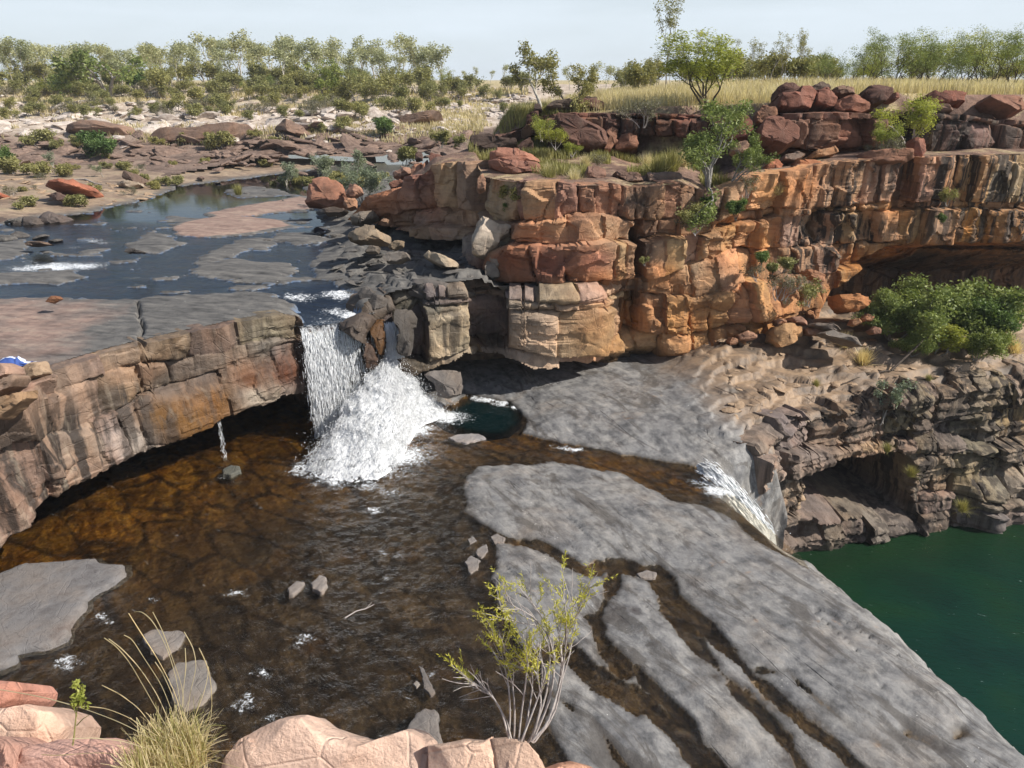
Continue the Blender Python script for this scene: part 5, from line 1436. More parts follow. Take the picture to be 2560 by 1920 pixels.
def cliff_boulders():
    g = "dark red boulders along the cliff top"
    a = lambda pts: zp(pts, 1100, 200)
    b = lambda pts: zp(pts, 1700, 200)
    c = lambda pts: zp(pts, 2060, 150, 4.424)
    L = [
     (a([(975,225),(1060,205),(1190,205),(1235,250),(1240,295),(1130,300),(1050,285),(975,275)]), 41.4, 1.6, GR, "flat grey slab beside the white trunked tree on the cliff top"),
     (a([(870,235),(900,220),(930,245),(940,300),(865,300)]), 41.0, .8, (.07,.05,.045), "small dark stone against the foot of the white trunked tree"),
     (a([(1280,225),(1310,190),(1340,168),(1430,168),(1445,215),(1380,230),(1300,240)]), 42.5, .9, GR, "crumbly cap stone perched on a flat red slab"),
     (a([(1235,240),(1330,215),(1470,215),(1520,260),(1515,295),(1400,305),(1240,290)]), 42.0, 1.8, DK2, "flat red slab carrying a crumbly cap stone"),
     (a([(785,420),(800,350),(850,310),(905,310),(900,430),(850,450)]), 40.2, 1.2, DK, "dark block at the grassy end of the boulder band"),
     (a([(1005,430),(1080,350),(1280,390),(1500,465),(1540,560),(1505,640),(1390,690),(1240,640),(1060,560),(1000,490)]), 38.8, 2.4, DK2, "huge tilted brown boulder lying on the bench above the red nose"),
     (a([(1510,470),(1560,435),(1610,450),(1645,500),(1620,590),(1560,665),(1510,660),(1545,560)]), 38.6, 1.3, (.25,.135,.09), "upright rounded boulder leaning on the huge tilted one"),
     (a([(1405,370),(1460,335),(1580,328),(1650,370),(1640,470),(1540,470),(1440,430)]), 40.0, 1.6, DK, "rounded dark boulder behind the upright leaning one"),
     (a([(1600,620),(1660,535),(1740,530),(1835,560),(1830,650),(1720,660),(1600,665)]), 38.9, 1.6, (.23,.12,.08), "low boulder with a hollow under it on the bench"),
     (a([(280,590),(310,525),(420,520),(560,580),(690,590),(700,650),(560,680),(430,705),(330,670)]), 38.4, 1.8, (.085,.062,.052), "low blackened boulder below the dry grass bank"),
     (a([(712,620),(750,565),(830,550),(860,600),(850,680),(730,680)]), 38.2, 1.0, (.10,.06,.05), "small blackened boulder behind the bright green shrub"),
     (a([(455,770),(460,690),(530,660),(640,665),(760,700),(930,740),(930,790),(760,800),(560,810)]), 33.2, 1.9, (.34,.17,.12), "upper layer of the flat red rock near the cliff brink"),
     (a([(455,800),(560,800),(760,790),(930,830),(920,890),(780,885),(660,905),(540,870),(460,830)]), 32.0, 1.9, (.30,.155,.115), "lower layer of the flat red rock near the cliff brink"),
     (a([(1310,920),(1350,830),(1440,810),(1530,850),(1520,910),(1430,960),(1340,945)]), 30.9, 1.1, (.25,.155,.12), "rounded brown rock sitting on the cliff brink by a grey tussock"),
     (a([(340,1010),(350,920),(400,870),(420,930),(410,1010),(370,1030)]), 29.9, .7, (.36,.22,.15), "small wedge stone jammed in the top of the cliff cleft"),
     (a([(1600,850),(1720,870),(1850,880),(1890,940),(1720,960),(1640,920)]), 30.9, 1.1, (.22,.15,.12), "flat brown rock at the brink above the dark cleft"),
     (a([(1900,890),(2060,860),(2200,880),(2210,940),(2050,965),(1920,960)]), 31.2, 1.3, (.20,.15,.125), "flat grey brown rock at the brink beside the ragged tree"),
     (b([(870,180),(880,90),(940,60),(1060,50),(1110,80),(1115,180),(1040,200),(900,200)]), 36.9, 1.3, DK, "topmost block of the stacked boulders on the cliff top"),
     (b([(860,260),(880,180),(1060,170),(1070,110),(1140,95),(1215,150),(1220,220),(1160,290),(1000,305),(880,290)]), 36.4, 1.9, (.23,.105,.075), "wide rounded block carrying the topmost stacked block"),
     (b([(1205,250),(1215,140),(1290,105),(1390,120),(1420,180),(1390,270),(1300,285),(1230,270)]), 36.5, 1.4, (.22,.10,.07), "lumpy boulder touching the stacked boulders"),
     (b([(1190,110),(1215,50),(1290,35),(1350,70),(1370,110),(1280,110)]), 37.4, .8, GR, "crumbly brown crest stone in the tall dry grass"),
     (b([(1390,100),(1420,75),(1500,80),(1580,100),(1590,140),(1480,150),(1400,140)]), 37.4, .8, (.22,.15,.11), "rotten pale brown stone in the grass between the boulder stacks"),
     (b([(1385,290),(1400,225),(1560,190),(1720,200),(1725,310),(1600,335),(1450,320)]), 36.4, 1.5, (.25,.12,.08), "layered red slab between the two boulder stacks"),
     (b([(1665,160),(1690,90),(1740,58),(1810,65),(1830,100),(1900,110),(1895,170),(1820,250),(1720,260),(1680,220)]), 36.8, 1.5, DK, "dark stacked boulder with grass growing over it"),
     (b([(690,400),(695,310),(740,255),(810,250),(860,290),(865,350),(790,400),(730,425)]), 35.8, 1.0, (.27,.15,.095), "egg shaped brown stone standing on a tilted block"),
     (b([(705,560),(720,440),(800,360),(900,385),(1050,470),(1040,560),(1000,620),(920,650),(820,600)]), 34.8, 1.8, (.21,.105,.075), "tilted block propped against the dark band of the cliff top"),
     (b([(400,520),(420,390),(470,340),(580,345),(645,410),(650,500),(600,560),(480,575)]), 35.6, 1.7, (.17,.07,.05), "rounded dark red block behind the ragged tree"),
     (b([(470,660),(490,580),(580,575),(640,620),(610,680),(500,690)]), 33.6, .9, (.33,.22,.16), "pale pinkish stone under the rounded dark red block"),
     (b([(770,840),(775,770),(830,740),(920,755),(940,800),(900,850),(820,860)]), 33.2, .9, (.38,.16,.09), "orange cube of rock in front of the black slot"),
     (b([(950,690),(1100,680),(1130,720),(1010,770),(930,750)]), 33.6, 1.0, (.25,.19,.15), "grey wedge lying in the mouth of the black slot"),
     (b([(1010,800),(1060,745),(1200,745),(1310,770),(1330,800),(1250,835),(1100,835)]), 33.0, 1.0, (.40,.18,.09), "jagged orange rock lying on the cliff brink"),
     (b([(1130,720),(1290,650),(1400,630),(1420,690),(1330,720),(1200,740)]), 34.2, 1.2, (.38,.22,.12), "orange ledge at the back of the black slot"),
     (c([(250,1110),(330,1050),(520,1030),(690,1010),(890,1050),(930,1110),(880,1180),(640,1190),(540,1170),(330,1170)]), 33.6, 1.5, (.32,.17,.11), "broad reddish cap rock under the grey branched bush"),
     (c([(945,1100),(950,930),(970,875),(1040,900),(1075,980),(1070,1060),(1010,1115)]), 34.2, 1.0, (.36,.17,.12), "upright pink stone at the edge of the deep shadow"),
     (c([(690,420),(720,390),(790,385),(810,440),(760,460),(690,450)]), 37.4, .8, (.26,.12,.085), "little red block beside the leaning dark log"),
     (c([(1040,420),(1180,375),(1280,375),(1330,410),(1340,500),(1280,540),(1120,530),(1050,480)]), 37.3, 1.3, (.20,.085,.062), "dark red block with a notch beside the sapling"),
     (c([(1250,375),(1380,365),(1450,360),(1550,370),(1535,490),(1440,480),(1340,490)]), 37.2, 1.2, (.25,.105,.072), "square ended red block at the edge of the grass"),
     (c([(1760,460),(1780,410),(1900,400),(2040,400),(2110,450),(2190,510),(2160,570),(2060,620),(1960,560),(1830,530)]), 37.8, 1.5, (.27,.145,.10), "isolated knobbly red rock in the dry grass"),
     (c([(1040,570),(1120,535),(1280,540),(1400,580),(1380,600),(1200,590)]), 36.6, 1.2, (.24,.155,.12), "thin brown plate resting on the dark band"),
    ]
    for i, (poly, Y, th, tint, lab) in enumerate(L):
        boulder("boulder", poly, Y, th, tint, BOULD, lab, "boulder", g, 700 + i, 84, 28, 7, 1.0, 0.5, pw=.17)
def cliff_side_rocks():
    a = lambda pts: zp(pts, 1100, 200)
    e = lambda pts: zp(pts, 700, 350)
    g = "rocks about the foot of the cliff"
    L = [
     (a([(305,1600),(315,1400),(340,1280),(420,1265),(520,1330),(660,1350),(650,1420),(560,1460),(530,1560),(480,1590),(420,1635),(340,1620)]), 29.3, 1.5, (.47,.42,.35), SMOOTH, "pale cream block jutting from the cliff corner beneath the fig"),
     (e([(240,500),(280,420),(420,365),(540,370),(560,450),(600,500),(600,600),(480,640),(330,610),(245,600)]), 43.5, 2.6, (.36,.19,.13), SAND, "broken red outcrop at the edge of the upper stream"),
     (e([(590,600),(600,540),(700,540),(705,620),(640,645)]), 41.5, 1.0, (.42,.25,.16), SAND, "small tan cube of rock beside the red outcrop"),
     (e([(600,480),(640,420),(740,430),(760,480),(690,530),(610,520)]), 42.5, 1.1, (.36,.22,.16), SAND, "reddish stone behind the grey green shrub"),
     (e([(1375,430),(1385,170),(1400,110),(1480,120),(1540,190),(1500,440)]), 36.4, 1.2, (.22,.115,.09), SAND, "dark upright pillar at the back of the cliff corner"),
     (e([(1290,420),(1300,290),(1360,190),(1390,260),(1390,430)]), 36.6, 1.1, (.34,.19,.13), SAND, "slim red pillar beside the dark upright one"),
     (e([(1210,410),(1215,260),(1300,200),(1310,300),(1290,420)]), 36.9, 1.1, (.38,.21,.14), SAND, "red pillar with a hole at the end of the cliff"),
     (e([(1250,190),(1255,120),(1310,120),(1310,180)]), 39.5, .7, (.12,.08,.07), SAND, "small dark stone by the far pond"),
     (e([(1010,440),(1020,380),(1110,375),(1175,410),(1150,450),(1050,450)]), 37.9, 1.1, (.24,.125,.09), SAND, "dark red stone on the low end of the cliff"),
     (e([(1040,310),(1100,280),(1200,270),(1230,310),(1140,350),(1050,340)]), 40.5, 1.1, (.33,.21,.16), SAND, "flat pinkish stone behind the cliff corner"),
     (e([(610,900),(640,840),(780,800),(900,830),(990,870),(1000,930),(900,950),(700,940)]), 31.4, 2.2, (.30,.25,.185), SMOOTH, "domed tan slab in front of the shaded overhang"),
     (e([(1000,990),(1070,940),(1140,930),(1130,980),(1060,1010)]), 30.4, .8, (.30,.25,.18), SMOOTH, "small tan stone on the shelf beside the domed slab"),
     (e([(780,1010),(820,970),(920,985),(900,1040),(800,1040)]), 30.2, .9, (.22,.20,.17), SMOOTH, "flat grey stone below the domed slab"),
     (e([(960,1080),(1000,1050),(1180,1040),(1190,1090),(1080,1130),(980,1120)]), 29.2, 1.2, (.20,.19,.175), SMOOTH, "broad grey flagstone on the terrace"),
     (e([(1330,1080),(1380,1040),(1520,1070),(1650,1140),(1640,1180),(1540,1180),(1420,1130)]), 28.6, 1.4, (.38,.33,.25), SMOOTH, "pale layered slab catching the sun on the terrace"),
     (e([(640,760),(660,720),(760,690),(880,670),(900,720),(760,780)]), 35.6, 1.4, (.22,.20,.17), SMOOTH, "grey flagstone at the far edge of the terrace"),
     (e([(930,750),(960,725),(1000,735),(990,765)]), 33.8, .5, (.42,.28,.19), SMOOTH, "lone tan pebble under the overhang"),
     (e([(1890,1180),(1910,1100),(1960,1110),(2010,1190),(2030,1260),(1940,1290),(1900,1260)]), 28.9, 1.0, (.19,.175,.155), SMOOTH, "grey knob beneath the red nose of the cliff"),
     (e([(1930,1090),(1990,1060),(2030,1130),(2020,1190),(1960,1170)]), 29.0, .8, (.26,.22,.18), SMOOTH, "small pale stone wedged beneath the red nose"),
     (e([(400,650),(520,625),(620,650),(560,680),(420,680)]), 38.6, 1.3, (.13,.11,.095), SMOOTH, "low dark flagstone touching the upper stream"),
     (zp([(1600,1060),(1640,1010),(1780,1000),(1990,1010),(2010,1130),(1990,1260),(1850,1300),(1750,1290),(1720,1150)], 700, 700, 4.424), 26.3, 1.4, (.20,.19,.18), SMOOTH, "grey block with an orange waterline beside the plunge pool"),
     (zp([(1310,760),(1330,560),(1290,470),(1300,330),(1380,295),(1440,330),(1490,420),(1470,600),(1450,740),(1420,840),(1330,820)], 700, 700, 4.424), 26.0, 1.5, (.075,.072,.068), SMOOTH, "dark water worn pillar beside the narrow jet"),
     (zp([(690,460),(760,400),(880,360),(980,380),(1030,430),(1010,520),(960,600),(940,700),(850,660),(760,600),(650,520)], 700, 700, 4.424), 25.5, 1.6, (.105,.088,.075), WETWALL, "wet brown hump splitting the water at the lip of the falls"),
     (zp([(1020,560),(1060,440),(1120,430),(1160,560),(1170,720),(1120,840),(1080,760)], 700, 700, 4.424), 25.75, 1.2, (.11,.058,.022), WETWALL, "amber wet rib between the curtain and the narrow jet"),
     (zp([(940,620),(1000,640),(1060,760),(1090,900),(1010,1000),(960,980)], 700, 700, 4.424), 25.45, 1.0, (.095,.062,.045), WETWALL, "brown wet buttress behind the edge of the curtain"),
     (zp([(1000,80),(1080,20),(1300,-20),(1700,10),(2000,80),(2200,150),(2150,210),(1900,240),(1700,260),(1480,200),(1300,190),(1150,160),(1040,150)], 700, 700, 4.424), 28.2, 1.9, (.15,.147,.142), SMOOTH, "great smooth grey slab on the terrace above the plunge pool"),
     (zp([(870,170),(920,110),(990,90),(1050,160),(1150,190),(1220,230),(1200,290),(1110,340),(1000,320),(940,230)], 700, 700, 4.424), 27.0, 1.5, (.10,.097,.094), SMOOTH, "dark water worn lump at the corner of the terrace"),
    ]
    for i, (poly, Y, th, tint, mat, lab) in enumerate(L):
        boulder("rock", poly, Y, th, tint, mat, lab, "rock", g, 800 + i, 84, 28, 11, 1.0, 0.4 if mat is SAND else .2, pw=.30)
    r = lambda pts: zp(pts, 1700, 500, 4.424)
    R_ = [
     (r([(1030,1340),(1100,1310),(1170,1330),(1160,1390),(1080,1410)]), 30.2, .7, (.42,.25,.16), "tan stone low on the broken slope, nearest the orange roof"),
     (r([(1180,1310),(1300,1295),(1400,1330),(1380,1380),(1200,1350)]), 30.3, .8, (.32,.19,.14), "flat red brown slab leaning on the broken slope"),
     (r([(1380,1440),(1430,1405),(1530,1410),(1590,1480),(1560,1500),(1390,1490)]), 29.9, .9, (.36,.22,.15), "square brown block at the foot of the broken slope"),
     (r([(1340,790),(1420,760),(1590,840),(1560,920),(1400,850)]), 31.2, .9, (.32,.17,.10), "dark undersided slab sticking out of the broken slope"),
     (r([(1560,1470),(1650,1440),(1800,1480),(1980,1580),(1960,1610),(1750,1560),(1600,1500)]), 28.6, 1.6, (.20,.185,.165), "thin grey roof slab over a black hollow on the ledge"),
     (r([(1420,1380),(1500,1350),(1640,1370),(1740,1430),(1700,1460),(1550,1440)]), 29.6, 1.0, (.16,.14,.125), "dark grey slab beside the pale tussocks"),
     (r([(1870,1380),(1900,1320),(1980,1310),(1990,1370),(1930,1400)]), 30.0, .6, (.44,.25,.14), "orange stone between the pale tussocks"),
     (r([(1990,1310),(2060,1260),(2130,1290),(2100,1340),(2010,1340)]), 30.3, .6, (.42,.22,.12), "orange stone by the dark green thicket"),
     (r([(2080,1450),(2140,1400),(2210,1420),(2200,1480),(2110,1490)]), 29.8, .6, (.30,.17,.12), "round red stone before the dark green thicket"),
     (r([(520,1560),(560,1520),(640,1540),(620,1600),(540,1610)]), 29.6, .7, (.40,.23,.14), "tan block fallen beside the orange column"),
     (r([(630,1490),(740,1450),(840,1480),(830,1540),(720,1570),(650,1550)]), 29.7, .9, (.36,.22,.15), "brown block with a lit top at the column foot"),
     (r([(1700,1060),(1850,1050),(2060,1070),(2070,1140),(1980,1210),(1820,1250),(1720,1200)]), 30.9, 1.6, (.44,.21,.09), "orange block standing at the mouth of the rock shelter"),
     (r([(980,1560),(1000,1440),(1100,1370),(1270,1370),(1380,1400),(1330,1500),(1160,1620),(1060,1640)]), 29.8, 1.4, (.46,.29,.15), "rounded orange boulder with a hollow beneath it"),
    ]
    for i, (poly, Y, th, tint, lab) in enumerate(R_):
        boulder("rock", poly, Y, th, tint, SAND, lab, "rock", "fallen rocks on the ledge below the cliff", 860 + i, 56, 18, 9, 1.0, .4, pw=.30)
def stream_rocks():
    g = "boulders in the upper stream"
    q = lambda pts: zp(pts, 0, 300, 4.424)
    L = [(q([(440,1110),(480,1060),(560,1025),(680,1040),(770,1090),(775,1150),(650,1180),(520,1190)]), 43.2, 2.0, (.115,.10,.095), SMOOTH, "dark humped boulder at the near end of the calm pond"),
         (q([(270,1130),(310,1090),(400,1080),(480,1110),(540,1180),(420,1200),(330,1200)]), 42.6, 1.7, (.10,.09,.085), SMOOTH, "dark boulder leaning on the humped one by the pond"),
         (q([(165,1170),(200,1130),(260,1130),(310,1180),(240,1210)]), 42.2, 1.2, (.085,.078,.072), SMOOTH, "smaller dark boulder beside the pair at the pond end"),
         (q([(-60,1100),(0,1060),(50,1110),(70,1160),(-60,1170)]), 42.8, 1.5, (.09,.075,.07), SMOOTH, "dark boulder at the stream bank"),
         (q([(540,760),(640,705),(800,695),(950,710),(1010,770),(980,815),(800,810),(640,810)]), 49.5, 4.2, (.36,.15,.095), SAND, "bright red flat rock on the sandy bank of the pond"),
         (q([(520,830),(600,810),(720,830),(770,870),(700,905),(620,885)]), 47.6, 1.4, (.14,.10,.09), SAND, "dark broken stones under the bright red rock"),
         (q([(1360,630),(1430,585),(1560,620),(1650,720),(1600,750),(1500,690),(1400,670)]), 58.0, 2.2, (.17,.125,.10), SAND, "long tilted brown block at the pond corner"),
         (q([(1290,720),(1340,700),(1560,700),(1570,730),(1470,760),(1400,745)]), 55.5, 1.6, (.42,.37,.30), SAND, "pale slab beside the long tilted brown block"),
         (q([(-60,850),(0,800),(40,820),(30,850),(-60,880)]), 48.5, 1.6, (.42,.16,.10), SAND, "small bright red rock at the stream bank"),
         (q([(310,1375),(360,1350),(480,1345),(570,1365),(560,1385),(400,1395),(330,1395)]), 34.6, .9, (.20,.155,.125), SMOOTH, "long low brown stone standing in the blue riffle"),
         ([(115,755),(130,740),(150,738),(155,748),(135,758)], 24.4, .25, (.22,.11,.06), SMOOTH, "small rusty stone at the edge of the pink platform"),
         (q([(1650,1470),(1460,1480),(1370,1450),(1390,1430),(1500,1440)]), 30.6, .7, (.12,.115,.11), SMOOTH, "dark undercut stone below the grey island")]
    for i, (poly, Y, th, tint, mat, lab) in enumerate(L):
        boulder("boulder", poly, Y, th, tint, mat, lab, "boulder", g, 900 + i, 72, 24, 10, 1.0, .3, pw=.5)
    # rocks of the near wall end, left of the platform
    w = lambda pts: zp(pts, 0, 850, 4.424)
    L = [(w([(250,400),(280,320),(370,240),(470,235),(510,330),(515,375),(400,420),(310,480)]), 18.6, .55, (.36,.28,.20), SMOOTH, "tan angular block overhanging the corner of the undercut wall"),
         (w([(-80,420),(-60,300),(60,250),(180,310),(190,380),(60,430),(-60,470)]), 17.6, .9, (.42,.30,.24), SMOOTH, "pink boulder under the blue and white clothes"),
         (w([(-80,600),(-60,450),(60,430),(230,380),(260,420),(210,520),(130,560),(0,650)]), 17.0, .9, (.24,.18,.14), SMOOTH, "brown rock under the pink boulder"),
         (w([(-80,850),(-40,660),(60,640),(200,600),(350,560),(350,640),(200,760),(50,880)]), 16.6, .8, (.34,.24,.15), SMOOTH, "slanting tan rib of rock at the wall end")]
    for i, (poly, Y, th, tint, mat, lab) in enumerate(L):
        boulder("rock", poly, Y, th, tint, mat, lab, "rock", "rocks on the end of the undercut wall", 930 + i, 56, 18, 8, 1.0, .5, pw=.30)
def foreground_rocks():
    L = [([(498,1625),(515,1600),(560,1572),(610,1552),(655,1546),(690,1572),(740,1588),(785,1600),(840,1580),(882,1566),(915,1582),(935,1602),(950,1660),(960,1760),(500,1760),(480,1680)], 1.78, .42, (.66,.50,.41), "broad cracked pink boulder at the brink below the viewer"),
         ([(925,1610),(960,1606),(1000,1598),(1045,1600),(1062,1592),(1080,1660),(1095,1760),(930,1760)], 1.74, .36, (.60,.45,.36), "ribbed pink rock joined to the broad cracked boulder"),
         ([(1058,1596),(1095,1594),(1140,1604),(1165,1632),(1180,1665),(1190,1760),(1090,1760),(1072,1660)], 1.72, .34, (.58,.43,.34), "end block of the pink ledge under the twiggy shrub"),
         ([(-60,1545),(0,1530),(60,1523),(110,1540),(135,1570),(128,1602),(100,1625),(60,1655),(-60,1680)], 2.05, .40, (.62,.46,.37), "smooth rounded pink boulder beside the grass tussock"),
         ([(-60,1485),(0,1470),(30,1474),(42,1490),(36,1512),(15,1535),(-60,1545)], 2.25, .36, (.42,.22,.17), "dark red pink rock peeping over the rounded boulder"),
         ([(10,1640),(50,1612),(110,1594),(180,1592),(235,1606),(300,1620),(320,1770),(0,1770)], 1.85, .36, (.50,.32,.27), "mauve pink slab at the foot of the grass tussock"),
         ([(-60,1600),(-10,1592),(18,1608),(32,1660),(20,1770),(-60,1770)], 1.8, .36, (.44,.28,.235), "mauve rock in the lower corner by the slab"),
         ([(1180,1668),(1215,1655),(1245,1650),(1285,1660),(1310,1690),(1310,1770),(1180,1770)], 1.66, .4, (.52,.30,.21), "small reddish rock past the end of the pink ledge")]
    for i, (poly, Y, th, tint, lab) in enumerate(L):
        tint = tuple(min(.92, t * 1.25) for t in tint)
        boulder("boulder", poly, Y, th, tint, PALE, lab, "boulder", "pink boulders at the brink below the viewer", 950 + i, 130, 40, 8, .8, 0, dpx=True, pw=.30, streak=0, chip=.03, back=.30, shear=.47)
    # the rock spur the viewer stands on, under those boulders
    X, Y = np.meshgrid(np.arange(-6, 4.5, .08), np.arange(-4, 3.4, .08), indexing='ij')
    e = 1.75 + 0.25 * f2(X * 1.2, Y * 0, 3, 961)
    Z = 9.62 + 0.06 * f2(X * 2, Y * 2, 4, 962) - 14 * np.clip(Y - e, 0, 9) ** 1.15 - 8 * np.clip(X - 3.2, 0, 9)
    Z = np.maximum(Z, -0.6)
    V = np.stack([X, Y, Z], -1).reshape(-1, 3)
    o = link("viewpoint_rock", mesh_np("viewpoint_rock", V, grid_faces(*X.shape), PALE, {'tint': ('POINT', np.tile([[.4, .26, .2, 1]], (len(V), 1))), 'streak': ('POINT', np.zeros(len(V)))}, True, .6))
    tag(o, "rock spur under the pink boulders at the viewpoint", "rock", kind='structure')
def shelf_slabs():
    """flat dry slabs standing clear of the brown water, each a thing of its own"""
    L = [([(-220,1320),(-100,1250),(0,1240),(60,1222),(120,1216),(205,1208),(225,1222),(268,1222),(270,1245),(245,1265),(205,1285),(190,1300),(170,1340),(150,1360),(152,1380),(110,1400),(40,1412),(40,1430),(0,1450),(-200,1600)], .16, "large blue grey slab rising from the brown water near the grass tussock", (.165,.17,.178)),
         ([(308,1372),(330,1362),(395,1364),(400,1372),(385,1400),(368,1408),(352,1425),(330,1408),(315,1395)], .07, "grey slab behind the seed stalks, upper one of two", (.21,.20,.19)),
         ([(365,1455),(380,1432),(420,1427),(445,1432),(460,1470),(465,1490),(440,1520),(400,1540),(378,1530),(368,1500)], .07, "grey slab behind the seed stalks, lower one of two", (.20,.195,.185)),
         ([(622,1275),(640,1258),(658,1262),(650,1275),(632,1290),(624,1290)], .09, "smaller of a pair of grey stones in mid stream", (.22,.21,.20)),
         ([(672,1262),(690,1246),(705,1250),(708,1268),(695,1284),(675,1275)], .10, "rounder of a pair of grey stones in mid stream", (.23,.22,.21)),
         ([(878,1590),(900,1545),(920,1535),(945,1545),(950,1580),(960,1620),(900,1640)], .16, "grey hump just behind the pink ledge", (.17,.165,.16)),
         ([(905,1440),(915,1445),(930,1475),(942,1495),(930,1505),(915,1490)], .05, "narrow grey stone standing in the brown riffle", (.15,.145,.14)),
         ([(968,945),(990,938),(1035,938),(1050,947),(1010,958),(985,955)], .05, "thin grey slab on the rim of the plunge pool", (.25,.25,.255)),
         ([(1010,1165),(1020,1158),(1030,1168),(1015,1176)], .03, "little grey stone beside the shelf edge, uppermost", (.2,.195,.19)),
         ([(1030,1185),(1050,1175),(1056,1190),(1040,1205),(1030,1200)], .04, "little grey stone beside the shelf edge, widest", (.2,.195,.19)),
         ([(1003,1215),(1018,1200),(1038,1210),(1030,1232),(1015,1240)], .04, "little grey stone beside the shelf edge, below the widest", (.2,.195,.19)),
         ([(1060,1160),(1075,1152),(1092,1162),(1088,1175),(1068,1175)], .04, "little grey stone between the shelf and its channel", (.21,.2,.19)),
         ([(1375,1240),(1395,1232),(1420,1238),(1415,1250),(1385,1250)], .04, "lone grey stone in the dark channel of the shelf", (.21,.2,.19)),
         ([(892,1478),(900,1470),(908,1478),(900,1486)], .04, "tiny pale stone in the brown riffle", (.25,.24,.22)),
         ([(480,1020),(500,1008),(520,1012),(522,1020),(500,1032),(482,1030)], .14, "dark half sunk stone with a wet white top", (.10,.11,.10))]
    m = rock_material("grey_slab_rock", strata=0.0, streaks=False, bump=.8, scale=1.5)
    for i, (poly, h, lab, tint) in enumerate(L):
        p = dpoly(poly, 0.02)
        rng = np.random.default_rng(1000 + i)
        q = np.concatenate([p, p[:1]]); Ls = np.concatenate([[0], np.cumsum(np.hypot(*np.diff(q, axis=0).T))])
        N = 160 if i == 0 else 64
        s = np.linspace(0, Ls[-1], N, endpoint=False)
        x = np.interp(s, Ls, q[:, 0]); y = np.interp(s, Ls, q[:, 1])
        jit = 0.055 * min(1.6, Ls[-1] / 2.0) 
        x = x + jit * f2(s * 3.4 * max(1, 2 / Ls[-1]), s * 0 + i, 5, 1001 + i, .7); y = y + jit * f2(s * 3.4 * max(1, 2 / Ls[-1]) + 50, s * 0 + i, 5, 1002 + i, .7)
        cx, cy = x.mean(), y.mean()
        rings = [(1.06, -0.30), (1.0, 0.0), (.985, .55), (.95, .85), (.88, .95), (.75, 1.0), (.6, 1.0), (.45, 1.0), (.3, 1.0), (.15, 1.0), (.02, 1.0)]
        V = []
        for k, zf in rings:
            X = cx + (x - cx) * k; Y_ = cy + (y - cy) * k
            Z = h * zf + (0.35 * h * f2(X * 1.4, Y_ * 1.4, 4, 1003) + .012 * f2(X * 6, Y_ * 6, 3, 1004)) * (zf > .5)
            V.append(np.stack([X - cx, Y_ - cy, Z], -1))
        V = np.concatenate(V)
        R = len(rings)
        f = lattice_faces(N, R)[:, ::-1]
        V = np.concatenate([V, [[0, 0, h]]])
        c = np.arange(N); top = np.stack([(R - 1) * N + c, (R - 1) * N + (c + 1) % N, np.full(N, R * N)], -1)
        tt = np.tile(np.array([[*tint, 1.]]), (len(V), 1))
        o = link("flat_stone", mesh_np("flat_stone", V, [f, top], m, {'tint': ('POINT', tt), 'streak': ('POINT', np.zeros(len(V)))}, True, .7), None, (cx, cy, 0.0))
        tag(o, lab, "stone", "flat stones in the brown water")
# =====================================================================================
#  PLANTS
# =====================================================================================
def leaf_material(name, dark, mid, light, rough=0.5, transl=0.35, dry=None):
    m = M(name)
    stops = [(0.0, dark), (0.5, mid), (1.0, light)]
    if dry: stops = [(0.0, dark), (0.45, mid), (0.85, light), (1.0, dry)]
    col = m.ramp(m.attr('shade', 'Fac'), stops)
    oi = m.n("ObjectInfo")
    col = m.mix(0.5, col, m.ramp(oi.outputs['Random'], [(0.0, (0.72, 0.78, 0.8)), (0.5, (1, 1, 1)), (1.0, (1.2, 1.1, 0.85))]), 'MULTIPLY')
    d = m.bsdf(col, rough, None, 0.25)
    t = m.n("BsdfTranslucent"); m.put(t.inputs[0], m.mix(0.5, col, (1.0, 1.0, 0.35), 'MULTIPLY'))
    mx = m.n("MixShader"); mx.inputs[0].default_value = transl
    m.t.links.new(d, mx.inputs[1]); m.t.links.new(t.outputs[0], mx.inputs[2])
    return m.done(mx.outputs[0])
def bark_material(name, a, b):
    m = M(name)
    n = m.noise(m.co((6, 6, 1.5)), 3.0, 6, 0.65)
    return m.done(m.bsdf(m.ramp(n, [(0.35, a), (0.65, b)]), 0.85, m.bump(n, 0.6, 0.03), 0.2))
LEAF = {
 'forest': leaf_material("gum_leaves", (0.23, 0.245, 0.135), (0.38, 0.39, 0.215), (0.52, 0.52, 0.31)),
 'olive': leaf_material("olive_shrub_leaves", (0.15, 0.155, 0.058), (0.28, 0.275, 0.105), (0.40, 0.38, 0.16)),
 'lime': leaf_material("lime_leaves", (0.17, 0.20, 0.035), (0.36, 0.39, 0.08), (0.52, 0.53, 0.15), transl=.5),
 'yellow': leaf_material("yellow_green_leaves", (0.16, 0.155, 0.055), (0.30, 0.285, 0.11), (0.42, 0.39, 0.17)),
 'silver': leaf_material("silver_green_leaves", (0.13, 0.16, 0.10), (0.25, 0.29, 0.19), (0.37, 0.41, 0.30)),
 'dark': leaf_material("deep_green_leaves", (0.045, 0.085, 0.025), (0.11, 0.175, 0.05), (0.21, 0.29, 0.09)),
 'mid': leaf_material("mid_green_leaves", (0.10, 0.135, 0.035), (0.21, 0.26, 0.075), (0.34, 0.38, 0.13)),
 'needle': leaf_material("yellow_needles", (0.26, 0.26, 0.03), (0.48, 0.46, 0.06), (0.66, 0.60, 0.14)),
 'grey': leaf_material("grey_dry_leaves", (0.10, 0.09, 0.065), (0.19, 0.18, 0.115), (0.28, 0.27, 0.17)),
}
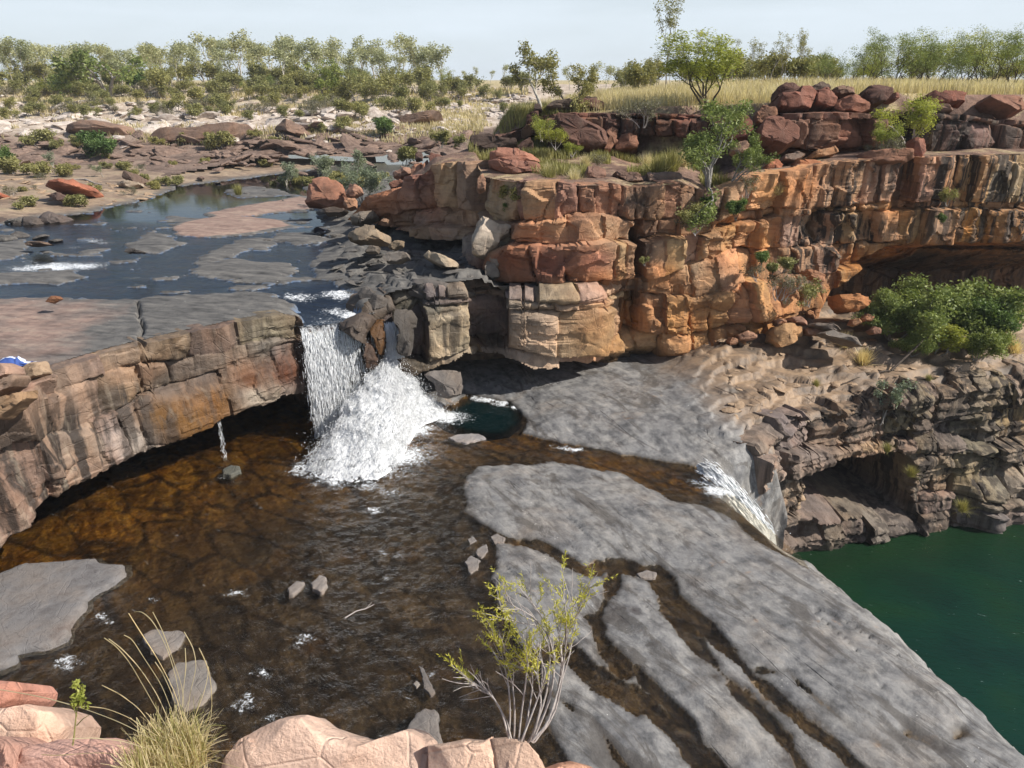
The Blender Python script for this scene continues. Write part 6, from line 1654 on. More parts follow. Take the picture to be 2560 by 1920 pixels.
BARK = {'pale': bark_material("pale_bark", (0.30, 0.27, 0.23), (0.48, 0.44, 0.38)), 'dark': bark_material("dark_bark", (0.045, 0.035, 0.028), (0.12, 0.095, 0.075)),
        'grey': bark_material("grey_bark", (0.16, 0.145, 0.13), (0.36, 0.33, 0.30)), 'twig': bark_material("bleached_twigs", (0.30, 0.26, 0.24), (0.46, 0.42, 0.39))}
GRASSM = leaf_material("straw_grass", (0.40, 0.325, 0.18), (0.66, 0.56, 0.35), (0.82, 0.73, 0.52), transl=0.5)
GREENG = leaf_material("green_grass", (0.17, 0.165, 0.05), (0.34, 0.315, 0.11), (0.50, 0.44, 0.20), transl=0.3)
RUSTG = leaf_material("rusty_grass", (0.22, 0.11, 0.035), (0.42, 0.24, 0.085), (0.52, 0.36, 0.17), transl=0.3)

def tubes(lines, sides=5):
    V, Fq, o = [], [], 0
    for P, R in lines:
        P = np.asarray(P, float); R = np.asarray(R, float); k = len(P)
        T = np.gradient(P, axis=0); T /= np.maximum(np.linalg.norm(T, axis=1, keepdims=True), 1e-9)
        ref = np.array([0.31, 0.87, 0.38]); 
        A = np.cross(T, ref); A /= np.maximum(np.linalg.norm(A, axis=1, keepdims=True), 1e-9)
        B = np.cross(T, A)
        a = np.linspace(0, 2 * math.pi, sides, endpoint=False)
        ring = P[:, None] + R[:, None, None] * (A[:, None] * np.cos(a)[None, :, None] + B[:, None] * np.sin(a)[None, :, None])
        idx = np.arange(k * sides).reshape(k, sides) + o
        Fq.append(np.stack([idx[:-1], np.roll(idx[:-1], -1, 1), np.roll(idx[1:], -1, 1), idx[1:]], -1).reshape(-1, 4))
        V.append(ring.reshape(-1, 3)); o += k * sides
    return np.concatenate(V), np.concatenate(Fq)
def grow(rng, p, d, L, r, lvl, maxl, spread, up, out, tips, curl=0.18, kids=(2, 3), ratio=0.72, flat=0.0):
    n = 6
    pts = [np.array(p, float)]; d = np.array(d, float) / np.linalg.norm(d)
    for i in range(n):
        d = d + rng.normal(0, curl, 3) + np.array([0, 0, up])
        d[2] -= flat * d[2] * (lvl > 0)
        d /= np.linalg.norm(d)
        pts.append(pts[-1] + d * L / n)
    rr = np.linspace(r, r * 0.62, n + 1)
    out.append((np.array(pts), rr))
    if lvl >= maxl:
        tips.append((pts[-1], d)); tips.append((pts[-3], d))
        return
    if lvl >= max(1, maxl - 3):
        tips.append((pts[3 + lvl % 2], d))
    k = rng.integers(kids[0], kids[1] + 1)
    for c in range(k):
        ax = rng.normal(0, 1, 3); ax -= ax.dot(d) * d; ax /= np.linalg.norm(ax)
        a = spread * rng.uniform(0.5, 1.25)
        nd = d * math.cos(a) + ax * math.sin(a)
        start = pts[-1] if c < 2 else pts[rng.integers(3, n)]
        grow(rng, start, nd, L * ratio * rng.uniform(.75, 1.2), r * 0.62 * 0.82, lvl + 1, maxl, spread, up, out, tips, curl, kids, ratio, flat)
def leaves(rng, tips, per, rad, size, flat=0.75, droop=0.0, aspect=2.2, upbias=0.3):
    C = []; S = []
    for (p, d) in tips:
        n = max(3, int(per * rng.uniform(.5, 1.5)))
        q = rng.normal(0, 1, (n, 3)); q /= np.maximum(np.linalg.norm(q, axis=1, keepdims=True), 1e-6)
        q *= (rng.uniform(0, 1, (n, 1)) ** 0.45) * rad * rng.uniform(.7, 1.25)
        q[:, 2] *= flat
        C.append(p + q); S.append(np.clip(rng.normal(.5, .2) + rng.normal(0, .17, n), 0, 1))
    C = np.concatenate(C); S = np.concatenate(S); n = len(C)
    a = rng.normal(0, 1, (n, 3)); a[:, 2] = a[:, 2] * .6 - droop; a /= np.linalg.norm(a, axis=1, keepdims=True)
    b = rng.normal(0, 1, (n, 3)); b[:, 2] *= (1 - upbias); b -= (b * a).sum(1, keepdims=True) * a; b /= np.maximum(np.linalg.norm(b, axis=1, keepdims=True), 1e-6)
    sz = size * rng.uniform(.6, 1.35, (n, 1))
    V = np.stack([C - a * sz * .5, C + b * sz / aspect * .5, C + a * sz * .5, C - b * sz / aspect * .5], 1).reshape(-1, 3)
    return V, np.arange(n * 4).reshape(n, 4), S
def plant_meshes(seed, kind, **k):
    """(stem mesh, leaf mesh) for one plant 1 m scale units given in metres, base at the origin"""
    rng = np.random.default_rng(seed)
    lines, tips = [], []
    for s in range(k.get('stems', 1)):
        a = rng.uniform(0, 6.283); le = k.get('lean', .1) * rng.uniform(.4, 1.3)
        d = np.array([math.cos(a) * le, math.sin(a) * le, 1.0]) + np.array([*k.get('bias', (0, 0)), 0])
        grow(rng, (rng.normal(0, .05 * k.get('stems', 1) ** .5), rng.normal(0, .05), -0.15), d, k['h0'] * rng.uniform(.85, 1.15), k['r0'], 0, k['lv'], k.get('spread', .6), k.get('up', .05), lines, tips,
             k.get('curl', .12), k.get('kids', (2, 3)), k.get('ratio', .7), k.get('flat', 0))
    v, f = tubes(lines, k.get('sides', 5))
    tm = mesh_np("trunk", v, [f], BARK[k.get('bark', 'grey')])
    V, Fl, S = leaves(rng, tips, k['per'], k['rad'], k['size'], k.get('lf', .75), k.get('droop', 0), k.get('aspect', 2.2))
    top = V[:, 2].max()
    lm = mesh_np("crown", V, [Fl], LEAF[kind], {'shade': ('POINT', np.repeat(S, 4))}, False)
    return tm, lm, top
def place(name, meshes, loc, scale, rz, label, cat, group, parts=('trunk', 'crown')):
    e = empty(name, loc, label, cat, group, rz)
    e.scale = (scale,) * 3 if not isinstance(scale, (tuple, list)) else scale
    for nm, me in zip(parts, meshes[:2]):
        link(nm, me, e)
    return e
PROTO = {}
def proto(key):
    if key in PROTO: return PROTO[key]
    t, s = key
    sd = 2000 + s * 37
    if t == 'gum': r = plant_meshes(sd, 'forest', stems=1, lean=.10, h0=2.0, r0=.12, lv=4, spread=.46, up=.09, curl=.11, ratio=.68, bark='pale', per=17, rad=.85, size=.30, lf=.8, kids=(2, 2))
    elif t == 'broad': r = plant_meshes(sd, 'mid', stems=2, lean=.25, h0=1.8, r0=.16, lv=3, spread=.62, up=.03, ratio=.75, bark='grey', per=36, rad=.55, size=.26, flat=.15)
    elif t == 'shrub': r = plant_meshes(sd, 'olive', stems=5, lean=.75, h0=.75, r0=.035, lv=2, spread=.5, up=.07, ratio=.72, bark='grey', per=22, rad=.36, size=.16)
    elif t == 'lowshrub': r = plant_meshes(sd, 'yellow', stems=6, lean=1.1, h0=.42, r0=.02, lv=2, spread=.55, up=.06, ratio=.7, bark='grey', per=26, rad=.24, size=.13)
    elif t == 'greyshrub': r = plant_meshes(sd, 'grey', stems=6, lean=.8, h0=.6, r0=.025, lv=2, spread=.55, up=.05, ratio=.75, bark='twig', per=14, rad=.26, size=.10)
    elif t == 'darkshrub': r = plant_meshes(sd, 'dark', stems=5, lean=.7, h0=.8, r0=.05, lv=2, spread=.5, up=.06, ratio=.72, bark='dark', per=70, rad=.40, size=.17)
    elif t == 'silver': r = plant_meshes(sd, 'silver', stems=2, lean=.35, h0=1.0, r0=.04, lv=2, spread=.55, up=.08, ratio=.68, bark='pale', per=40, rad=.36, size=.14)
    elif t == 'acacia': r = plant_meshes(sd, 'lime' if s % 2 else 'mid', stems=5, lean=.50, h0=1.9, r0=.05, lv=3, spread=.44, up=.035, curl=.10, ratio=.70, bark='dark', per=26, rad=.60, size=.125, lf=.5, flat=.06, aspect=2.8)
    elif t == 'limebush': r = plant_meshes(sd, 'lime', stems=4, lean=.8, h0=.7, r0=.03, lv=2, spread=.5, up=.05, ratio=.74, bark='twig', per=60, rad=.34, size=.085)
    elif t == 'sparse': r = plant_meshes(sd, 'olive', stems=2, lean=.12, h0=2.4, r0=.05, lv=3, spread=.36, up=.10, curl=.10, ratio=.66, bark='grey', per=11, rad=.36, size=.15)
    PROTO[key] = r
    return r
def ground_z(x, y): return float(h_land(np.array([x]), np.array([y]))[0])
def dpos(u, v, Y):
    x, z = at_y(u * K, v * K, Y)
    return float(x), float(Y), float(z)
def far_plants():
    rng = np.random.default_rng(2100)
    # gum forest along the skyline of the far hillside
    us = np.concatenate([np.linspace(-60, 960, 74) + rng.normal(0, 7, 74), rng.uniform(-80, 980, 34)])
    for i, u in enumerate(us):
        Y = rng.uniform(118, 150) if i < 74 else rng.uniform(150, 190)
        x = (u * K - 1280) / F * Y / 1.07; z = ground_z(x, Y)
        tall = np.interp(u, [-60, 50, 130, 200, 330, 440, 520, 600, 700, 760, 850, 950, 985], [8.6, 9.2, 6.6, 7.0, 6.8, 8.2, 9.3, 8.8, 8.6, 7.6, 8.0, 8.0, 6.0]) * rng.choice([.55, .7, .85, .95, 1.0, 1.08], p=[.12, .16, .2, .2, .2, .12]) * rng.uniform(.84, .95) * Y / 134
        m = proto(('gum', int(rng.integers(0, 7)))); k_ = tall / m[2]
        place("gum_tree", m, (x, Y, z - .1), (k_ * rng.uniform(.85, 1.45), k_ * rng.uniform(.85, 1.45), k_), rng.uniform(0, 6.28), "slender pale trunked gum among the trees on the skyline beyond the stream", "tree", "gum trees along the skyline")
    for u, tp, Y in ((1005,150,210),(1030,142,230),(1060,150,240),(1090,135,150),(1250,150,120),(1280,128,110),(1310,135,120),(1340,142,120),(1370,150,110),(1405,130,110),(1230,140,130),(1445,140,110),(975,150,170),(1120,150,160),(1150,150,150),(1680,150,120),(1720,150,130)):
        x = (u * K - 1280) / F * Y / 1.07; z = ground_z(x, Y)
        h = max(2.5, float(at_y(u * K, tp * K, Y)[1]) - z)
        m = proto(('gum', int(rng.integers(0, 7))))
        place("gum_tree", m, (x, Y, z - .1), h / m[2], rng.uniform(0, 6.28), "hazy distant gum low on the horizon behind the plateau", "tree", "distant gums on the horizon")
    for i in range(95):
        u = rng.uniform(-60, 1000); Y = rng.uniform(112, 132)
        x = (u * K - 1280) / F * Y / 1.07; z = ground_z(x, Y)
        m = proto(('shrub', i % 5)) if i % 3 else proto(('acacia', i % 6))
        place("shrub", m, (x, Y, z - .1), rng.uniform(2.2, 4.2) / m[2], rng.uniform(0, 6.28), "understory bush among the trunks of the skyline gum forest", "shrub", "understory bushes of the gum forest")
    # named trees in front of the forest
    L = [('broad', 230, 176, 103, 112, "broad flat topped dark limbed tree before the gum forest"), ('broad', 700, 196, 120, 104, "leaning dark branched tree at the edge of the bare rocks"),
         ('broad', 45, 168, 78, 122, "tallest gum at the left edge of the skyline")]
    for i, (t, u, v, tp, Y, lab) in enumerate(L):
        x, Y, z = dpos(u, v, Y); z = ground_z(x, Y)
        h = float(at_y(u * K, tp * K, Y)[1]) - z
        m = proto((t, i + 2)) if i < 2 else proto(('gum', 3))
        place("tree", m, (x, Y, z - .1), h / m[2], rng.uniform(0, 6.28), lab, "tree", None)
    # shrubs over the hillside
    def hill(u, v, Y0=66, Y1=150):
        """where the ray of a photo position meets the hillside"""
        ys = np.linspace(Y0, Y1, 200)
        x, z = at_y(u * K, v * K, ys)
        g = h_land(x, ys)
        k = np.argmax(z < g) if (z < g).any() else len(ys) - 1
        return float(x[k]), float(ys[k]), float(g[k])
    S = [(40,205,2.4),(70,225,2.2),(110,215,2.6),(150,205,2.6),(190,210,2.4),(130,235,1.8),(30,240,1.8),(235,215,2.4),(270,215,2.2),(300,225,1.9),(360,215,2.2),(385,232,2.0),(400,205,2.6),(430,230,2.6),(455,215,2.8),(470,240,2.2),
         (500,250,1.8),(540,215,2.0),(580,215,2.2),(620,205,2.4),(590,240,2.4),(640,220,2.2),(660,212,2.0),(690,240,2.0),(720,215,2.6),(740,228,2.6),(770,225,3.4),(800,232,3.6),(835,222,3.6),(870,232,3.0),(905,205,3.6),(930,225,3.0),(955,215,3.0),
         (850,250,2.4),(785,255,2.0),(900,252,2.2),(980,205,2.8),(1000,222,2.2),(960,240,2.0),(730,250,1.8),(1020,200,2.6),(1050,215,2.4),(1075,222,2.0),(1100,200,3.0),(1130,205,3.0),(1090,245,1.6),(340,250,1.6),(420,258,1.5),(80,250,1.7),(160,255,1.6),(20,262,1.6),(60,195,2.8),(320,200,2.6),(510,200,2.8),(560,198,2.6),(680,198,2.6),(760,200,2.8),(840,200,2.8),(240,240,1.7),
         (650,260,1.4),(540,262,1.3),(290,262,1.3)]
    for i, (u, v, h) in enumerate(S):
        x, Y, z = hill(u, v)
        m = proto(('shrub', i % 5))
        place("shrub", m, (x, Y, z - .08), h / m[2] * rng.uniform(.85, 1.15), rng.uniform(0, 6.28), "rounded olive shrub on the pale rocky hillside beyond the stream", "shrub", "olive shrubs over the far hillside")
    for i in range(90):
        u = rng.uniform(-30, 1010); v = rng.uniform(196, 262)
        x, Y, z = hill(u, v)
        m = proto(('greyshrub', i % 3)) if rng.random() < .5 else proto(('shrub', i % 5))
        place("shrub", m, (x, Y, z - .06), rng.uniform(1.0, 1.7) / m[2] * 1.1, rng.uniform(0, 6.28), "low thin grey green scrub bush between pale rocks on the hillside", "shrub", "thin scrub bushes over the far hillside")
    N = [('darkshrub', 210, 355, 2.9, 58, "lone dense deep green bush among the brown rocks on the left bank"), ('darkshrub', 292, 198, 3.4, 104, "dark rounded bush under the broad flat topped tree"), ('darkshrub', 10, 370, 2.0, 56, "deep green bush at the edge of the picture on the bank"),
         ('darkshrub', 828, 300, 2.2, 84, "dark green creeper bush on the white scree"), ('lowshrub', 92, 315, 1.7, 72, "bright lime bush on the dark rocks of the left bank"), ('lowshrub', 170, 320, 1.3, 70, "yellow green bush beside the deep green bush"),
         ('lowshrub', 235, 372, .7, 55, "small bright yellow plant at the foot of the deep green bush"), ('lowshrub', 480, 322, 1.8, 76, "wide yellow bush on the brown boulders above the bank"), ('lowshrub', 420, 252, 1.6, 90, "bright green bush on the white rocks"), ('lowshrub', 130, 330, 1.2, 68, "yellow bush low on the dark rocks"),
         ('silver', 120, 372, 1.6, 55, "small silver leaved shrub on the sandy bank"), ('silver', 225, 385, 1.1, 53, "grey blue shrub behind the bright red flat rock"), ('lowshrub', 30, 385, 1.5, 52, "broad yellow green bush at the sandy bank, nearest the edge"), ('lowshrub', 150, 388, 1.2, 52, "yellow green bush behind the bright red flat rock"), ('lowshrub', 90, 390, 1.3, 52, "yellow green bush beside a bleached log"),
         ('lowshrub', 165, 440, .9, 45, "yellow green bush at the waterline of the calm pond"), ('lowshrub', 60, 445, .8, 46, "small yellow bush on the tan shore"), ('lowshrub', 310, 388, .7, 57, "small bush at the tip of the long tilted block"), ('lowshrub', 345, 318, 1.0, 76, "small yellow bush on the brown ledge"), ('lowshrub', 400, 310, 1.2, 78, "yellow bush under the overhanging ledge"),
         ('lowshrub', 740, 280, 1.4, 88, "yellow bush beside the white scree"), ('lowshrub', 690, 290, 1.3, 84, "yellow green bush on the ledge by the scree"), ('lowshrub', 555, 300, 1.0, 80, "low yellow bush between brown boulders"), ('lowshrub', 590, 318, .9, 76, "little yellow bush on the brown boulder slope")]
    for i, (t, u, v, h, Y, lab) in enumerate(N):
        x, Y, z = hill(u, v, 40, 130) if Y > 60 else dpos(u, v, Y)
        if Y < 60:
            x, Y = map(float, at_z(u * K, v * K, 4.8)); z = float(h_upper(np.array([x]), np.array([Y]))[0][0])
        m = proto((t, i % 4))
        place("bush", m, (x, Y, z - .06), h / m[2], rng.uniform(0, 6.28), lab, "bush", None)
    for i in range(34):
        u = rng.uniform(-20, 620); v = rng.uniform(362, 442) - .10 * max(u - 150, 0) 
        x, Y = map(float, at_z(u * K, v * K, 4.8)); X_ = np.array([x]); Y_ = np.array([Y])
        zz, s_, sh_ = h_upper(X_, Y_)
        if sh_[0] < .6 or Y > 72: continue
        m = proto(('lowshrub', i % 4)) if i % 3 else proto(('greyshrub', i % 3))
        place("bush", m, (x, Y, float(zz[0]) - .05), rng.uniform(.4, .9) / m[2], rng.uniform(0, 6.28), "low scrub tuft on the flat rocky shore of the calm pond", "bush", "scrub tufts along the pond shore")
    # silver leaved saplings on the gravel by the upper stream
    V = [(620,396,2.0,"silver leaved sapling by the stream, beside the pond mouth"),(645,392,1.4,"shortest silver leaved sapling by the stream"),(690,388,2.4,"tallest silver leaved sapling by the stream"),(715,392,2.2,"silver leaved sapling forked at the base by the stream"),(770,392,2.6,"silver leaved sapling behind the large grey green shrub")]
    for i, (u, v, h, lab) in enumerate(V):
        x, Y = map(float, at_z(u * K, v * K, 4.6)); z = float(h_upper(np.array([x]), np.array([Y]))[0][0])
        m = proto(('silver', i % 3))
        place("sapling", m, (x, Y, z - .05), h / m[2], rng.uniform(0, 6.28), lab, "sapling", "silver leaved saplings by the upper stream")
    x, Y = map(float, at_z(785 * K, 441 * K, 4.75))
    m = plant_meshes(2301, 'silver', stems=7, lean=.7, h0=1.15, r0=.035, lv=2, spread=.42, up=.07, ratio=.75, bark='grey', per=70, rad=.40, size=.11)
    place("shrub", m, (x, Y, 4.6), 3.0 / m[2], .4, "large grey green shrub rooted beside the red outcrop at the stream", "shrub", None)
    for i in range(16):
        u = rng.uniform(600, 860); v = rng.uniform(385, 410)
        x, Y = map(float, at_z(u * K, v * K, 4.6)); z = float(h_upper(np.array([x]), np.array([Y]))[0][0])
        m = proto(('lowshrub', i % 4))
        place("bush", m, (x, Y, z - .05), rng.uniform(.5, 1.1) / m[2], rng.uniform(0, 6.28), "low yellow green bush on the gravel between the silver saplings and the stream", "bush", "low bushes on the stream gravel")
ORD = 'first second third fourth fifth sixth seventh eighth ninth tenth eleventh twelfth thirteenth fourteenth fifteenth'.split()
def top_plants():
    rng = np.random.default_rng(2400)
    def top(u, v, Y): 
        x, Y, z = dpos(u, v, Y); return x, Y, ground_z(x, Y)
    # yellow tree with the white trunk
    m = plant_meshes(2401, 'yellow', stems=1, lean=.05, bias=(-.10, 0), h0=1.25, r0=.13, lv=4, spread=.60, up=.03, curl=.14, ratio=.74, bark='pale', per=26, rad=.36, size=.16, kids=(2, 3))
    x, Y, z = top(1172, 238, 41.3)
    place("tree", m, (x, Y, z - .3), 4.0 / m[2], 1.2, "yellow leaved tree with a white trunk on the dark boulders", "tree", None)
    m = plant_meshes(2402, 'yellow', stems=3, lean=.6, bias=(.25, 0), h0=1.2, r0=.07, lv=3, spread=.5, up=.02, ratio=.72, bark='grey', per=34, rad=.36, size=.15)
    x, Y, z = top(1225, 222, 42.6)
    place("tree", m, (x, Y, z - .2), 2.6 / m[2], .3, "low spreading olive tree touching the white trunked tree", "tree", None)
    m = proto(('darkshrub', 1)); x, Y, z = top(1105, 205, 50)
    place("bush", m, (x, Y, z - .2), 2.6 / m[2], .3, "dark bush behind the white trunked tree", "bush", None)
    # lime tree
    m = plant_meshes(2403, 'lime', stems=6, lean=.55, h0=1.5, r0=.05, lv=3, spread=.38, up=.03, curl=.09, ratio=.66, bark='dark', per=40, rad=.44, size=.13, lf=.6, aspect=3.0)
    x, Y, z = top(1530, 250, 40.6)
    place("tree", m, (x, Y, z - .15), (5.4 / m[2], 5.4 / m[2], 3.7 / m[2]), 2.0, "bright lime green many stemmed tree in the dry grass", "tree", None)
    m = plant_meshes(2404, 'olive', stems=1, lean=.06, h0=2.6, r0=.06, lv=4, spread=.34, up=.09, curl=.1, ratio=.62, bark='grey', per=10, rad=.34, size=.14)
    x, Y, z = top(1437, 190, 58)
    place("tree", m, (x, Y, z - .1), 6.6 / m[2], .3, "tall thin grey sapling with sparse leaves behind the lime tree", "tree", None)
    sp = [(1405,190,110,66),(1470,185,72,66),(1660,185,62,60),(1690,188,75,60),(1712,188,55,62),(1735,190,85,64),(1390,190,120,70),(1505,185,60,68),(1618,188,75,62),(1765,190,120,62),(1352,195,130,72),(1580,190,80,64)]
    for i, (u, v, tp, Y) in enumerate(sp):
        x, Y, z = top(u, v, Y); h = float(at_y(u * K, tp * K, Y)[1]) - z
        m = proto(('sparse', i % 4))
        place("tree", m, (x, Y, z - .1), h / m[2], rng.uniform(0, 6.28), "thin sparse leaved tree on the skyline behind the lime tree", "tree", "sparse trees behind the lime tree")
    gr = [(1790,196,95,52),(1830,194,75,54),(1862,196,60,52),(1893,192,70,56),(1925,198,42,51),(1958,192,55,55),(1985,198,38,52),(2020,194,60,55),(2050,200,40,50),(2085,194,45,54),(2118,200,48,50),(2150,198,38,51),(2185,204,50,49),(2225,200,52,50),(2262,206,60,49),(1875,186,84,66),(2005,186,66,68),(2140,186,72,66),(1845,184,118,74),(2105,184,100,74)]
    for i, (u, v, tp, Y) in enumerate(gr):
        x, Y, z = top(u, v, Y); h = (float(at_y(u * K, tp * K, Y)[1]) - z) * (1.0, .8, 1.06, .72, .95)[i % 5]
        m = proto(('acacia', i % 6))
        place("tree", m, (x, Y, z - .1), (h / m[2] * 1.08, h / m[2] * 1.08, h / m[2]), rng.uniform(0, 6.28), ("%s spreading tree of the grove's front row, counted from the lime tree" % ORD[i]) if i < 15 else "green tree in the back row of the plateau grove", "tree", "grove of spreading trees on the plateau")
    for i in range(26):
        u = rng.uniform(1240, 1800); v = rng.uniform(178, 200); Y = rng.uniform(56, 90)
        x, Y, z = top(u, v, Y)
        m = proto(('shrub', i % 5))
        place("shrub", m, (x, Y, z - .1), rng.uniform(1.6, 3.0) / m[2], rng.uniform(0, 6.28), "green scrub bush rising from the dry grass at the back of the plateau", "shrub", "scrub bushes at the back of the plateau")
    for i in range(9):
        u = rng.uniform(1750, 2260); v = rng.uniform(176, 192); Y = rng.uniform(66, 100)
        x, Y, z = top(u, v, Y)
        m = proto(('shrub', i % 5))
        place("shrub", m, (x, Y, z - .1), rng.uniform(1.6, 3.2) / m[2], rng.uniform(0, 6.28), "dim green bush seen between the stems of the plateau grove", "shrub", "bushes behind the plateau grove")
    # ragged tree rooted in the cliff brink
    m = plant_meshes(2410, 'mid', stems=3, lean=.45, bias=(.0, -.10), h0=1.2, r0=.085, lv=3, spread=.58, up=.05, curl=.2, ratio=.72, bark='grey', per=62, rad=.30, size=.105, kids=(2, 3))
    x, Y, z = dpos(1532, 428, 30.6)
    place("tree", m, (x, Y - .25, z - .1), 3.9 / m[2], 3.4, "ragged green tree with grey limbs rooted in the cliff brink", "tree", None)
    m = plant_meshes(2411, 'mid', stems=3, lean=.9, bias=(.9, -.2), h0=1.1, r0=.05, lv=2, spread=.5, up=.05, curl=.16, ratio=.72, bark='grey', per=90, rad=.28, size=.10)
    x, Y, z = dpos(1570, 395, 30.9)
    place("bush", m, (x, Y - .2, z), 2.0 / m[2], 0, "leafy bough shrub reaching sideways from the ragged tree", "bush", None)
    L = [('shrub', 1495, 485, .95, 29.4, "grey green bush hanging on the cliff below the ragged tree"), ('darkshrub', 1588, 470, .85, 29.6, "bright green bush on the cliff below the ragged tree"), ('darkshrub', 1530, 445, .55, 29.9, "small dark bush at the base of the ragged tree"),
         ('greyshrub', 1500, 500, .9, 29.2, "bleached dead bush on the cliff ledge under the ragged tree"), ('greyshrub', 1610, 420, .9, 30.8, "bare grey bush on the brink beside the ragged tree"),
         ('limebush', 1905, 318, 1.25, 34.0, "yellow green cushion bush in the deep shadow of the cliff top"), ('greyshrub', 1880, 340, .8, 33.8, "tangle of bleached branches under the yellow green cushion bush"), ('greyshrub', 1925, 335, .9, 33.9, "grey branches trailing beside the cushion bush"),
         ('limebush', 1965, 300, 2.0, 35.0, "bright leaved sapling against the dark cliff top block"), ('shrub', 2040, 440, .8, 33.2, "small olive bush high on the streaked cliff face"), ('darkshrub', 2030, 480, .5, 33.2, "tiny green plant on the cliff below the small olive bush"),
         ('lowshrub', 1102, 430, .65, 29.9, "bright fig seedling on the pale cliff face, upper one"), ('darkshrub', 1098, 460, .5, 29.8, "green fig seedling on the pale cliff face, lower one"), ('lowshrub', 1392, 568, .35, 28.3, "tiny bright plant in the dark cliff cleft"),
         ('shrub', 1740, 655, 1.2, 30.0, "grey green bush at the foot of the broken cliff slope"), ('darkshrub', 1640, 570, .6, 29.8, "green plant on the broken orange cliff"), ('lowshrub', 1690, 580, .6, 30.0, "yellow green plant on the broken orange cliff"), ('darkshrub', 1665, 590, .5, 29.8, "small dark plant between two others on the orange cliff"), ('greyshrub', 1680, 640, 1.3, 29.8, "bare twiggy bush on the orange cliff"), ('greyshrub', 1630, 600, .7, 29.7, "dead scrub on the orange cliff, nearest the cleft"),
         ('greyshrub', 1390, 268, 1.3, 38.6, "grey bush in front of the bench back wall"), ('greyshrub', 1290, 360, .7, 33.6, "dead grey shrub behind the round tussock"), ('limebush', 1170, 300, 1.2, 37.2, "bright green bush beside the small blackened boulder"), ('limebush', 1200, 318, 1.0, 36.6, "second bright green bush in front of the huge tilted boulder"), ('limebush', 1235, 335, .7, 36.0, "pale green bush trailing down from the bench"),
         ('lowshrub', 955, 312, 1.0, 47, "yellow green bush on the ledge by the far pond"), ('lowshrub', 990, 312, .7, 46, "small lime bush between the far pond and the black boulder"), ('lowshrub', 880, 350, 1.0, 46, "lime bush at the brink of the far pond"), ('lowshrub', 905, 425, .7, 36.4, "small green bush on the low end of the cliff")]
    for i, (t, u, v, h, Y, lab) in enumerate(L):
        x, Y, z = dpos(u, v, Y)
        m = proto((t, i % 4))
        place("bush", m, (x, Y - .15, z - .03), h / m[2], rng.uniform(0, 6.28), lab, "bush", None)
    # thicket before the rock shelter
    T = [(1935, 690, 2.4, 30.6, 'darkshrub', "dark green bush at the near end of the shelter thicket"), (2000, 700, 2.9, 30.8, 'darkshrub', "tallest dark green bush in the shelter thicket"), (2070, 705, 3.0, 31.0, 'darkshrub', "dense middle bush of the shelter thicket"), (2130, 715, 2.6, 30.6, 'darkshrub', "dark green bush at the far end of the shelter thicket"), (2110, 745, 1.9, 29.6, 'darkshrub', "low green bush spilling over the ledge from the thicket"), (2030, 720, 1.6, 29.8, 'lowshrub', "yellow green bush in front of the shelter thicket"), (1975, 725, 1.3, 29.6, 'darkshrub', "small dark bush at the foot of the thicket")]
    for i, (u, v, h, Y, t, lab) in enumerate(T):
        x, Y, z = dpos(u, v, Y)
        z = float(h_lower(np.array([x]), np.array([Y]))[0][0])
        m = plant_meshes(2450 + i, 'lime' if t == 'lowshrub' else ('dark' if i == 3 else 'mid'), stems=5, lean=.75, h0=.85, r0=.045, lv=2, spread=.5, up=.05, ratio=.74, bark='grey', per=150, rad=.36, size=.11)
        place("bush", m, (x, Y, z - .1), (h / m[2] * 1.1, h / m[2], h / m[2]), rng.uniform(0, 6.28), lab, "bush", "thicket in front of the rock shelter")
    x, Y, z = dpos(1918, 850, 26.6); z = float(h_lower(np.array([x]), np.array([Y]))[0][0])
    m = plant_meshes(2470, 'silver', stems=3, lean=.3, h0=.7, r0=.025, lv=2, spread=.4, up=.1, ratio=.7, bark='grey', per=30, rad=.2, size=.085)
    place("shrub", m, (x, Y, z), 1.9 / m[2], .5, "pale leaved wispy shrub at the edge of the ledge above the undercut", "shrub", None)
    # fallen dead sapling on the ledge
    P = [dpos(1925, 800, 28.2), dpos(1960, 768, 28.6), dpos(2000, 730, 29.2), dpos(2030, 712, 29.6)]
    P = np.array(P); 
    lines = [(np.stack([np.interp(np.linspace(0, 3, 14), range(4), P[:, j]) for j in range(3)], 1) - P[0], np.linspace(.055, .028, 14))]
    Q = np.array([dpos(1925, 800, 28.2), dpos(1860, 812, 27.8), dpos(1790, 840, 27.3)])
    lines.append((np.stack([np.interp(np.linspace(0, 2, 12), range(3), Q[:, j]) for j in range(3)], 1) - P[0] + rngj(12, .03, 5), np.linspace(.035, .012, 12)))
    lines.append((np.array([P[2] - P[0], P[2] - P[0] + [.3, -.1, .5], P[2] - P[0] + [.7, -.1, .7]]), np.array([.03, .02, .01])))
    v, f = tubes(lines, 6)
    o = link("dead_sapling", mesh_np("dead_sapling", v, [f], BARK['dark']), None, tuple(P[0]))
    tag(o, "dark dead sapling leaning across the sunlit ledge", "dead tree")
def rngj(n, a, s): return np.random.default_rng(s).normal(0, a, (n, 3))
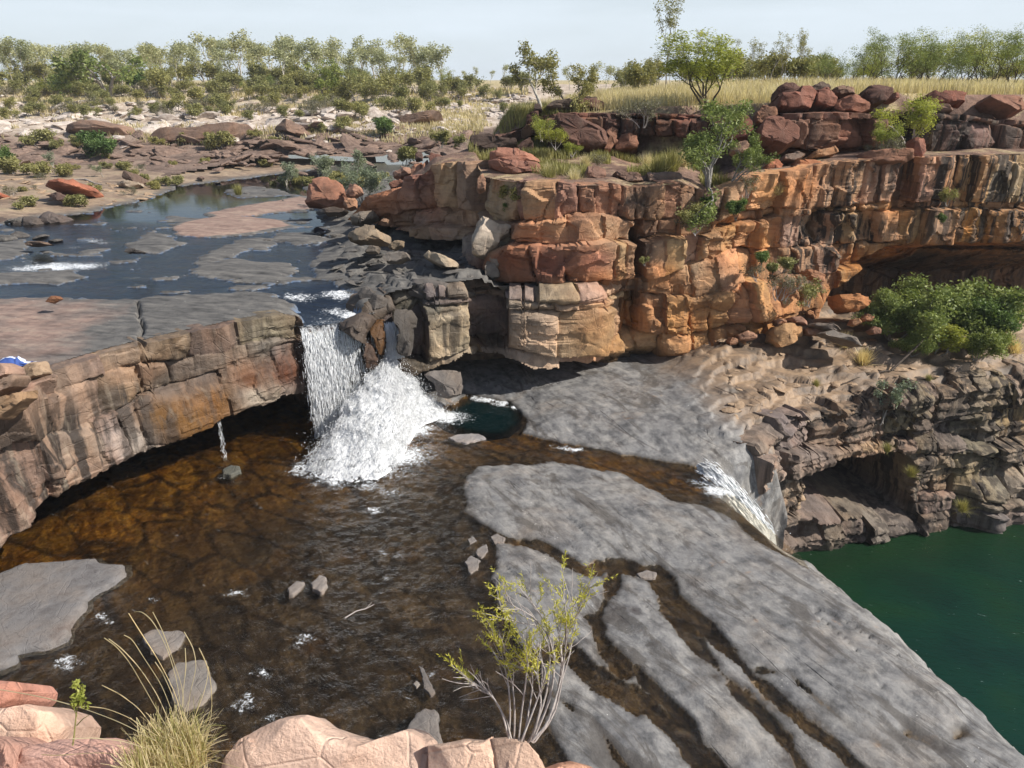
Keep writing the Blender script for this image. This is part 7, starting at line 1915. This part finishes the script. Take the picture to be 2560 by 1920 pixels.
# ------------------------------------------------------------------ grass
def tussock_mesh(seed, mat, n=260, h=.6, spread=.9, w=.008, r=.10, seg=4):
    rng = np.random.default_rng(seed)
    a = rng.uniform(0, 6.283, n); el = np.abs(rng.normal(0, spread, n)); L = h * rng.uniform(.5, 1.1, n)
    rr = r * np.sqrt(rng.uniform(0, 1, n)); a0 = rng.uniform(0, 6.283, n)
    base = np.stack([rr * np.cos(a0), rr * np.sin(a0), np.zeros(n) - .02], -1)
    t = np.linspace(0, 1, seg + 1)
    bend = rng.uniform(.1, .9, n)
    ang = el[:, None] * (0.55 + bend[:, None] * t[None])
    step = L[:, None] / seg
    dx = np.sin(ang) * step; dz = np.cos(ang) * step
    R = np.concatenate([np.zeros((n, 1)), np.cumsum(dx[:, 1:], 1)], 1); Z = np.concatenate([np.zeros((n, 1)), np.cumsum(dz[:, 1:], 1)], 1)
    C = base[:, None] + np.stack([R * np.cos(a)[:, None], R * np.sin(a)[:, None], Z], -1)
    side = np.stack([-np.sin(a + rng.normal(0, .6, n)), np.cos(a + rng.normal(0, .6, n)), np.zeros(n)], -1)
    wd = w * (1 - t)[None, :, None] * rng.uniform(.6, 1.3, (n, 1, 1)) + .0006
    Lf = C - side[:, None] * wd; Rt = C + side[:, None] * wd
    V = np.stack([Lf, Rt], 2).reshape(-1, 3)
    idx = np.arange(n * (seg + 1) * 2).reshape(n, seg + 1, 2)
    Fq = np.stack([idx[:, :-1, 0], idx[:, :-1, 1], idx[:, 1:, 1], idx[:, 1:, 0]], -1).reshape(-1, 4)
    S = np.repeat(np.clip(rng.normal(.55, .22, n), 0, 1), (seg + 1) * 2)
    return mesh_np("grass_blades", V, [Fq], mat, {'shade': ('POINT', S)}, False), float(np.max(Z))
def grasses():
    rng = np.random.default_rng(2600)
    dry = [tussock_mesh(2601 + i, GRASSM, 340, .7, .75, .012, .14) for i in range(3)]
    grn = [tussock_mesh(2611 + i, GREENG, 340, .7, .7, .012, .14) for i in range(3)]
    rst = [tussock_mesh(2621, RUSTG, 300, .6, .7, .012, .12)]
    kinds = {'d': dry, 'g': grn, 'r': rst}
    # single tussocks that can be picked out
    L = [(1185,395,.9,30.6,'g',"green straw tussock on the cliff brink beside the flat red rock"),(1242,400,.9,30.2,'d',"round grey straw tussock on the cliff brink"),(1185,380,.7,31.2,'d',"thin dry tussock behind the green straw one on the brink"),
         (1420,400,1.3,31.8,'g',"large green gold tussock spilling over the cliff brink"),(1450,370,1.3,33.2,'g',"large green gold tussock on the bench, upper one"),(1400,355,1.0,34.2,'d',"straw tussock on the bench behind the large green gold ones"),(1475,345,1.0,35,'d',"dry tussock on the bench before the brown squared block"),
         (1830,695,.9,29.9,'d',"pale mounded tussock by the dark grey slab on the ledge"),(1875,718,1.0,29.0,'d',"pale round tussock on the ledge, lower of the pair"),(2082,868,.8,25.8,'r',"rusty orange tussock on the ledge over the undercut"),(2005,865,.6,26.2,'g',"green tussock at the ledge edge"),(2137,880,.7,26.6,'g',"green tussock at the ledge end near the cliff streaks"),(2140,1030,.7,26.4,'g',"green tussock on the rocks just above the pool"),
         (2180,690,1.2,31.0,'d',"tall straw tussock beyond the thicket"),(2200,720,1.0,30.6,'d',"straw tussock at the far end of the thicket"),(1560,405,.8,31.0,'g',"yellow tussock beside the ragged tree"),(1680,420,.7,31.4,'d',"straw tussock on the brink right of the ragged tree"),(2010,800,.4,28.0,'g',"thin green tussock in a crack of the ledge"),(1770,790,.4,27.4,'g',"thin green tussock beside the fallen twigs"),(1940,860,.5,26.2,'g',"green tuft under the wispy shrub"),
         (1265,345,.8,34.8,'d',"dry tussock below the huge tilted boulder"),(1330,300,.6,38.8,'d',"straw tussock among the bench boulders"),(1290,300,.5,38.2,'g',"small green tussock against the huge tilted boulder"),(515,420,.9,50,'g',"bright reed clump standing in the upper stream"),(905,405,.5,36.9,'g',"green tuft on the low end of the cliff near the grey green shrub")]
    for i, (u, v, h, Y, k, lab) in enumerate(L):
        x, Y, z = dpos(u, v, Y)
        if u > 1700 and v > 680: z = float(h_lower(np.array([x]), np.array([Y]))[0][0])
        elif k and v < 410 and u > 1100: z = ground_z(x, Y) if Y > 31.5 else z
        me, hm = kinds[k][i % len(kinds[k])]
        e = empty("grass_tussock", (x, Y, z), lab, "tussock", "grass tussocks", rng.uniform(0, 6.28)); s = h / hm * .9
        e.scale = (s * 1.15, s * 1.15, s)
        link("grass_blades", me, e)['kind'] = 'stuff'
    # grass banks too thick to count
    def bank(name, n, sampler, h, mat, label, w=.014):
        x, y = sampler(n)
        z = h_land(x, y)
        n = len(x)
        H = h * rng.uniform(.5, 1.25, n)
        a = rng.uniform(0, 6.283, n); le = rng.uniform(.05, .5, n)
        b = np.stack([x, y, z - .03], -1)
        tip = b + np.stack([np.cos(a) * le * H, np.sin(a) * le * H, H], -1)
        mid = b + np.stack([np.cos(a) * le * H * .3, np.sin(a) * le * H * .3, H * .55], -1)
        sd = np.stack([np.cos(a + 1.4), np.sin(a + 1.4), 0 * a], -1) * (w * rng.uniform(.6, 1.5, n))[:, None] * np.maximum(1, y / 45)[:, None]
        V = np.stack([b - sd, b + sd, mid + sd * .8, tip, mid - sd * .8], 1).reshape(-1, 3)
        i = np.arange(n)[:, None] * 5
        f4 = i + np.array([[0, 1, 2, 4]]); f3_ = i + np.array([[4, 2, 3]])
        S = np.repeat(np.clip(.5 + .28 * n2(x * .6, y * .6, 2650) + rng.normal(0, .16, n), 0, 1), 5)
        o = link(name, mesh_np(name, V, [f4, f3_], mat, {'shade': ('POINT', S)}, False))
        tag(o, label, "grass", kind='stuff')
    def top_s(n):
        r = rng.uniform(-0.02, 0.95, n * 2); y = 37 + 33 * rng.beta(1.0, 1.9, n * 2); x = r * y
        band = np.array(BAND); yb = np.interp(r, band[:, 0] / band[:, 1], band[:, 1])
        xl = np.interp(y, [36, 42, 50, 65, 100], [-4, 0, 2.5, 6, 12])
        k = (y > yb + 1.25) & (x > xl) & (n2(x * .5, y * .5, 2651) > -.75)
        return x[k][:n], y[k][:n]
    bank("dry_grass", 52000, top_s, .62, GRASSM, "tall blond dry grass covering the cliff top plateau")
    def slope_s(n):
        u = rng.normal(1130, 62, n * 2); v = rng.normal(292, 24, n * 2); Y = 39 + rng.uniform(-2.5, 5, n * 2)
        x, z = at_y(u * K, v * K, Y); 
        k = (n2(x * .9, Y * .9, 2652) > -.2) & (np.abs(u - 1130) < 120)
        return x[k][:n], Y[k][:n]
    bank("grassy_bank", 9000, slope_s, .50, GREENG, "green gold grass bank sloping to the low blackened boulder")
    def bench_s(n):
        u = rng.uniform(1150, 1560, n * 3); Y = rng.uniform(31, 39, n * 3); x = (u * K - 1280) / F * Y / 1.05
        me = np.interp(x / Y, MX / MY, MY)
        k = (Y > me + .6) & (n2(x * .7, Y * .7, 2653) > .22)
        return x[k][:n], Y[k][:n]
    bank("bench_grass", 7000, bench_s, .38, GREENG, "patchy short grass over the stony bench")
    def hill_s(n):
        r = rng.uniform(-.78, .02, n * 2); y = rng.uniform(76, 128, n * 2); x = r * y
        k = n2(x * .15, y * .15, 2654) + .3 * n2(x * .7, y * .7, 2655) > .05
        return x[k][:n], y[k][:n]
    bank("hillside_grass", 26000, hill_s, .55, GRASSM, "straw coloured grass between the pale rocks of the far hillside", .03)
# ------------------------------------------------------------------ plants at the viewer's feet
def foreground_plants():
    rng = np.random.default_rng(2700)
    def dp(u, v, t):
        dx, dy, dz = rays(u * K, v * K)
        return np.array([dx * t, dy * t, CZ + dz * t])
    # spinifex tussock with long seed stalks
    c = dp(365, 1640, 2.32)
    e = empty("grass_tussock", tuple(c), "spiky golden tussock with tall arching seed stalks beside the pink boulders", "tussock")
    me, hm = tussock_mesh(2701, GREENG, 420, .13, 1.1, .0012, .11, 5)
    b = link("grass_blades", me, e); b['kind'] = 'stuff'
    me, hm = tussock_mesh(2702, GRASSM, 1300, .12, 1.15, .0011, .11, 5)
    b = link("dry_blades", me, e); b['kind'] = 'stuff'
    ST = [[(395,1560),(380,1500),(345,1430),(300,1360),(278,1325)],[(393,1560),(385,1480),(362,1400),(330,1340),(305,1320),(290,1322)],[(380,1560),(350,1480),(310,1420),(285,1380),(268,1372)],[(372,1575),(340,1500),(300,1440),(262,1400),(235,1380)],[(365,1580),(320,1500),(280,1430),(250,1395),(225,1378)],
          [(392,1560),(395,1500),(402,1440),(400,1400)],[(402,1560),(410,1500),(425,1440),(418,1400),(398,1365)],[(412,1570),(440,1500),(452,1450),(440,1420),(430,1400)],[(425,1590),(455,1560),(458,1520),(456,1480),(450,1440)],[(345,1590),(300,1530),(260,1500),(220,1480)],[(340,1590),(280,1550),(230,1530),(180,1525),(165,1528)],[(335,1600),(260,1560),(180,1530),(90,1505),(-10,1488)],
          [(330,1620),(260,1600),(200,1594),(155,1596)],[(325,1640),(220,1625),(120,1632),(90,1630)],[(450,1640),(520,1660),(560,1672)],[(388,1560),(372,1500),(352,1455),(335,1430)],[(398,1560),(396,1490),(372,1420),(350,1360),(330,1322)]]
    for i, s in enumerate(ST):
        p = np.array([dp(u, v, 2.30 + .10 * k / len(s) * (1 if i % 2 else -1)) for k, (u, v) in enumerate(s)])
        t = np.linspace(0, len(s) - 1, 22)
        q = np.stack([np.interp(t, range(len(s)), p[:, j]) for j in range(3)], 1)
        for _ in range(3): q[1:-1] = (q[:-2] + 2 * q[1:-1] + q[2:]) / 4
        r = np.where(np.linspace(0, 1, 22) > .55, .0018, .0011) * np.linspace(1.0, .7, 22)
        v_, f_ = tubes([(q - c, r)], 4)
        link("seed_stalk", mesh_np("seed_stalk", v_, [f_], GRASSM, {'shade': ('POINT', np.full(len(v_), rng.uniform(.4, .9)))}, True), e)
    # small green flower stem left of the tussock
    b0 = dp(157, 1610, 2.25)
    tp = [dp(160, 1590, 2.25), dp(164, 1550, 2.24), dp(168, 1520, 2.23), dp(172, 1490, 2.22)]
    lines = [(np.array([b0] + tp) - b0, np.array([.003, .003, .0025, .002, .0015]))]
    for (u, v) in ((155,1525),(150,1505),(185,1505),(178,1480),(192,1545),(160,1475)):
        lines.append((np.array([dp(166, v + 22, 2.23), dp((166 + u) / 2, v + 8, 2.22), dp(u, v, 2.21)]) - b0, np.array([.002, .0016, .001])))
    v, f = tubes(lines, 4)
    e2 = empty("weed", tuple(b0), "small green weed stalk growing between the pink boulders", "weed")
    link("stem", mesh_np("stem", v, [f], GREENG, {'shade': ('POINT', np.full(len(v), .5))}, True), e2)
    V, Fl, S = leaves(rng, [(dp(u, v, 2.22) - b0, np.array([0, 0, 1.])) for (u, v) in ((172,1488),(168,1505),(176,1510),(160,1520),(180,1525),(163,1478))], 26, .016, .016, 1.0)
    link("flower_head", mesh_np("flower_head", V, [Fl], LEAF['lime'], {'shade': ('POINT', np.repeat(S, 4))}, False), e2)
    # twiggy shrub with yellow green needles
    base = dp(1130, 1606, 2.45)
    e3 = empty("shrub", tuple(base), "twiggy grey stemmed shrub with yellow green needle tufts over the pink ledge", "shrub")
    STEM = [[(1098,1600),(1102,1550),(1100,1490),(1090,1440),(1082,1400),(1078,1360)],[(1110,1602),(1112,1540),(1108,1480),(1092,1420),(1088,1390)],[(1120,1604),(1125,1550),(1135,1480),(1140,1420),(1130,1370)],[(1130,1604),(1140,1550),(1150,1490),(1150,1430),(1160,1390)],
            [(1150,1604),(1190,1560),(1205,1490),(1215,1430),(1205,1360),(1195,1310)],[(1152,1604),(1195,1550),(1210,1480),(1230,1420),(1240,1360),(1252,1300),(1275,1262)],[(1140,1604),(1178,1540),(1195,1470),(1200,1410),(1180,1350),(1150,1300),(1120,1280)],[(1148,1602),(1185,1560),(1212,1470),(1222,1400),(1225,1340),(1215,1270)],
            [(1105,1600),(1095,1560),(1075,1520),(1050,1490),(1020,1475),(1000,1462)],[(1100,1600),(1085,1540),(1065,1505),(1040,1490),(1022,1485)],[(1125,1604),(1150,1540),(1165,1500),(1180,1450),(1160,1410)],[(1150,1600),(1170,1520),(1160,1450),(1120,1440)],[(1155,1602),(1200,1540),(1218,1450),(1210,1390),(1240,1330),(1235,1290)],[(1145,1602),(1182,1500),(1190,1400),(1160,1350),(1120,1345),(1090,1335)],[(1150,1602),(1190,1510),(1200,1430),(1185,1370),(1150,1330),(1110,1310),(1075,1285)]]
    lines = []; nee = []
    for i, s in enumerate(STEM):
        t0 = 2.45 + rng.normal(0, .05)
        p = np.array([dp(u, v, t0 + .06 * rng.normal() * k / len(s)) for k, (u, v) in enumerate(s)]) - base
        t = np.linspace(0, len(s) - 1, 20)
        q = np.stack([np.interp(t, range(len(s)), p[:, j]) for j in range(3)], 1)
        q[1:-1] = (q[:-2] + 2 * q[1:-1] + q[2:]) / 4
        lines.append((q, np.linspace(.0040, .0013, 20)))
        for k in range(10):
            a = rng.uniform(.42, 1.0); j = int(a * 19)
            d0 = q[min(j + 1, 19)] - q[max(j - 1, 0)]; d0 /= np.linalg.norm(d0)
            d = d0 + rng.normal(0, .42, 3); d[2] += .35; d /= np.linalg.norm(d)
            Lb = rng.uniform(.06, .17) * (1.2 - .4 * a)
            pts = [q[j]]
            for m_ in range(5):
                d = d + rng.normal(0, .10, 3); d /= np.linalg.norm(d); pts.append(pts[-1] + d * Lb / 5)
            pts = np.array(pts)
            lines.append((pts, np.linspace(.0015, .0008, 6)))
            if (a > .5 and rng.random() < .42) or rng.random() < .05:
                nee.append((pts[1:], d))
                for w_ in range(2):
                    d2 = d + rng.normal(0, .45, 3); d2[2] += .25; d2 /= np.linalg.norm(d2); j2 = rng.integers(2, 5)
                    sub = np.array([pts[j2] + d2 * h_ for h_ in np.linspace(0, rng.uniform(.03, .08), 4)])
                    nee.append((sub, d2))
    v, f = tubes(lines, 5)
    link("twigs", mesh_np("twigs", v, [f], BARK['twig']), e3)
    NV = []; NS = []
    for pts, d in nee:
        L = np.linspace(0, len(pts) - 1, 22)
        q = np.stack([np.interp(L, range(len(pts)), pts[:, j]) for j in range(3)], 1)
        n = len(q)
        dr = d[None] * .8 + rng.normal(0, .55, (n, 3)); dr /= np.linalg.norm(dr, axis=1, keepdims=True)
        sd = np.cross(dr, rng.normal(0, 1, (n, 3))); sd /= np.maximum(np.linalg.norm(sd, axis=1, keepdims=True), 1e-6)
        ln = rng.uniform(.010, .019, (n, 1))
        NV.append(np.stack([q - sd * .0013, q + dr * ln * .5 + sd * .0016, q + dr * ln, q + dr * ln * .5 - sd * .0016], 1).reshape(-1, 3)); NS.append(np.repeat(np.clip(rng.normal(.6, .2, n), 0, 1), 4))
    NV = np.concatenate(NV); NS = np.concatenate(NS)
    link("needles", mesh_np("needles", NV, [np.arange(len(NV)).reshape(-1, 4)], LEAF['needle'], {'shade': ('POINT', NS)}, False), e3)
    # drift twigs in the stream
    for pts, lab in (([(745,1335),(770,1322),(790,1315),(808,1308)], "bleached forked stick caught in the brown riffle"), ([(1500,1163),(1530,1166),(1555,1158)], "short dark stick lying on the grey shelf"), ([(160,388),(185,388),(205,396),(220,400)], "bleached log on the sandy bank of the upper stream")):
        z0 = .06 if pts[0][1] > 500 else 4.95
        P = np.array([[*map(float, at_z(u * K, v * K, z0)), z0 + .03 * (k % 2)] for k, (u, v) in enumerate(pts)])
        rr = .018 if pts[0][1] > 500 else .07
        L_ = [(P - P[0], np.linspace(rr, rr * .5, len(P)))]
        if pts[0][0] == 745: L_.append((np.array([P[2], P[2] + [.12, .18, .05]]) - P[0], np.array([rr * .6, rr * .3])))
        v, f = tubes(L_, 6)
        o = link("stick", mesh_np("stick", v, [f], BARK['twig' if 'bleached' in lab else 'dark']), None, tuple(P[0])); tag(o, lab, "stick")
    # clothes left on the pink boulder
    x, Y = map(float, at_z(38 * K, 778 * K, 4.75)); c0 = np.array([x, Y, 4.62])
    m1 = M("blue_cloth"); sx = m1.n("SeparateXYZ"); m1.put(sx.inputs[0], m1.co())
    wob_ = m1.math('ADD', sx.outputs[1], m1.math('MULTIPLY', m1.math('SUBTRACT', m1.noise(m1.co(), 4.0, 3, .5), .5), .22))
    cloth = m1.done(m1.bsdf(m1.ramp(m1.mr(wob_, -.25, .25), [(0.0, (0.06, 0.11, 0.34)), (0.42, (0.055, 0.10, 0.30)), (0.46, (0.70, 0.73, 0.78)), (0.54, (0.70, 0.73, 0.78)), (0.58, (0.09, 0.10, 0.22)), (0.8, (0.16, 0.18, 0.36))]), .9, None, .1))
    U_, V_ = np.meshgrid(np.linspace(-1, 1, 46), np.linspace(-1, 1, 24), indexing='ij')
    Hc = .22 * np.clip(1 - (U_ + .35) ** 2 * 1.9 - V_ ** 2 * .8, 0, 1) + .07 * np.clip(1 - np.abs(V_) ** 2, 0, 1) * (U_ > 0) + .035 * f2(U_ * 4, V_ * 4, 3, 2750) + .01
    edge = np.clip(1 - np.maximum(np.abs(U_), np.abs(V_)), 0, .12) / .12
    P = np.stack([U_ * .62 + .05 * f2(U_ * 3, V_ * 3, 2, 2751), V_ * .22 * (1.1 - .5 * (U_ > .1)) + .04 * f2(U_ * 3, V_ * 3, 2, 2752), Hc * edge], -1).reshape(-1, 3)
    o = link("towel", mesh_np("towel", P, grid_faces(46, 24), cloth), None, tuple(c0)); tag(o, "crumpled blue and white towel left on the pink boulder", "towel")
# ------------------------------------------------------------------ scattered rocks of the far bank
def far_rocks():
    rng = np.random.default_rng(2800)
    protos = []
    for i in range(10):
        n = 14
        th = np.linspace(0, 2 * math.pi, n, endpoint=False); ph = np.linspace(.15, math.pi - .15, 8)
        T, P_ = np.meshgrid(th, ph)
        Q = np.stack([np.sin(P_) * np.cos(T), np.sin(P_) * np.sin(T), np.cos(P_)], -1).reshape(-1, 3)
        Q = np.concatenate([Q, [[0, 0, 1], [0, 0, -1]]])
        for k in range(11):
            nn = rng.normal(0, 1, 3); nn /= np.linalg.norm(nn); c = rng.uniform(.55, .85)
            Q -= np.maximum(Q @ nn - c, 0)[:, None] * nn
        Q = Q * np.array([1, .75, .5]) * (1 + .06 * rng.normal(0, 1, (len(Q), 1)))
        idx = np.arange(n * 8).reshape(8, n)
        f = np.stack([idx[:-1], np.roll(idx[:-1], -1, 1), np.roll(idx[1:], -1, 1), idx[1:]], -1).reshape(-1, 4)[:, ::-1]
        j = np.arange(n)
        t = np.concatenate([np.stack([j, (j + 1) % n, np.full(n, 8 * n)], -1), np.stack([7 * n + (j + 1) % n, 7 * n + j, np.full(n, 8 * n + 1)], -1)])
        protos.append((Q, f, t))
    def rmat(name, a, b, c_):
        m = M(name)
        n = m.noise(m.co((2, 2, 2)), 1.6, 7, .68)
        oi = m.n("ObjectInfo")
        col = m.ramp(n, [(.3, a), (.52, b), (.75, c_)])
        col = m.mix(.6, col, m.ramp(oi.outputs['Random'], [(0, (.7, .66, .64)), (.5, (1, 1, 1)), (1, (1.2, 1.15, 1.1))]), 'MULTIPLY')
        return m.done(m.bsdf(col, .9, m.bump(n, .8, .15), .15))
    mats = {'pale': rmat("pale_far_rock", (.27, .21, .18), (.50, .44, .39), (.62, .57, .51)), 'brown': rmat("brown_far_rock", (.085, .060, .048), (.20, .14, .112), (.31, .23, .18)), 'tan': rmat("tan_far_rock", (.22, .15, .10), (.38, .27, .18), (.48, .37, .26)), 'grey': rmat("dark_stream_rock", (.07, .065, .06), (.14, .13, .12), (.21, .195, .175))}
    me = {k: [mesh_np("rock", Q, [f, t], m, None, True, .5) for (Q, f, t) in protos] for k, m in mats.items()}
    def put(kind, x, y, z, s, lab, grp, sq=(1, 1, 1)):
        o = link("rock", me[kind][int(rng.integers(0, 10))], None, (float(x), float(y), float(z)))
        o.rotation_euler = (rng.normal(0, .22), rng.normal(0, .22), rng.uniform(0, 6.28)); o.scale = (s * sq[0], s * sq[1], s * sq[2])
        tag(o, lab, "rock", grp)
    def hill(u, v, Y0=62, Y1=150):
        ys = np.linspace(Y0, Y1, 160); x, z = at_y(u * K, v * K, ys); g = h_land(x, ys)
        k = np.argmax(z < g) if (z < g).any() else 159
        return x[k], ys[k], g[k]
    def heap(name, kind, items, label, sq=(1.2, 1, .65)):
        """stones too small and too many to pick apart: one piece of ground cover"""
        V, Q4, T3, o_ = [], [], [], 0
        for (x, y, z, sc_) in items:
            Q, f, t = protos[int(rng.integers(0, 10))]
            a = rng.uniform(0, 6.28); c_, s_ = math.cos(a), math.sin(a)
            P_ = Q * sc_ * np.array(sq)
            P_ = P_ @ np.array([[c_, s_, 0], [-s_, c_, 0], [0, 0, 1.]]).T
            P_[:, 2] += rng.normal(0, .2) * P_[:, 0]
            V.append(P_ + np.array([x, y, z])); Q4.append(f + o_); T3.append(t + o_); o_ += len(Q)
        o = link(name, mesh_np(name, np.concatenate(V), [np.concatenate(Q4), np.concatenate(T3)], mats[kind], None, True, .5))
        tag(o, label, "stones", kind='stuff')
    # brown blocks along the foot of the far bank
    for i in range(120):
        u = rng.uniform(-20, 1000); v = rng.normal(326, 17) + 12 * (u < 250) - 12 * (u > 650)
        x, y, z = hill(u, v, 60, 110)
        put('brown', x, y, z, rng.uniform(.6, 1.7) * (1.2 if rng.random() < .2 else .8), "brown weathered block among many piled along the foot of the far bank", "brown blocks along the far bank", (1.5, 1, .5))
    for i in range(90):
        u = rng.uniform(-20, 1010); v = rng.normal(260, 18)
        x, y, z = hill(u, v, 66, 140)
        put('pale', x, y, z - .1, rng.uniform(.9, 1.9), "pale weathered rock lying among many on the far hillside", "pale rocks over the far hillside", (1.25, 1, .65))
    sm_ = []
    for i in range(420):
        u = rng.uniform(-20, 1010); v = rng.normal(254, 24)
        sm_.append((*hill(u, v, 66, 140), rng.uniform(.25, .85)))
    heap("hillside_stones", 'pale', sm_, "small pale stones strewn over the far hillside")
    br_ = []
    for i in range(260):
        u = rng.uniform(-20, 1000); v = rng.normal(330, 20)
        br_.append((*hill(u, v, 60, 110), rng.uniform(.2, .7)))
    heap("bank_stones", 'brown', br_, "small brown stones along the foot of the far bank")
    sc2 = []
    for i in range(200):
        u = rng.normal(1085, 42); v = rng.normal(232, 17)
        sc2.append((*hill(u, v, 62, 140), rng.uniform(.25, .95)))
    for i in range(110):
        u = rng.normal(768, 40); v = rng.normal(292, 10)
        sc2.append((*hill(u, v, 62, 120), rng.uniform(.2, .6)))
    heap("white_scree", 'pale', sc2, "white rubble scree beside the plateau edge and above the brown ledge", (1.1, 1, .8))
    # ledges with overhangs on the far bank
    Lg = [((330,300),(560,292),1.2,"long tan ledge with a dark undercut on the far bank"),((600,278),(680,300),1.4,"red brown ledge block with a shadowed hollow on the far bank"),((860,268),(960,262),1.0,"long flat brown ledge on the valley side"),((130,280),(320,296),1.0,"broad brown ledge above the deep green bush")]
    for i, (p, q, h, lab) in enumerate(Lg):
        (u0, v0), (u1, v1) = p, q
        x, y, z = hill((u0 + u1) / 2, (v0 + v1) / 2, 66, 120)
        hw = (u1 - u0) * K / F * y / 2; hv = h / y * F / K
        poly = [(u0, v0 + hv * .3), (u0 + 20, v0 - hv * .4), ((u0 + u1) / 2, (v0 + v1) / 2 - hv * .55), (u1 - 15, v1 - hv * .5), (u1, v1), (u1 - 12, v1 + hv * .5), ((u0 + u1) / 2 + 15, (v0 + v1) / 2 + hv * .55), (u0 + 25, v0 + hv * .6)]
        boulder("rock_ledge", poly, float(y), 5.0, (.22, .158, .125), SAND, lab, "rock ledge", None, 2850 + i, 64, 18, 7, .5, .6, dpx=True, pw=.3)
    # small dark stones in the stream, rubble on the shore
    for (u, v, s) in ((20,480,.5),(50,476,.4),(10,515,.6),(45,508,.5),(90,512,.4),(120,520,.35),(710,470,.5),(725,478,.4),(740,470,.5),(715,500,.4),(735,512,.5),(756,520,.4),(700,462,.5),(690,505,.3),(650,445,.4),(610,435,.3),(575,520,.25),(540,420,.4),(570,415,.35),(470,395,.4)):
        x, y = at_z(u * K, v * K, 4.5)
        put('grey', x, y, 4.5, s, "small dark stone sitting in the shallow upper stream", "small dark stones in the upper stream", (1.2, 1, .7))
    it = []
    for i in range(90):
        u = rng.uniform(-20, 330); v = rng.uniform(395, 440)
        x, y = at_z(u * K, v * K, 4.75); z = float(h_upper(np.array([x]), np.array([y]))[0][0])
        it.append((float(x), float(y), z, rng.uniform(.12, .5)))
    heap("shore_stones", 'tan', it, "tan flat stones on the shore of the calm pond", (1.4, 1, .5))
    it = []
    for i in range(150):
        u = rng.uniform(720, 1060); v = rng.uniform(520, 610)
        x, y = at_z(u * K, v * K, 4.75)
        if float(np.interp(x / y, MX / MY, MY)) < y + .3: continue
        z = float(h_upper(np.array([x]), np.array([y]))[0][0])
        it.append((float(x), float(y), z, rng.uniform(.06, .34)))
    heap("terrace_stones", 'grey', it, "grey rock flakes on the terrace above the plunge pool", (1.4, 1, .5))
    it = []
    for i in range(170):
        u = rng.uniform(1560, 2150); v = rng.uniform(690, 870)
        x, y = at_z(u * K, v * K, 1.5); z = float(h_lower(np.array([x]), np.array([y]))[0][0])
        if z < .2: continue
        it.append((float(x), float(y), z, rng.uniform(.05, .34)))
    heap("ledge_stones", 'tan', it, "tan rock flakes on the sunny ledge", (1.3, 1, .55))

# =====================================================================================
#  HAZE over the distance
# =====================================================================================
def haze():
    m = M("haze")
    pv = m.n("VolumePrincipled")
    pv.inputs['Color'].default_value = (0.86, 0.90, 0.95, 1)
    pv.inputs['Density'].default_value = 0.0003
    m.t.links.new(pv.outputs[0], m.out.inputs['Volume'])
    x0, x1, y0, y1, z0, z1 = -1300, 1500, -60, 1500, -12, 26
    V = np.array([[x, y, z] for x in (x0, x1) for y in (y0, y1) for z in (z0, z1)], float)
    Fq = np.array([[0, 1, 3, 2], [4, 6, 7, 5], [0, 4, 5, 1], [2, 3, 7, 6], [0, 2, 6, 4], [1, 5, 7, 3]])
    o = link("haze", mesh_np("haze", V, Fq, m.m, None, False))
    tag(o, "thin pale haze over the distant country", "haze", kind='stuff')
build_lower_shelf(); build_lower_water(); build_gorge_pool()
build_upper_shelf(); build_upper_water(); build_land()
gorge_wall(); main_cliff(); lower_ledge(); cliff_top_band()
waterfall_main(); waterfall_lower(); trickle()
cliff_boulders(); cliff_side_rocks(); stream_rocks(); foreground_rocks(); shelf_slabs()
far_rocks(); far_plants(); top_plants(); grasses(); foreground_plants()
haze()
